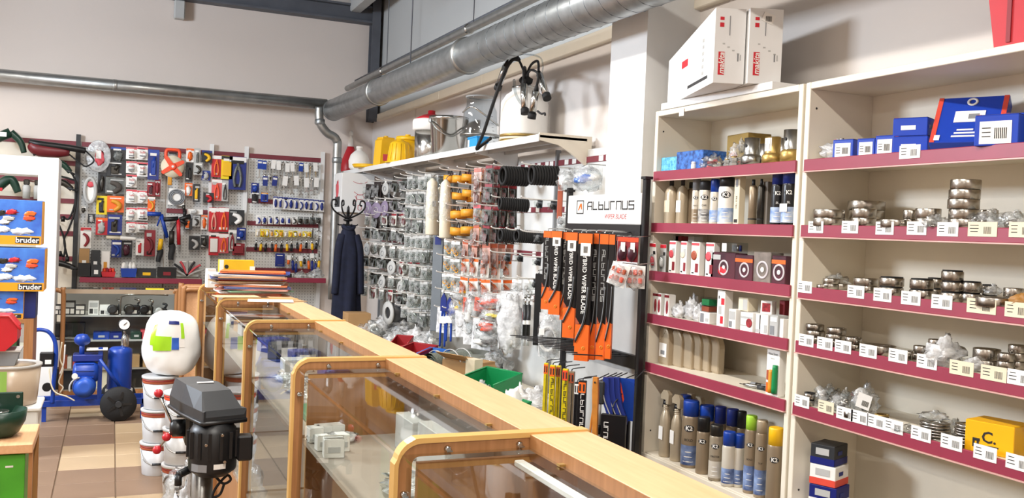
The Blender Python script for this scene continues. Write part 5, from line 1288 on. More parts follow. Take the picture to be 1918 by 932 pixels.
heap('parts_bag', 'clear bag with copper and red packs behind the open carton', 'bag', 925, 2.3, .24, .2, .24, film, 86, [copper, copper, orange, lgrey])
heap('parts_bag', 'clear bag of grey coils above the green bin', 'bag', 940, 2.22, .2, .16, .15, film, 87, [grey, lgrey])
for k, (px, X, w_, h_) in enumerate(((690, 2.05, .36, .20), (715, 2.2, .36, .26), (742, 2.08, .34, .22), (775, 2.2, .36, .25), (800, 2.28, .26, .22), (668, 2.2, .3, .17), (758, 2.36, .34, .3), (725, 1.98, .24, .13))):
    heap('fittings_bag', 'large clear bag of steel fittings in the bench heap, '+ORD[k]+' counted from the coat stand', 'bag', px, X, w_*.74, .22, h_*.9, (film, milky)[k % 2], 90+k, [silverp, lgrey, dsteel, silverp, paper])
t = T('wire_coil', 'thick flat coil of grey tape under the straps', 'coil', bsp(893, 2.24, .0)); 
for k in range(2): MB().lathe([(.1, .09*k), (.17, .09*k), (.175, .09*k+.04), (.17, .09*k+.085), (.1, .09*k+.085), (.1, .09*k)], 32, caps=False).build('layer', M('grey_tape', '#6d6f66', .6), t)
MB().tube([(.177*math.cos(u), .177*math.sin(u), .13+.01*math.sin(2*u)) for u in [j*PI/10 for j in range(20)]], .004, n=6, sub=1, closed=True).build('tie', lgrey, t)
a = onx(700, 600, 2.15); t = T('drum_spool', 'dark cable drum with pale flange hanging over the bag heap', 'spool', onx(748, 585, 2.3), (0, PI/2, .2))
MB().lathe([(.085, -.1), (.085, .1)], 26).build('drum', dgrey, t); MB().lathe([(.05, -.115), (.098, -.115), (.098, -.1), (.05, -.1), (.05, -.115)], 26, caps=False).build('flange', lgrey, t); MB().lathe([(.05, .1), (.09, .1), (.09, .112), (.05, .112)], 26, caps=False).build('flange', dsteel, t); MB().cyl((0, 0, .1), (0, 0, .21), .01, n=8).build('axle', steel, t)
# ---- white carton with line drawing on a bracket, and the coat stand
a = Vector((XY(640, 8.8, 1.8), 8.8, 1.62)); 
t = T('kit_carton', 'white carton with a red line drawing under the far end of the shelf', 'carton', (2.18, 8.98, 1.6205), 0)
MB().box((0, 0, .19), (.32, .34, .38), ch=.002).build('box_body', white_cold, t)
redline = M('faded_red_print', '#c2585c', .6)
for pts_ in ([(-.07, .30), (-.03, .285), (.03, .285), (.07, .305)], [(-.06, .2), (0, .17), (.06, .2)], [(-.05, .16), (-.03, .12), (-.06, .08)], [(.05, .16), (.03, .12), (.06, .08)], [(-.03, .13), (.03, .13), (.03, .17), (-.03, .17), (-.03, .13)], [(-.015, .07), (-.015, .03), (.015, .03), (.015, .07), (-.015, .07)]):
    MB().tube([(x+.02, -.1712, z) for x, z in pts_], .0025, n=4, sub=3).build('line_drawing', redline, t)
MB().blob((-.161, .02, .22), (.004, .12, .16), amp=.4, flat=False, nu=12, nv=8).build('print', pink, t); MB().box((-.161, 0, .1), (.002, .2, .1)).build('print', dgrey, t)
MB().box((2.29, 8.98, 1.612), (.42, .1, .014)).build('bracket_shelf', white, pb)
t = T('coat_stand', 'black wrought coat stand with curled hooks in the far corner', 'coat stand', (XY(652, 8.5, 1.6), 8.5, 0))
MB().cyl((0, 0, .03), (0, 0, 1.60), .016, n=12).build('pole', black, t)
MB().lathe([(.016, 1.60), (.012, 1.66), (.0, 1.68)], 10).build('finial', black, t)
for k in range(4):
    a_ = k*PI/2+.15; c, s_ = math.cos(a_), math.sin(a_)
    MB().tube([(c*r_, s_*r_, z) for r_, z in ((.012, 1.56), (.06, 1.58), (.13, 1.62), (.165, 1.67), (.16, 1.72), (.125, 1.725), (.115, 1.69), (.135, 1.68))], .008, n=8).build('curled_hook', black, t)
    MB().tube([(c*r_, s_*r_, z) for r_, z in ((.012, 1.50), (.08, 1.495), (.1, 1.505))], .006, n=8).build('peg', black, t)
    MB().tube([(c*r_, s_*r_, z) for r_, z in ((.012, .16), (.12, .12), (.2, .04), (.24, .012))], .011, n=8).build('foot', black, t)
MB().blob((0, 0, 1.545), (.09, .09, .035), amp=0, flat=False).build('collar', black, t)
cp = Vector((XY(652, 8.5, 1.6), 8.5, 0))
t = T('coat', 'dark navy coat hanging on the coat stand', 'coat', cp+Vector((.0, -.02, 0)))
def coat(u, v):
    a_ = 2*PI*u; z = 1.49-v*.95; w0 = .04+.055*min(1, v*4)**.6+.045*v; d0 = .04+.05*min(1, v*4)**.6+.03*v
    k = 1+.12*math.sin(a_*5+v*3)*min(1, v*2.5)+.05*math.sin(a_*11)*v
    return Vector((math.cos(a_)*w0*k, math.sin(a_)*d0*k-.02, z))
MB().sheet(coat, 40, 18).build('body', navy, t)
for s_ in (-1, 1): MB().tube([(s_*.06, -.04, 1.40), (s_*.095, -.07, 1.28), (s_*.11, -.08, 1.05), (s_*.12, -.08, .86)], lambda u: .042-.008*u, n=12).build('sleeve', navy, t)
MB().tube([(.05*math.cos(u), -.02+.05*math.sin(u), 1.47+.015*math.cos(2*u)) for u in [j*PI/6 for j in range(12)]], .018, n=8, sub=3, closed=True).build('collar', navy, t)
t = carton('parcel', 'small brown parcel with white sticker on the floor shelf by the coat', 'box', (1.9, 8.15, .5205), .2, .2, .22, kraft, rot=0); t.location = (1.98, 7.88, .5205)
# ================================================================== wiper blade stand
SX = 2.20; SYA, SYB = YX(1066, SX, 1.6), YX(1209, SX, 1.6)
st = T('wiper_stand', 'black display stand with a white sign and rows of wiper blades', 'display stand', (0, 0, 0))
for y in (SYA, SYB):
    MB().box((SX, y, .88), (.028, .028, 1.76 if y == SYB else 1.72), ch=.003).build('post', black, st); MB().box((SX, y, 1.765 if y == SYB else 1.725), (.04, .04, .012)).build('post_cap', black, st)
    MB().box((SX-.1, y, .02), (.4, .04, .04), ch=.004).build('foot', black, st)
MB().box((SX+.012, (SYA+SYB)/2, .84), (.006, SYA-SYB, .92)).build('back_sheet', lgrey, st)
zs0, zs1 = onx(1066, 423, SX).z, onx(1066, 371, SX).z
MB().box((SX-.004, (SYA+SYB)/2, zs0-.012), (.03, SYA-SYB-.02, .05)).build('cross_bar', black, st)
MB().box((SX, (SYA+SYB)/2, .93), (.03, SYA-SYB-.02, .06)).build('cross_bar', black, st)
sg = MB().box((SX-.006, (SYA+SYB)/2, (zs0+zs1)/2+.012), (.02, SYA-SYB-.03, zs1-zs0-.002), ch=.003).build('sign_board', paper, st)
# sign artwork, in local sign coordinates: u runs to the reader's right
sgw = SYA-SYB; sgz = (zs0+zs1)/2+.012; sgy = (SYA+SYB)/2
def smx(u, z): return TR(SX-.0172, sgy-u, sgz+z) @ RZ(R90)
GL = {'A': [[(0, 0), (0, .8), (.2, 1), (.8, 1), (.8, 0)], [(0, .42), (.8, .42)]], 'L': [[(0, 1), (0, 0), (.72, 0)]], 'B': [[(0, 1), (0, 0), (.75, 0), (.75, .58), (0, .58)]], 'U': [[(0, 1), (0, 0), (.8, 0), (.8, 1)]],
      'R': [[(0, 0), (0, 1), (.68, 1)]], 'N': [[(0, 0), (0, 1), (.8, 1), (.8, 0)]], 'S': [[(.8, 1), (0, 1), (0, .52), (.8, .52), (.8, 0), (0, 0)]]}
def strokes(word, h, adv, lw, mx):
    """square techno lettering made of flat strokes"""
    mb = MB(); n = len(word); x0 = -n*adv/2
    for i, ch in enumerate(word):
        for pl_ in GL[ch]:
            for (a, b2), (c, d) in zip(pl_[:-1], pl_[1:]):
                p, q = Vector((x0+i*adv+a*adv*.95, 0, (b2-.5)*h)), Vector((x0+i*adv+c*adv*.95, 0, (d-.5)*h))
                L = (q-p).length; an = math.atan2(q.z-p.z, q.x-p.x)
                mb.box((L/2, 0, 0), (L+lw, .0008, lw), 0, mx @ TR(*p) @ RY(-an))
    return mb
strokes('ALBURNUS', .036, .0575, .0062, smx(.085, .018)).build('lettering', bark, sg)
for (c, s_) in (((-.0, .032), (.075, .0055)), ((0, -.032), (.075, .0055)), ((-.035, 0), (.0055, .066)), ((.035, 0), (.0055, .066))):
    MB().box((c[0], 0, c[1]), (s_[0], .0008, s_[1]), 0, smx(-.225, .012)).build('logo_frame', bark, sg)
MB().prism([(-.022, -.016), (-.012, -.016), (.006, .006), (.012, -.012), (.022, -.012), (.018, .018), (.0, .018)], .001, 0, smx(-.225, .012)).build('logo_wing', orange, sg)
lettering('WIPER BLADE', .034, redline, sg, smx(.135, -.036), shear=.15)
# ---- wiper packs hanging on the stand
def wiper(label, px0, px1, ytop, ybot, X, txt, sticker, turn=.75):
    a = onx((px0+px1)/2, ytop, X); b2 = onx((px0+px1)/2, ybot, X); h = a.z-b2.z; w = (px1-px0)*MPP(a)*1.05
    t = T('wiper_pack', label, 'wiper blade', (a.x, a.y, a.z), (0, 0, R90+turn), 'hanging wiper blade packs')
    MB().box((0, 0, -h*.36), (w, .022, h*.72), ch=.002).build('card', blk_can, t)
    MB().prism([(-w/2, -h), (w/2, -h), (w/2, -h*.72), (w*.05, -h*.70), (-w/2, -h*.72)], .022).build('orange_end', orange, t)
    MB().prism([(-w/2, -h*.66), (-w*.2, -h*.71), (-w/2, -h*.72)], .0225).build('orange_fade', copper, t)
    for k in range(3): MB().tube([(w*(.42-.06*k), -.0125, -h*.42), (w*(.36-.06*k), -.0135, -h*.56), (w*(.16-.06*k), -.0145, -h*.70), (-w*(.2+.06*k), -.0145, -h*.80), (-w*.46, -.0135, -h*(.86-.01*k))], .0022, n=5, sub=4).build('blade_line', (dsteel, black, grey)[k], t)
    MB().box((0, -.0118, -h*.045), (w*.98, .002, h*.08)).build('orange_header', orange, t)
    if sticker: MB().box((w*.04, -.0135, -h*.13), (w*.72, .0012, h*.10)).build('price_sticker', paper, t); barcode(t, w*.04, -h*.13, -.0148, w*.3, h*.05)
    if txt == 1: lettering('HYBRID WIPER BLADE', min(w*.42, .03), paper, t, TR(0, -.0118, -h*.385) @ RY(PI/2), bold=.015, spacing=1.05)
    if txt == 2: strokes('ALBURNUS', w*.34, .03, .0025, TR(0, -.0118, -h*.34) @ RY(PI/2)).build('lettering', lgrey, t)
    MB().lathe([(.008, 0), (.008, .0012), (.005, .0012)], 12, 0, TR(w*.15, -.0115, -h*.9) @ RX(PI/2), caps=False).build('orange_emblem', amber, t)
    MB().tube([(0, 0, 0), (0, .02, .012), (.05, .12, .012)], .003, n=5, sub=3).build('hook_wire', chrome, t)
    return t
W_ = [(1020, 1034, 432, 580, 2.12, 2, 0), (1034, 1055, 432, 590, 2.08, 1, 1), (1056, 1066, 434, 600, 2.12, 2, 0), (1062, 1084, 434, 634, 2.05, 1, 1), (1084, 1096, 436, 650, 2.10, 0, 1), (1086, 1112, 436, 678, 1.98, 1, 1), (1112, 1124, 436, 676, 2.03, 2, 0), (1126, 1142, 437, 676, 2.05, 2, 0), (1143, 1154, 438, 674, 2.07, 0, 0)]
for k, a in enumerate(W_): wiper('black and orange wiper blade pack, '+ORD[k]+' from the left under the sign', *a)
for k, (px, py) in enumerate(((1130, 440), (1147, 442), (1168, 443), (1186, 444))):
    a = onx(px, py, 2.1); t = T('clip_blister', 'small dark red blister pack, '+ORD[k]+' from the left beside the wiper blades', 'blister pack', a, (0, 0, R90+.75), 'dark red adapter blisters')
    MB().box((0, 0, -.055), (.05, .003, .11)).build('card', dred, t); MB().box((0, -.002, -.012), (.05, .002, .018)).build('header', orange2, t); MB().blob((0, -.012, -.07), (.042, .03, .07), amp=.15, seed=k, nu=12, nv=8, flat=False).build('adapter', purple, t)
    MB().box((.006, -.024, -.045), (.02, .001, .042)).build('sticker', paper, t); MB().tube([(0, 0, 0), (.05, .1, .008)], .0025, n=5).build('hook_wire', chrome, t)
for k, (px, py, X) in enumerate(((1166, 492, 2.06), (1192, 495, 2.12))):
    a = onx(px, py, X); t = T('adapter_bag', ('front', 'rear')[k]+' clear bag of orange adapters below the dark red blisters', 'bag', a, (0, .3-.3*k, R90+.7))
    MB().box((0, 0, -.055), (.085, .002, .10)).build('back_card', paper, t); MB().blob((0, -.01, -.06), (.086, .035, .1), amp=.12, seed=77+k, flat=False).build('film', film, t)
    for j in range(6): MB().box(((j % 3-1)*.024, -.012, -.035-.036*(j//3)), (.018, .016, .024), ch=.004).build('adapter', orange2 if j % 2 else copper, t)
    MB().tube([(0, 0, 0), (.05, .1, .008)], .0025, n=5).build('hook_wire', chrome, t)
# ---- lower row: wire hooks and upright packs in front of the stand
bz = .93
for k in range(11):
    y = SYA+.02-k*.07; MB().tube([(SX, min(SYA-.02, max(SYB+.02, y)), bz+.02), (SX-.14, y, bz+.025), (SX-.30, y, bz+.035)], .003, n=5, sub=3).build('wire_hook', dgrey, st)
ypack = M('yellow_sleeve', '#dcc414', .4, var=.12, scale=30)
def strip(label, px, y0, y1, w, X, mat, head, txt=False):
    a = onx(px, y0, X); b2 = onx(px, y1, X); h = a.z-b2.z+.08
    t = T('blade_sleeve', label, 'wiper sleeve', a, (0, 0, R90+.75), 'upright blade sleeves on the lower hooks')
    MB().box((0, 0, -h/2), (w, .016, h), ch=.002).build('sleeve', mat, t); MB().box((0, -.0088, -.03), (w*.96, .002, .045)).build('head', head, t)
    for j in range(2): MB().box(((j-.5)*w*.5, -.0098, -.03), (w*.22, .002, .03)).build('head_mark', bark if head is not bark else orange, t)
    if txt: strokes('ALBURNUS', w*.42, .026, .0028, TR(w*.1, -.0088, -h*.45) @ RY(PI/2)).build('lettering', paper if mat is blk_can else bark, t)
    else: MB().box((w*.22, -.0088, -h*.5), (w*.12, .001, h*.7)).build('dotted_line', bark, t)
    MB().tube([(0, 0, 0), (0, .02, .01), (.03, .1, .01)], .0025, n=5, sub=3).build('hook_wire', dgrey, t)
L_ = [(1024, 679, 790, .022, 1.98, ypack, orange, 0), (1036, 683, 800, .026, 1.94, ypack, orange, 1), (1047, 684, 800, .022, 1.97, ypack, copper, 0), (1060, 690, 800, .026, 1.93, ypack, orange2, 1), (1071, 695, 800, .03, 1.97, taupe, copper, 0), (1082, 715, 800, .022, 1.92, blk_can, paper, 0), (1092, 712, 810, .034, 1.9, blk_can, orange, 1)]
for k, a in enumerate(L_): strip('upright '+('yellow' if a[5] is ypack else 'tan' if a[5] is taupe else 'black')+' blade sleeve, '+ORD[k]+' from the left in the lower row', *a[:7], txt=a[7])
a = onx(1116, 706, 1.86); t = T('wooden_brush', 'orange brown wooden brush handle hanging in the lower row', 'brush', a, (.05, 0, R90+.7))
MB().prism([(-.01, 0), (.01, 0), (.014, -.06), (.012, -.22), (.02, -.42), (-.012, -.42), (-.008, -.2), (-.012, -.06)], .016).build('handle', M('varnished_wood', '#d58a3c', .35, var=.12, scale=20), t); MB().lathe([(.004, 0), (.004, .002)], 10, 0, TR(0, -.009, -.02) @ RX(PI/2)).build('hang_hole', bark, t)
MB().tube([(-.006, 0, -.12), (-.02, 0, -.25), (-.012, 0, -.38)], .005, n=6).build('cord', M('varnished_wood', '#d58a3c'), t); MB().tube([(0, 0, -.01), (.02, .1, .0)], .0025, n=5).build('hook_wire', dgrey, t)
a = onx(1124, 712, 1.94); t = T('ice_scraper', 'black handled brush with grey collar right of the wooden handle', 'brush', a, (0, 0, R90+.7))
MB().lathe([(.012, -.40), (.014, -.2), (.013, -.19)], 14).build('grip', black, t); MB().lathe([(.011, -.19), (.011, -.1)], 14).build('collar', lgrey, t); MB().box((0, 0, -.05), (.05, .03, .1), ch=.006).build('brush_head', dgrey, t)
for k in range(5): MB().lathe([(.0148, -.38+.035*k), (.0158, -.375+.035*k), (.0148, -.37+.035*k)], 14, caps=False).build('grip_ring', lgrey, t)
MB().tube([(0, 0, 0), (.02, .1, .008)], .0025, n=5).build('hook_wire', dgrey, t)
for k, (px, X) in enumerate(((1136, 1.96), (1146, 1.98), (1156, 2.0))):
    a = onx(px, 706, X); t = T('blue_scraper', 'curved dark blue ice scraper, '+ORD[k]+' from the left in the lower row', 'scraper', a, (0, 0, R90+.8), 'dark blue scrapers')
    MB().prism([(-.012, 0), (.012, 0), (.016, -.06), (.03, -.12), (.055, -.18), (.05, -.2), (.015, -.17), (-.012, -.1), (-.018, -.05)], .02).build('blade', dblue, t)
    MB().tube([(-.012, -.012, -.05), (.0, -.012, -.1), (.03, -.012, -.165)], .0025, n=5).build('white_edge', lgrey, t); MB().box((.03, 0, -.26), (.03, .02, .14), ch=.004).build('handle', blue, t)
    MB().tube([(0, 0, 0), (.02, .1, .008)], .0025, n=5).build('hook_wire', dgrey, t)
a = onx(1172, 708, 2.04); t = T('blue_mitt', 'blue and red carded pack at the right end of the lower row', 'pack', a, (0, 0, R90+.75))
MB().box((0, 0, -.09), (.08, .006, .18)).build('card', blue, t); MB().prism([(-.035, -.02), (-.02, -.02), (-.002, -.09), (-.02, -.15), (-.035, -.1)], .009).build('red_flash', orange2, t); MB().box((.0, -.005, -.26), (.06, .02, .16), ch=.004).build('pouch', blk_can, t); MB().box((-.02, -.016, -.2), (.03, .001, .04)).build('price_sticker', paper, t); MB().tube([(0, 0, 0), (.02, .1, .008)], .0025, n=5).build('hook_wire', dgrey, t)
a = onx(1150, 780, 1.98); t = T('black_pouch', 'black lettered pack under the blue scrapers', 'pack', a, (0, 0, R90+.75)); MB().box((0, 0, -.14), (.11, .02, .3), ch=.003).build('pouch', blk_can, t); strokes('URNUS', .018, .022, .0026, TR(-.03, -.0108, -.08) @ RY(PI/2)).build('lettering', paper, t); MB().tube([(0, 0, .01), (.0, .0, .06), (.06, .2, .17), (.06, .26, .17)], .0025, n=5, sub=3).build('hook_wire', dgrey, t)
# ================================================================== back wall tool boards
BY = 9.775
perfg = PERF('perforated_grey_panel', '#c9c8c4', '#7d7c78', .03, .12)
def bq(px, py, Y=9.70): return ony(px, py, Y)
tb = T('tool_board', 'perforated tool wall with maroon rails across the back of the shop', 'pegboard', (0, 0, 0))
zt, zb_ = bq(300, 276, BY).z, bq(300, 520, BY).z
XA, XM, XB = bq(150, 300, BY).x, bq(465, 300, BY).x, bq(606, 300, BY).x
XL = bq(-60, 300, BY).x
for a, b2, m_ in ((XL, XA, white), (XA, (XA+XM)/2, perfg), ((XA+XM)/2, XM, perfg), (XM, XB, perf)):
    MB().box(((a+b2)/2, BY+.006, (zt+.45)/2), (b2-a-.01, .012, zt-.45)).build('panel', m_, tb)
for px in (146, 396, 461, 604): 
    x = bq(px, 300, BY).x; MB().box((x, BY-.012, (zt+.5)/2+.03), (.04, .03, zt-.42)).build('upright', dgrey if px == 146 else white_cold, tb)
for a, b2, zz in ((XL, XA, (0, .19, .36, .55, .70, .86, 1.1)), (XA, XM, (0,)), (XM, XB, (0, .46, .69, .96, 1.17)), ((XA+XM)/2, XM, (.6, ))):
    for dz in zz: MB().box(((a+b2)/2, BY-.006, zt-.02-dz), (b2-a-.02, .014, .045)).build('rail', rail_red, tb)
for a, b2 in ((149, 378), (500, 610)):
    p0, p1 = ony(a, 523, 9.5), ony(b2, 524, 9.5)
    MB().box(((p0.x+p1.x)/2, 9.63, p0.z+.01), (p1.x-p0.x, .28, .02)).build('shelf', white, tb); MB().box(((p0.x+p1.x)/2, 9.485, p0.z-.002), (p1.x-p0.x, .012, .05), ch=.003).build('shelf_strip', lip_red, tb)
BSZ = ony(250, 523, 9.5).z+.0205
peg_me = MB().tube([(0, 0, 0), (0, -.05, 0), (0, -.075, .008)], .003, n=5, sub=2).mesh('hook', M('white_wire', '#f2f0ec'))
def box_px(x0, y0, x1, y1, Y=9.69):
    a, b2 = ony(x0, y0, Y), ony(x1, y1, Y); return (a.x+b2.x)/2, max(a.z, b2.z), b2.x-a.x, abs(a.z-b2.z)
def hcard(name, label, cat, bx, cardm, prod=None, head=None, Y=9.70, th=.02, marks=(), group=None, seed=1, shape='blob'):
    """pack on a hang card; bx = pixel box on the tool wall"""
    x, z, w, h = box_px(*bx, Y); t = T(name, label, cat, (x, Y, z), None, group)
    ob('hook', peg_me, tb, (x, BY, z-.012))
    MB().box((0, .004, -h/2), (w, .003, h), ch=.001).build('card', cardm, t)
    if head: MB().box((0, .0015, -h*.09), (w*.98, .002, h*.15)).build('header', head, t)
    if prod:
        b = MB()
        if shape == 'blob':
            rr = random.Random(seed); 
            if seed % 3 == 0: b.blob((0, -th*.3, -h*.56), (w*.6, th, h*.6), amp=.3, freq=4, seed=seed, nu=12, nv=9, flat=False)
            elif seed % 3 == 1:
                b.box((rr.uniform(-.1, .1)*w, -th*.3, -h*.6), (w*.42, th, h*.5), ch=.006); b.cyl((w*.1, -th*.3, -h*.25), (-w*.05, -th*.3, -h*.6), w*.12, n=8)
            else:
                b.tube([(-w*.25, -th*.4, -h*.3), (w*.1, -th*.4, -h*.42), (w*.22, -th*.4, -h*.65), (-w*.08, -th*.4, -h*.9)], lambda u: w*(.10+.06*math.sin(3*u)), n=8)
        elif shape == 'box': b.box((0, -th*.35, -h*.56), (w*.76, th, h*.6), ch=.004)
        elif shape == 'plier':
            for s_ in (-1, 1): b.tube([(s_*w*.05, -.006, -h*.3), (s_*w*.16, -.006, -h*.5), (s_*w*.2, -.006, -h*.72), (s_*w*.12, -.006, -h*.92)], w*.08, n=6)
            b.prism([(-w*.1, -h*.4), (w*.1, -h*.4), (w*.06, -h*.2), (-w*.06, -h*.2)], .012, 0, TR(0, -.006, 0))
        elif shape == 'tube':
            for k in range(3): b.cyl(((k-1)*w*.26, -.008, -h*.25), ((k-1)*w*.26, -.008, -h*.9), w*.08, n=8)
        b.build('product', prod, t)
    rr = random.Random(seed*7+3)
    marks = list(marks) or [(rr.uniform(.05, .3), v, rr.uniform(.5, .95), v+rr.uniform(.05, .14), rr.choice((paper, bark, lgrey, paper))) for v in (.12, rr.uniform(.78, .84))]
    for (u0, v0, u1, v1, m_) in marks: MB().box((((u0+u1)/2-.5)*w, 0, -h*(v0+v1)/2), ((u1-u0)*w, .004, (v1-v0)*h)).build('print_block', m_, t)
    return t
cardw = M('card_white', '#f1efea', .55, var=.03)
# ---- middle board, left column
x, z, w, h = box_px(162, 261, 207, 324); t = T('saw_blade_pack', 'big round clear disc pack with a red label at the top left of the board', 'disc pack', (x, 9.66, z)); r = h/2
MB().lathe([(r*.12, 0), (r*.95, 0), (r, .006), (r*.95, .012), (r*.12, .01)], 36, 0, TR(0, 0, -r) @ RX(PI/2) @ Matrix.Diagonal((w/h, 1, 1, 1))).build('shell', GLASS('frosted_shell', '#e4e8ea', 1.5, .5), t); MB().blob((.01, -.012, -r*1.1), (r*.5, .006, r*.9), amp=.3, flat=False).build('red_label', pink, t); MB().box((0, -.016, -r*.9), (r*.3, .002, r*.5)).build('white_label', cardw, t); MB().tube([(0, 0, -.01), (0, .06, .004), (0, .11, .004)], .003, n=5).build('hook_wire', steel, t)
x, z, w, h = box_px(157, 330, 181, 383); t = T('cable_pack', 'clear oval pack with white ring under the big disc pack', 'pack', (x, 9.66, z)); MB().tube([(w*.4*math.cos(u), -.01, -h*.5+h*.44*math.sin(u)) for u in [j*PI/8 for j in range(16)]], .016, n=8, sub=2, closed=True).build('ring', lgrey, t); MB().box((0, 0, -h*.5), (w*.7, .003, h*.8)).build('card', cardw, t); MB().blob((0, -.01, -h*.28), (w*.5, .01, h*.2), amp=.2, flat=False).build('red_label', pink, t); MB().tube([(0, 0, 0), (0, .11, .004)], .003, n=5, sub=1).build('hook_wire', steel, t)
A_ = [('work_gloves', 'grey glove pack with blue header beside the disc pack', 'gloves', (207, 274, 236, 306), dgrey, smoke, blue), ('work_gloves', 'dark grey gloves below the blue header pack', 'gloves', (200, 300, 235, 331), dgrey, dsteel, None),
      ('work_gloves', 'brown grey gloves in clear wrap above the orange card', 'gloves', (198, 331, 233, 364), smoke, M('brown_grey_cloth', '#57504a', .8, var=.2), None), ('tool_pack', 'black narrow pack left of the brown grey gloves', 'pack', (184, 322, 198, 362), dgrey, dsteel, None),
      ('tool_pack', 'yellow card with a black tube, left of the orange card', 'card pack', (181, 366, 200, 402), yellow_card, dgrey, None), ('tool_pack', 'orange card with a brass fitting', 'card pack', (201, 366, 232, 398), orange, amber, None),
      ('tool_pack', 'red and black bit box under the yellow card', 'pack', (180, 407, 201, 440), red, lgrey, orange), ('tool_pack', 'dark blue goggle pack with lime print', 'pack', (202, 401, 228, 440), dblue, dsteel, None),
      ('tool_pack', 'white and red knife pack at the lower left of the board', 'pack', (151, 425, 170, 465), cardw, dred, red), ('tool_pack', 'black spiky pack right of the oval ring', 'pack', (165, 400, 178, 418), dgrey, lgrey, None),
      ('tool_pack', 'tall dark blue card right of the white packs', 'card pack', (278, 279, 297, 337), dblue, blue, blue), ('tool_pack', 'orange bit pack under the blue card', 'pack', (277, 368, 290, 397), orange, amber, cardw),
      ('tool_pack', 'dark red saw pack right of the orange bit pack', 'pack', (290, 335, 300, 368), dred, dred, None), ('tool_pack', 'dark red tall pack above the orange bit pack', 'pack', (276, 340, 290, 367), dred, purple, None),
      ('tool_pack', 'blue pouch pack in the lower middle of the board', 'pack', (209, 449, 227, 482), dblue, blue, None), ('tool_pack', 'dark pouch pack right of the blue pouch', 'pack', (227, 450, 247, 482), dgrey, purple, None),
      ('tool_pack', 'small red and white pack right of the dark pouch', 'pack', (255, 447, 269, 478), cardw, red, None), ('tool_pack', 'dark red flat pack beside the yellow knife', 'pack', (271, 430, 290, 480), dred, M('maroon_card', '#6b1a24', .5), None),
      ('tool_pack', 'orange and white sprayer pack right of the tape reel', 'pack', (349, 277, 363, 304), cardw, orange, orange), ('tool_pack', 'clear narrow pack right of the orange sprayer pack', 'pack', (364, 277, 375, 310), lgrey, smoke, None),
      ('tool_pack', 'black card with a yellow tape at the upper right', 'card pack', (378, 281, 397, 305), dgrey, yellow, dblue), ('tool_pack', 'blue card under the black and yellow card', 'card pack', (378, 319, 394, 338), dblue, lgrey, blue),
      ('tool_pack', 'black tube pair hanging under the orange sprayer pack', 'pack', (348, 305, 360, 340), dgrey, black, None), ('tool_pack', 'grey filter pack beside the tube pair', 'pack', (363, 303, 379, 328), lgrey, dsteel, None),
      ('tool_pack', 'orange and white pack left of the round tape', 'pack', (346, 342, 360, 367), orange, cardw, None), ('tool_pack', 'black and yellow knife pack right of the orange pack', 'pack', (362, 344, 374, 378), dgrey, yellow, None),
      ('tool_pack', 'pack of red screw clamps at the right of the board', 'pack', (381, 360, 400, 380), dgrey, red, None), ('tool_pack', 'small orange spool pack below the white packs row', 'pack', (377, 402, 388, 430), cardw, orange, orange),
      ('tool_pack', 'string of white tags under the round tape', 'pack', (351, 391, 380, 402), cardw, lgrey, None), ('tool_pack', 'black and chrome sprayer head', 'pack', (354, 441, 374, 468), dgrey, lgrey, None), ('tool_pack', 'black spray gun beside the sprayer head', 'pack', (376, 440, 390, 464), dgrey, dsteel, None),
      ('tool_pack', 'orange trimmer line pack above the sprayer head', 'pack', (345, 408, 360, 430), dgrey, orange, None), ('tool_pack', 'grey chrome pack right of the trimmer line', 'pack', (361, 403, 374, 424), lgrey, dsteel, None),
      ('tool_pack', 'clear pack with a hook left of the upper white packs', 'pack', (150, 385, 162, 400), lgrey, dsteel, None)]
for k, a in enumerate(A_): hcard(*a, seed=k, Y=9.69-.012*(k % 3))
for c, rows in enumerate(([(275, 299), (301, 325), (326, 351), (354, 381), (388, 413), (415, 436)], [(275, 300), (303, 331), None, (356, 381), (388, 413), (416, 435)])):
    for r_, v in enumerate(rows):
        if not v: continue
        x0 = 236.5+c*20.5
        t = hcard('glove_pack', 'white pack with red print, %s column, %s from the top of the white packs' % (('left', 'right')[c], ORD[r_]), 'pack', (x0, v[0], x0+19.5, v[1]), cardw, cardw, pink, 9.68, .05, group='white red printed packs', seed=40+r_*2+c, shape='blob')
        h = box_px(x0, v[0], x0+19.5, v[1])[3]; lettering('Safe', .03, ink_red, t, TR(0, -.045, -h*.42)); MB().box((0, -.042, -h*.7), (.05, .002, .012)).build('print_line', grey, t)
# ---- orange tape reel
x, z, w, h = box_px(299, 279, 346, 349); t = T('tape_reel', 'bright orange long tape measure reel with four arms', 'tape reel', (x, 9.66, z))
c0 = -h*.47
MB().lathe([(w*.13, -.02), (w*.44, -.02), (w*.44, .02), (w*.13, .02)], 30, 0, TR(0, 0, c0) @ RX(PI/2), caps=False).build('tape_coil', cream, t)
for k, an in enumerate((.5, 2.2, 3.75, 5.5)):
    MB().prism([(0, -w*.1), (w*.46, -w*.07), (w*.5, 0), (w*.46, w*.07), (0, w*.1)], .05, 0, TR(0, -.005, c0) @ RY(-an)).build('arm', orange2, t)
MB().lathe([(w*.14, -.03), (w*.14, .03), (w*.1, .036)], 20, 0, TR(0, -.005, c0) @ RX(PI/2)).build('hub', orange2, t); MB().lathe([(w*.05, .03), (w*.05, .045)], 12, 0, TR(0, 0, c0) @ RX(PI/2)).build('hub_cap', paper, t)
MB().tube([(-w*.25, 0, c0+h*.2), (-w*.24, 0, -h*.03), (0, 0, 0), (w*.24, 0, -h*.03), (w*.25, 0, c0+h*.2)], .016, n=8).build('handle', orange2, t); MB().box((0, 0, -h*.1), (w*.3, .03, h*.05), ch=.006).build('grip', dgrey, t)
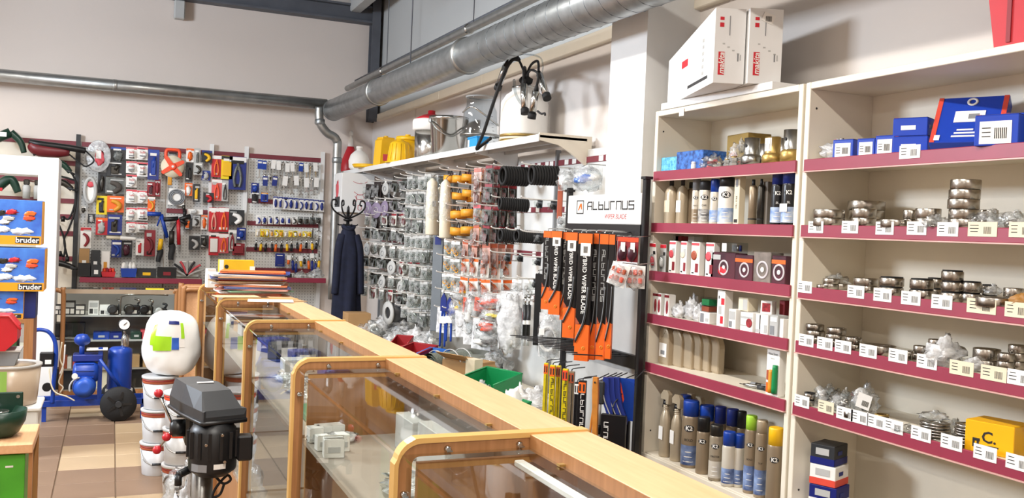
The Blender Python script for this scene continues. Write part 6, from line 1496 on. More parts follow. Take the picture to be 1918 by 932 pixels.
MB().box((-w*.08, 0, -h*.86), (w*.16, .03, h*.26), ch=.006).build('crank', amber, t); MB().tube([(0, 0, 0), (0, .11, .0)], .004, n=5, sub=1).build('hook_wire', steel, t)
# ---- grey square with round hose, guns, knife, trowel
x, z, w, h = box_px(317, 353, 346, 385); t = T('hose_pack', 'white square card with a coiled grey hose', 'card pack', (x, 9.68, z), (0, .06, 0)); MB().box((0, .004, -h/2), (w, .006, h)).build('card', cardw, t)
for k in range(3): MB().tube([((.09-.018*k)*w/.18*math.cos(u), -.008, -h/2+(.09-.018*k)*h/.2*math.sin(u)) for u in [j*PI/10 for j in range(20)]], .007, n=6, sub=1, closed=True).build('hose_loop', grey, t)
MB().tube([(0, 0, 0), (0, .09, .0)], .003, n=5, sub=1).build('hook_wire', steel, t)
def caulk(label, pts_, mat, mat2, name='caulking_gun', tip=None):
    P = [ony(a, b2, 9.66) for a, b2 in pts_]; o = P[0]; t = T(name, label, 'gun', o)
    P = [p-o for p in P]; MB().tube(P[:2], .022, n=10, sub=1).build('barrel', mat, t); MB().tube([P[1], P[2]], .018, n=10, sub=1).build('grip', mat2, t)
    MB().tube([P[1], P[1].lerp(P[2], .6)+Vector((-.07, 0, .02))], .008, n=6, sub=1).build('trigger', mat, t)
    MB().tube([P[1].lerp(P[0], .5), P[1].lerp(P[0], .5)+Vector((0, .1, .0))], .003, n=5, sub=1).build('hook_wire', steel, t)
    return t
caulk('blue caulking gun hanging in the middle of the board', [(276, 400), (302, 401), (313, 445)], blue, blue)
caulk('black clamp gun with a red grip right of the blue gun', [(306, 411), (334, 409), (335, 458)], black, red)
t = caulk('black clamp bar with wings beside the red grip', [(357, 404), (336, 411), (350, 420)], black, black, 'clamp')
def stick(name, label, cat, p0, p1, w, mat, mat2, Y=9.66):
    a, b2 = ony(*p0, Y), ony(*p1, Y); t = T(name, label, cat, a); d = b2-a
    MB().tube([(0, 0, 0), d*.5], w/2, n=8, sub=1).build('blade', mat, t); MB().tube([d*.48, d*.6+Vector((w*.2, 0, 0)), d*.85, d], lambda u: w*.7*(1-.3*u), n=8).build('handle', mat2, t); MB().tube([(0, 0, 0), (0, .11, 0)], .003, n=5, sub=1).build('hook_wire', steel, t)
stick('folding_knife', 'yellow folding saw hanging below the blue gun', 'saw', (302, 447), (296, 490), .045, yellow, dgrey)
stick('pruning_saw', 'dark grey long pliers right of the yellow saw', 'pliers', (322, 432), (320, 486), .05, dsteel, dgrey)
stick('trowel', 'long pale trowel hanging level above the pouches', 'trowel', (199, 444), (254, 447), .03, cream, cardw)
stick('hacksaw', 'dark pliers below the round tape at the right', 'pliers', (344, 384), (346, 404), .03, dsteel, black)
# ---- goods on the red shelf
def shelf_box(name, label, cat, px0, px1, py0, mat, prod=None, Y=9.60, d=.12, clip=None):
    a, b2 = ony(px0, py0, Y), ony(px1, py0, Y); h = a.z-BSZ; w = b2.x-a.x
    t = carton(name, label, cat, ((a.x+b2.x)/2, Y, BSZ), w, d, h, mat, rot=0.0, panels=clip or [])
    if prod: MB().box((0, -d/2-.002, h*.4), (w*.4, .003, h*.35)).build('label', prod, t)
    return t
shelf_box('carton', 'brown carton at the left end of the red shelf', 'box', 149, 168, 465, kraft, cardw, Y=9.66); shelf_box('carton', 'black box with white tag behind the red tray', 'box', 171, 188, 468, dgrey, cardw, Y=9.66); shelf_box('carton', 'low black box at the left end of the red shelf', 'box', 146, 170, 492, black, None, Y=9.54, d=.09)
shelf_box('carton', 'dark box with red stripe and white price tag', 'box', 171, 190, 495, dgrey, cardw, Y=9.54, d=.09); shelf_box('carton', 'white and brown upright box behind the red tray', 'box', 190, 206, 470, cardw, amber, Y=9.68)
shelf_box('carton', 'black flat case with yellow item on the red shelf', 'box', 256, 293, 502, dgrey, yellow); shelf_box('carton', 'black flat case right of the yellow item case', 'box', 295, 330, 500, black, dred)
def tray(label, px0, px1, py0, mat, inner):
    a, b2 = ony(px0, py0, 9.58), ony(px1, py0, 9.58); w = b2.x-a.x; h = a.z-BSZ
    t = T('parts_tray', label, 'tray', ((a.x+b2.x)/2, 9.58, BSZ)); MB().prism([(-w*.42, 0), (w*.42, 0), (w/2, h*.55), (-w/2, h*.55)], .14).build('tray', mat, t)
    for k in range(4): MB().blob((w*(-.3+.2*k), 0, h*.62), (w*.3, .1, h*.6), amp=.3, seed=k+int(px0), nu=10, nv=7, flat=False).build('content', inner[k % len(inner)], t)
tray('red tray of small red parts on the red shelf', 190, 217, 500, red, [orange2, dred, red]); tray('blue tray heaped with white bags on the red shelf', 226, 257, 488, blue, [paper, lgrey, paper])
hcard('plier_set', 'clear pack of fanned pliers with red labels above the red shelf', 'plier set', (329, 484, 372, 518), lgrey, None, None, 9.6)
t = T('plier_fan', 'fan of black and white pliers in the clear pack', 'pliers', ony(350, 516, 9.57))
for k in range(7): an = -1.1+.37*k; MB().tube([(0, 0, .02), (.1*math.sin(an), 0, .02+.1*math.cos(an)), (.17*math.sin(an*1.1), 0, .02+.15*math.cos(an))], .011, n=6).build('plier', (lgrey, dgrey, pink)[k % 3], t)
MB().tube([(0, .0, .1), (0, .1, .11)], .003, n=5, sub=1).build('hook_wire', steel, t); t.location.z = BSZ
# ---- right half: red cards with pliers, cases
B_ = [('plier_card', 'red card with orange pliers, top of the red cards', (397, 290, 414, 332), red, orange, cardw, 'plier'), ('plier_card', 'pale red card with orange pliers, second from the top', (397, 335, 415, 376), M('light_red_card', '#d9605e', .5), orange2, cardw, 'plier'),
      ('plier_card', 'red card with pliers in the third row, left', (392, 388, 409, 434), red, M('salmon', '#e8a08c', .5), cardw, 'plier'), ('plier_card', 'red card with orange pliers in the third row, right', (410, 388, 428, 434), red, orange, cardw, 'plier'),
      ('plier_card', 'red card in the fourth row, left', (392, 435, 409, 478), red, cardw, cardw, 'box'), ('plier_card', 'white headed red card in the fourth row, right', (410, 437, 428, 474), pink, orange, cardw, 'plier'),
      ('tool_pack', 'yellow measuring pack at the top of the right board', (415, 291, 435, 336), yellow_card, yellow, dgrey, 'box'), ('tool_case', 'dark blue plier case with clear window', (430, 292, 460, 356), dblue, smoke, cardw, 'plier'),
      ('plier_card', 'black long pliers below the yellow pack', (416, 337, 427, 377), M('pale_board', '#bdbcb8', .5), black, None, 'plier'), ('tool_pack', 'black and white scissor pack in the third row', (429, 392, 457, 422), dgrey, cardw, None, 'blob'),
      ('tool_pack', 'blue pack in the fourth row', (444, 426, 460, 449), dblue, blue, None, 'blob'), ('tool_pack', 'dark pliers with red grips in the fourth row', (428, 430, 442, 470), M('pale_board', '#bdbcb8'), dred, cardw, 'plier'),
      ('tool_pack', 'maroon folder pack low on the board', (436, 455, 458, 478), dred, dred, None, 'box'), ('tool_pack', 'blue tool with white tag at the upright', (471, 342, 485, 362), dblue, blue, None, 'blob'), ('tool_pack', 'dark tool below the blue tool at the upright', (472, 360, 484, 380), dgrey, black, cardw, 'blob')]
for k, (n_, l_, bx, a, b2, c, s_) in enumerate(B_): hcard(n_, l_, 'pack', bx, a, b2, c, 9.68, .02, seed=80+k, shape=s_)
# ---- spanner board
def spanner(label, px, py0, py1, card, lean=0.0, kind=0, group='spanners'):
    a, b2 = ony(px, py0, 9.70), ony(px, py1, 9.70); h = a.z-b2.z
    t = T('spanner' if kind == 0 else 'small_tool', label, 'spanner' if kind == 0 else 'hand tool', a, (0, lean, 0), group); ob('hook', peg_me, tb, (a.x, BY, a.z-.008)); r = .016
    if kind == 0:
        b = MB(); b.prism([(-.006, -h*.88), (.006, -h*.88), (.008, -h*.12), (-.008, -h*.12)], .008); b.lathe([(r*.5, -.005), (r, -.005), (r, .005), (r*.5, .005), (r*.5, -.005)], 14, 0, TR(0, 0, -h*.07-.005) @ RX(PI/2), caps=False)
        b.prism([(-.02, -h), (-.009, -h*.97), (-.006, -h*.93), (.006, -h*.93), (.009, -h*.97), (.02, -h), (.022, -h*.94), (.01, -h*.87), (-.01, -h*.87), (-.022, -h*.94)], .01); b.build('wrench', chrome, t)
    else:
        b = MB(); b.tube([(0, 0, -.01), (0, 0, -h*.5)], .008, n=6, sub=1); b.build('shaft', chrome, t); MB().tube([(0, 0, -h*.45), (0, 0, -h)], .014, n=8, sub=1).build('handle', (black, yellow, dgrey, orange, dblue)[kind-1], t)
    if card: MB().box((0, -.008, -h*card[1]), (card[2], .002, card[3])).build('card', card[0], t); MB().box((0, -.0095, -h*card[1]+card[3]*.25), (card[2]*.8, .001, card[3]*.2)).build('card_print', paper, t)
    return t
rs = random.Random(3)
for k in range(13): spanner('spanner in the top row of the spanner board, %s from the left' % ORD[k], 487+k*8.6, 299+k*.5, 338+rs.uniform(-8, 14), (blue if k < 2 or k in (8, 9) else cardw, .25, .045, .09) if k % 3 != 2 else None, rs.uniform(-.1, .1), group='top row spanners')
for k in range(11): spanner('spanner in the second row of the spanner board, %s from the left' % ORD[k], 497+k*9.6, 325+k*.8, 355+rs.uniform(-4, 12), (dblue if k < 4 else cardw, .35, .05, .10) if k % 2 == 0 else None, rs.uniform(-.12, .12), group='second row spanners')
for k in range(10): hcard('socket_card', 'blue and white socket card, %s from the left in the third row' % ORD[k], 'card pack', (512+k*9.6, 367+k*.8, 520.5+k*9.6, 391+k*.6), cardw, dblue, dblue, 9.69, .03, group='blue socket cards', seed=120+k)
hcard('socket_card', 'blue card tilted at the left of the third row', 'card pack', (489, 360, 502, 378), blue, dblue, amber, 9.68, .02)
for k in range(11): hcard('socket_card', 'small dark blue pack, %s from the left in the fourth row' % ORD[k], 'pack', (480+k*11.2, 402+k*.5, 489+k*11.2, 420), smoke if k > 6 else cardw, dblue if k < 6 else dsteel, None, 9.69, .03, group='small dark blue packs', seed=140+k)
for k in range(12): hcard('bit_pack', 'small yellow pack, %s from the left in the fifth row' % ORD[k], 'pack', (479+k*8.8, 428+k*.5, 486.5+k*8.8, 444), yellow_card if k % 3 else cream, amber if k % 2 else cardw, None, 9.69, .03, group='small yellow packs', seed=160+k)
for k in range(13): spanner('small handled tool in the sixth row, %s from the left' % ORD[k], 481+k*9.4, 447, 466+rs.uniform(-2, 6), None, rs.uniform(-.1, .1), (1, 2, 1, 3, 4)[k % 5], 'sixth row tools')
hcard('tool_pack', 'dark blue card in the bottom row of the spanner board', 'card pack', (516, 474, 533, 499), dblue, dblue, None, 9.69, .01, shape='box')
for k in range(9): spanner('hand tool in the bottom row of the spanner board, %s from the left' % ORD[k], 541+k*7.2, 473+rs.uniform(0, 8), 500+rs.uniform(-6, 10), (cardw, .15, .04, .05) if k % 3 == 0 else None, rs.uniform(-.15, .15), (4, 5, 5, 2, 1)[k % 5], 'bottom row tools')
for k in range(7): spanner('silver tool at the right edge of the spanner board, %s from the top' % ORD[k], 586+(k % 2)*12, 400+k*14, 420+k*14, None, rs.uniform(-.1, .1), 0, 'right edge tools')
shelf_box('carton', 'black crumpled pouch on the right red shelf', 'box', 519, 545, 512, black, None, Y=9.6); 
t = bag('parts_bag', 'clear bags heaped at the right end of the red shelf', 'bag', (ony(592, 520, 9.55).x, 9.56, BSZ), .16, .12, .14, film, 171, 0, [lgrey, dsteel, lgrey])
t = bag('parts_bag', 'small clear bag on the red shelf beside the black pouch', 'bag', (ony(562, 520, 9.58).x, 9.58, BSZ), .14, .12, .1, film, 172, 0, [lgrey, dsteel])
# ---- left board: power tools and cords
def power_tool(label, pts_, mats, Y=9.55):
    P = [ony(a, b2, Y) for a, b2 in pts_]; o = P[0]; P = [p-o for p in P]; t = T('power_tool', label, 'power tool', o)
    return t, P
t, P = power_tool('red and black polisher with cord, hung at the top left', [(57, 268), (75, 280), (130, 285), (160, 282), (176, 300)], None)
MB().tube([P[0], P[1], P[2]], lambda u: .035+.03*math.sin(PI*u), n=12).build('body', M('maroon_plastic', '#6e1e24', .4), t); MB().tube([P[0]+Vector((0, 0, .01)), P[1]+Vector((0, -.03, .05)), P[2]+Vector((0, -.02, .04)), P[3]], .03, n=10).build('grip', black, t); MB().tube([P[0]+Vector((.02, 0, -.02)), P[0]+Vector((.06, 0, -.1))], .035, n=10, sub=1).build('head', dgrey, t)
MB().tube([P[3], P[4], P[4]+Vector((-.06, 0, -.06)), P[2]+Vector((.1, 0, -.1)), P[2]+Vector((0, 0, -.02))], .007, n=6).build('cord', black_matt, t); MB().tube([P[1], P[1]+Vector((0, .22, .06))], .005, n=5, sub=1).build('hook_wire', steel, t); MB().tube([P[2], P[2]+Vector((0, .22, .06))], .005, n=5, sub=1).build('hook_wire', steel, t)
t, P = power_tool('dark green drill hanging at the top left corner', [(-5, 258), (20, 248), (38, 265), (45, 286)], None)
MB().tube([P[0], P[1]], .045, n=12, sub=1).build('body', dgreen, t); MB().tube([P[1], P[2], P[3]], lambda u: .036-.012*u, n=10).build('grip', dgreen, t); MB().box(P[0].lerp(P[1], .4)+Vector((0, -.046, .01)), (.07, .004, .04)).build('label', paper, t); MB().tube([P[1], P[1]+Vector((0, .22, .03))], .005, n=5, sub=1).build('hook_wire', steel, t)
t, P = power_tool('dark green jigsaw seen through the cabinet frame', [(-5, 350), (20, 335), (34, 360)], None); MB().tube(P, lambda u: .05-.02*u, n=12).build('body', dgreen, t); MB().box(P[0]+Vector((.02, -.04, -.02)), (.05, .01, .03)).build('label', red, t); MB().tube([P[1], P[1]+Vector((0, .22, .03))], .005, n=5, sub=1).build('hook_wire', steel, t)
t, P = power_tool('pair of white paint guns seen through the cabinet frame', [(50, 345), (52, 372)], None); 
for s_ in (0, 1): MB().lathe([(.03, -.13), (.034, -.02), (.02, 0)], 14, 0, TR(s_*.09, 0, 0)).build('cup', lgrey, t); MB().box((s_*.09, 0, .02), (.05, .06, .05), ch=.008).build('gun_head', dsteel, t)
MB().tube([(0, 0, .03), (0, .22, .05)], .005, n=5, sub=1).build('hook_wire', steel, t); MB().tube([(.09, 0, .03), (.0, .2, .05)], .004, n=5, sub=1).build('hook_wire', steel, t)
for k, pts_ in enumerate(([(112, 310), (128, 318), (140, 335), (143, 360), (138, 390), (128, 410), (118, 405)], [(112, 330), (132, 335), (144, 345), (140, 395), (128, 430), (120, 450), (126, 480)], [(110, 420), (118, 440), (122, 460), (119, 480), (112, 470)])):
    P = [ony(a, b2, 9.62) for a, b2 in pts_]; t = T('extension_lead', ('short', 'long', 'knotted')[k]+' black cord looping down beside the cabinet post', 'cord', P[0]); MB().tube([p-P[0] for p in P], .009, n=6).build('cord', black_matt, t); MB().cyl(P[-1]-P[0], P[-1]-P[0]+Vector((0, 0, -.05)), .018, n=8).build('plug', black, t); MB().tube([(0, 0, 0), (0, .15, .02)], .004, n=5, sub=1).build('hook_wire', steel, t)
for k, (px, py, w) in enumerate(((118, 310, .14), (120, 345, .13), (114, 495, .2))):
    a = ony(px, py, 9.6); t = T('angle_grinder', ('upper', 'middle', 'lowest')[k]+' dark hand tool on the left board beside the cabinet post', 'power tool', a, (0, .5-.2*k, 0)); MB().tube([(-w*.5, 0, .0), (0, 0, .01), (w*.6, 0, -.02)], lambda u: .035-.012*u, n=10).build('body', (dgreen, dsteel, black)[k], t); MB().lathe([(.045, 0), (.045, .02)], 16, 0, TR(w*.6, 0, -.03)).build('head', dgrey, t); MB().tube([(0, 0, .02), (0, .17, .05)], .004, n=5, sub=1).build('hook_wire', steel, t)

# ================================================================== white cabinet frame at the left
WC = 7.9; xr = XY(110, WC, 1.8); zt_ = ony(60, 293, WC).z
wc = T('white_cabinet', 'white framed glass cabinet standing behind the toy boxes', 'cabinet', (0, 0, 0))
MB().box((xr-.07, WC+.2, zt_/2), (.14, .42, zt_), ch=.003).build('side_post', white_cold, wc); MB().box((xr-.55, WC+.2, zt_-.07), (.96-.14, .42, .14), ch=.003).build('top_rail', white_cold, wc); MB().box((xr-1.05, WC+.2, zt_/2), (.14, .42, zt_), ch=.003).build('side_post', white_cold, wc)
MB().box((xr-.55, WC+.02, zt_*.45), (.84, .006, zt_*.82)).build('pane', glass, wc); 
for z in (.45, .9): MB().box((xr-.55, WC+.22, z), (.84, .3, .012)).build('shelf', white, wc)
MB().box((xr-.55, WC+.2, .06), (.86, .4, .12)).build('plinth', white_cold, wc)
# ---- toy boxes on a wooden shelf unit
TY = 6.3
yb_ = M('toy_box_orange', '#e8a21c', .4, var=.05)
def toy_box(label, px1, y0, y1, w, dep=.2, Y=TY):
    a, b2 = ony(px1, y0, Y), ony(px1, y1, Y); h = a.z-b2.z; x = b2.x-w/2
    t = T('toy_box', label, 'toy box', (x, Y, b2.z), None, 'blue toy vehicle boxes')
    MB().box((0, dep/2, h/2), (w, dep, h), ch=.002).build('box_body', sky, t); MB().box((0, -.001, h*.1), (w*.995, .002, h*.2)).build('orange_band', yb_, t); MB().box((w/2+.0005, dep/2, h*.5), (.002, dep*.98, h*.97)).build('side_face', yb_, t)
    cld = M('cloud_print', '#d7e2f4', .6, var=.05)
    for k, (u, v, s_) in enumerate(((-.36, .36, .1), (-.1, .33, .08), (.2, .3, .1))): MB().blob((w*u, -.001, h*v), (w*s_*3.2, .002, h*.13), amp=.4, seed=k, flat=False).build('cloud_print', cld, t)
    for k, (u, v, m_) in enumerate(((.32, .7, orange), (.3, .6, orange2), (.05, .72, red), (-.12, .7, dsteel), (-.3, .68, paper), (.0, .58, lgrey), (-.25, .5, red), (-.05, .5, paper))): MB().blob((w*u, -.0015, h*v), (w*.17, .002, h*.11), amp=.35, freq=4, seed=k*3, nu=14, nv=8, flat=False).build('vehicle_print', m_, t); MB().box((w*(u+.02), -.0015, h*(v-.045)), (w*.08, .002, h*.02)).build('vehicle_print', bark, t)
    MB().box((w*.29, -.0025, h*.1), (w*.36, .002, h*.135)).build('name_plate', bark, t); lettering('bruder', h*.17, paper, t, TR(w*.29, -.004, h*.1), bold=.02)
    return t
b3 = toy_box('blue toy vehicle box at the bottom of the stack, half hidden', 43, 545, 597, .34, .22)
b2_ = toy_box('blue toy vehicle box in the middle of the stack', 82, 461, 541, .36, .24, TY-.02)
b1_ = toy_box('blue toy vehicle box on top of the stack', 77, 376, 459, .36, .22)
b2_.location.z = b3.location.z+ (ony(43, 545, TY).z-ony(43, 597, TY).z)+.001
b1_.location.z = max(b1_.location.z, b2_.location.z+ony(82, 461, TY-.02).z-ony(82, 541, TY-.02).z+.001)
t = carton('toy_carton', 'dark blue carton beside the lowest toy box', 'box', (XY(54, 6.42, .93), 6.45, b3.location.z), .085, .2, ony(54, 540, 6.42).z-b3.location.z-.02, dblue, rot=0)
ut = b3.location.z-.0005
un = T('wooden_unit', 'beech shelf unit carrying the stack of toy boxes', 'shelf unit', (0, 0, 0)); ux = XY(62, TY, .7)
MB().box((ux-.025, TY+.13, ut/2), (.05, .3, ut)).build('side_panel', wood_d, un); MB().box((ux-.75, TY+.13, ut/2), (.05, .3, ut)).build('side_panel', wood_d, un); MB().box((ux-.39, TY+.13, ut-.012), (.68, .3, .024)).build('top', wood_d, un); MB().box((ux-.39, TY+.13, .5), (.68, .28, .02)).build('shelf', wood_d, un)
for k in range(2): 
    t = carton('green_carton', ('upper', 'lower')[k]+' dark green printed carton inside the beech unit', 'box', (ux-.2, TY+.12, (.511, .02)[k]), .22, .2, (.2, .22)[k], M('green_print', '#3d6b3c', .5, hex2='#22402a', scale=20), rot=0)
MB().box((ux-.39, TY+.13, .01), (.68, .28, .018)).build('shelf', wood_d, un)
# ---- nearer left: table with green tool carton, bowl, bucket, red bin
LY = 4.45
zt2 = ony(30, 832, LY+.3).z; xb = XY(62, LY, .5)
t = T('wooden_stand', 'beech board stand at the left carrying the green bowl', 'stand', (0, 0, 0)); zb2 = .50
MB().box((xb-.3, LY+.2, zb2-.02), (.6, .42, .04), ch=.003).build('top', wood, t); MB().box((xb-.015, LY+.38, zb2/2-.02), (.03, .03, zb2-.042)).build('leg', wood_d, t); MB().box((xb-.58, LY+.38, zb2/2-.02), (.03, .03, zb2-.042)).build('leg', wood_d, t); MB().box((xb-.57, LY+.02, zb2/2-.02), (.03, .03, zb2-.042)).build('leg', wood_d, t); MB().box((xb-.008, LY+.02, zb2/2-.02), (.016, .03, zb2-.042)).build('leg', wood_d, t)
t = carton('tool_box', 'bright green carton with a black power tool picture under the board', 'box', (xb-.16, LY+.16, 0), .26, .28, .45, pgreen, rot=0.0)
MB().blob((-.05, -.1415, .26), (.1, .003, .12), amp=.35, seed=5, flat=False).build('tool_picture', black, t); MB().blob((-.03, -.142, .31), (.06, .003, .05), amp=.2, seed=6, flat=False).build('tool_picture', dgrey, t); MB().box((.07, -.1415, .40), (.03, .002, .008)).build('print_line', paper, t); MB().box((.06, -.1415, .09), (.06, .002, .015)).build('print_line', lime, t)
t = carton('tool_box', 'dark green carton face at the left edge under the board', 'box', (xb-.42, LY+.16, 0), .2, .28, .42, dgreen, rot=0.0)
t = T('drinking_bowl', 'dark green enamelled animal drinking bowl on the beech board', 'bowl', (XY(-2, LY+.1, .6), LY+.17, zb2+.0005))
MB().lathe([(.05, 0), (.075, .02), (.1, .07), (.105, .12), (.098, .12), (.085, .06), (.04, .03)], 30).build('bowl', dgreen, t); MB().box((0, .09, .12), (.16, .012, .12), ch=.004).build('back_plate', dgreen, t); MB().lathe([(.03, .1), (.034, .115)], 16).build('valve', chrome, t); MB().box((-.02, -.02, .09), (.09, .05, .014), ch=.003).build('paddle', chrome, t)
for x in (-.06, .06): MB().lathe([(.008, 0), (.008, .003)], 10, 0, TR(x, .084, .16) @ RX(PI/2)).build('bolt', chrome, t)
wy = 5.05; xw = XY(75, wy, .5)
t = T('low_crate', 'dark wooden crate on the floor under the white chest', 'crate', (xw-.25, wy+.16, 0)); MB().box((0, 0, .195), (.36, .26, .39), ch=.003).build('body', wood_d, t)
for z in (.1, .2, .3): MB().box((0, -.132, z), (.36, .006, .06)).build('slat', wood_d, t)
t = T('white_chest', 'small white plastic chest behind the green bowl', 'chest', (xw-.19, wy+.15, .3905), .0); MB().box((0, 0, .065), (.36, .28, .13), ch=.006).build('body', white_cold, t); MB().box((0, 0, .141), (.385, .30, .022), ch=.006).build('lid', white_cold, t)
t = T('clear_bucket', 'cloudy clear bucket with a green stripe on the white chest', 'bucket', (XY(14, wy+.1, .6), wy+.13, .5435)); MB().lathe([(.125, 0), (.13, .008), (.145, .19)], 34).build('wall', M('cloudy_plastic', '#b7a48e', .3, var=.05), t); MB().lathe([(.143, .185), (.15, .19), (.15, .2), (.14, .2), (.12, .196)], 34, caps=False).build('rim', lgrey, t); MB().lathe([(.138, .196), (.0, .197)], 34).build('lid', M('cloudy_plastic', '#b7a48e'), t)
MB().add(wrap([(x, 0, z) for z in (.012, .18) for x in (-.06, -.03, 0, .02)], .1465, -.1), [(k, k+1, k+5, k+4) for k in range(3)]).build('green_stripe', M('pale_green_print', '#8fbf5a', .4), t)
zc = .7415
t = T('grey_bin', 'grey bin standing on the clear bucket', 'bin', (XY(-14, wy+.1, .78), wy+.13, zc)); MB().prism([(-.1, 0), (.1, 0), (.12, .07), (-.12, .07)], .16).build('body', grey, t); MB().box((0, 0, .072), (.25, .17, .008)).build('rim', lgrey, t)
t = T('red_bin', 'red stacking bin with angled front, on the grey bin at the left', 'bin', (XY(-8, wy+.1, .9), wy+.12, zc+.0765)); MB().prism([(-.12, 0), (.05, 0), (.10, .05), (.10, .115), (.06, .168), (-.12, .168)], .2).build('body', red, t); MB().tube([(-.12, -.1, .170), (.062, -.1, .170), (.104, -.1, .118), (.115, -.1, .105)], .007, n=6, sub=1).build('rim', red, t); MB().box((-.05, -.102, .08), (.05, .002, .035)).build('label', paper, t)
# ================================================================== glass cabinet in front of the tool wall
cy0, cy1 = 8.02, 8.42; cxa, cxb = xr+.045, XY(334, cy0, .6); ctz = ony(250, 545, cy0).z
gc = T('glass_cabinet', 'low glass cabinet with black devices in front of the tool wall', 'glass cabinet', (0, 0, 0))
MB().box(((cxa+cxb)/2, (cy0+cy1)/2, ctz-.008), (cxb-cxa, cy1-cy0, .016), ch=.002).build('top_glass', glass, gc)
MB().box(((cxa+cxb)/2, cy0+.004, ctz-.006), (cxb-cxa, .012, .034)).build('top_edge', M('cabinet_edge', '#a08d76', .4), gc)
sh_ = [ony(250, 591, cy0).z, ony(250, 637, cy0).z, ony(250, 690, cy0).z, .10]
for z in sh_: MB().box(((cxa+cxb)/2, (cy0+cy1)/2+.02, z-.006), (cxb-cxa-.04, cy1-cy0-.05, .012)).build('shelf', grey_shelf if z < .4 else lgrey, gc)
MB().box(((cxa+cxb)/2, cy1, ctz/2), (cxb-cxa, .012, ctz-.03)).build('back_panel', M('grey_back', '#8a8885', .5), gc)
MB().box(((cxa+cxb)/2, cy0+.006, (ctz+.1)/2), (cxb-cxa-.05, .005, ctz-.12)).build('front_glass', glass, gc)
for x in (cxb-.02, cxa+.01):
    MB().tube([(x-.0, cy0+.01, .02), (x, cy0+.01, ctz-.05), (x-.015, cy0+.012, ctz-.01), (x-.06, cy0+.02, ctz+.004)], .018, n=8).build('corner_post', wood_d, gc)
MB().box(((cxa+cxb)/2, (cy0+cy1)/2, .05), (cxb-cxa, cy1-cy0-.02, .09)).build('plinth', wood_d, gc)
t = T('yellow_note', 'bright yellow strip lying on top of the glass cabinet', 'note', (XY(290, 8.1, ctz), 8.1, ctz+.001)); MB().box((0, 0, .008), (.14, .1, .016)).build('pad', yellow_card, t); MB().box((0, -.051, .008), (.13, .002, .01)).build('edge', M('yellow_edge', '#d9d94a', .5), t)
def gsp(px, i, dy=.1): return Vector((XY(px, cy0+dy, sh_[i]), cy0+dy, sh_[i]+.0005))
rg = random.Random(9)
for k, px in enumerate((110, 131, 150, 175, 196)):
    t = carton('device_box', 'small black and white device box, '+ORD[k]+' from the left on the top cabinet shelf', 'box', gsp(px, 0), .075, .08, .08+.03*(k % 2), (dgrey, black, dgrey, cardw, paper)[k], rot=0, group='cabinet device boxes', panels=[(.1, .1, .45, .45, paper if k < 3 else dgrey, 'window'), (.55, .1, .9, .45, paper if k < 3 else lgrey, 'window'), (.1, .55, .9, .9, lgrey if k % 2 else cardw, 'label')])
def device(label, px, i, w, h, mats, dy=.1):
    t = T('engine_part', label, 'machine part', gsp(px, i, dy)); MB().box((0, 0, h*.3), (w*.8, .08, h*.6), ch=.01).build('body', mats[0], t); MB().lathe([(h*.3, 0), (h*.32, .02), (h*.2, .03)], 16, 0, TR(-w*.2, -.045, h*.4) @ RX(PI/2)).build('flywheel', mats[1], t); MB().tube([(w*.2, 0, h*.55), (w*.35, -.02, h*.9), (w*.1, 0, h)], .01, n=6).build('pipe', mats[2], t); MB().box((w*.1, -.045, h*.2), (w*.25, .006, h*.2)).build('tag', paper, t)
device('black engine part with tag on the top cabinet shelf', 215, 0, .1, .12, (black, dgrey, chrome)); device('black carburettor with white tag on the top cabinet shelf', 248, 0, .14, .13, (black, dsteel, chrome)); device('silver and black carburettor right on the top cabinet shelf', 275, 0, .12, .12, (dsteel, black, chrome)); device('dark pump part at the right end of the top cabinet shelf', 302, 0, .11, .09, (black, lgrey, dgrey))
t = T('handle_tube', 'bent silver handle tube inside the cabinet', 'handle', gsp(225, 0, .06)); MB().tube([(0, 0, .0), (0, 0, .12), (.03, 0, .16), (.2, 0, .17), (.36, 0, .165)], .008, n=8).build('tube', steel, t); MB().lathe([(.016, 0), (.016, .008)], 12).build('foot', steel, t)
shelf2 = [('black', black, 120, .3, .13), ('blue', blue, 190, .12, .055), ('blue', dblue, 217, .09, .05), ('green', dgreen, 255, .09, .06), ('red and white', pink, 275, .1, .07)]
for k, (c_, m_, px, w_, h_) in enumerate(shelf2): t = carton('tool_case', c_+(' wide' if k == 0 else ' flat')+' case on the second cabinet shelf'+(', left' if k == 1 else ', right' if k == 2 else ''), 'case', gsp(px, 1, .14), w_, .14, h_, m_, rot=0, panels=[(.3, .3, .7, .6, dgrey if k == 0 else lgrey, 'label')])
bag('parts_bag', 'grey wrapped parts in front of the wide black case', 'bag', gsp(125, 1, .06), .22, .07, .03, M('grey_wrap', '#6e6c68', .4), 201, 0, [], peak=False)
for k, (px, w_, h_, m_) in enumerate(((118, .06, .1, copper), (130, .03, .09, paper), (140, .03, .085, pink), (155, .1, .07, dsteel), (255, .1, .1, kraft), (270, .08, .1, kraft))):
    carton('spare_box', ('rusty red', 'white', 'pink', 'dark', 'orange brown', 'second orange brown')[k]+' small box on the third cabinet shelf', 'box', gsp(px, 2, .12), w_, .1, h_, m_, rot=0)
for k, (px, m_) in enumerate(((130, dgrey), (190, cream), (262, dsteel))): carton('spare_box', ('dark', 'cream', 'steel grey')[k]+' wide box on the floor of the glass cabinet', 'box', gsp(px, 3, .14), .2, .14, .16, m_, rot=0)
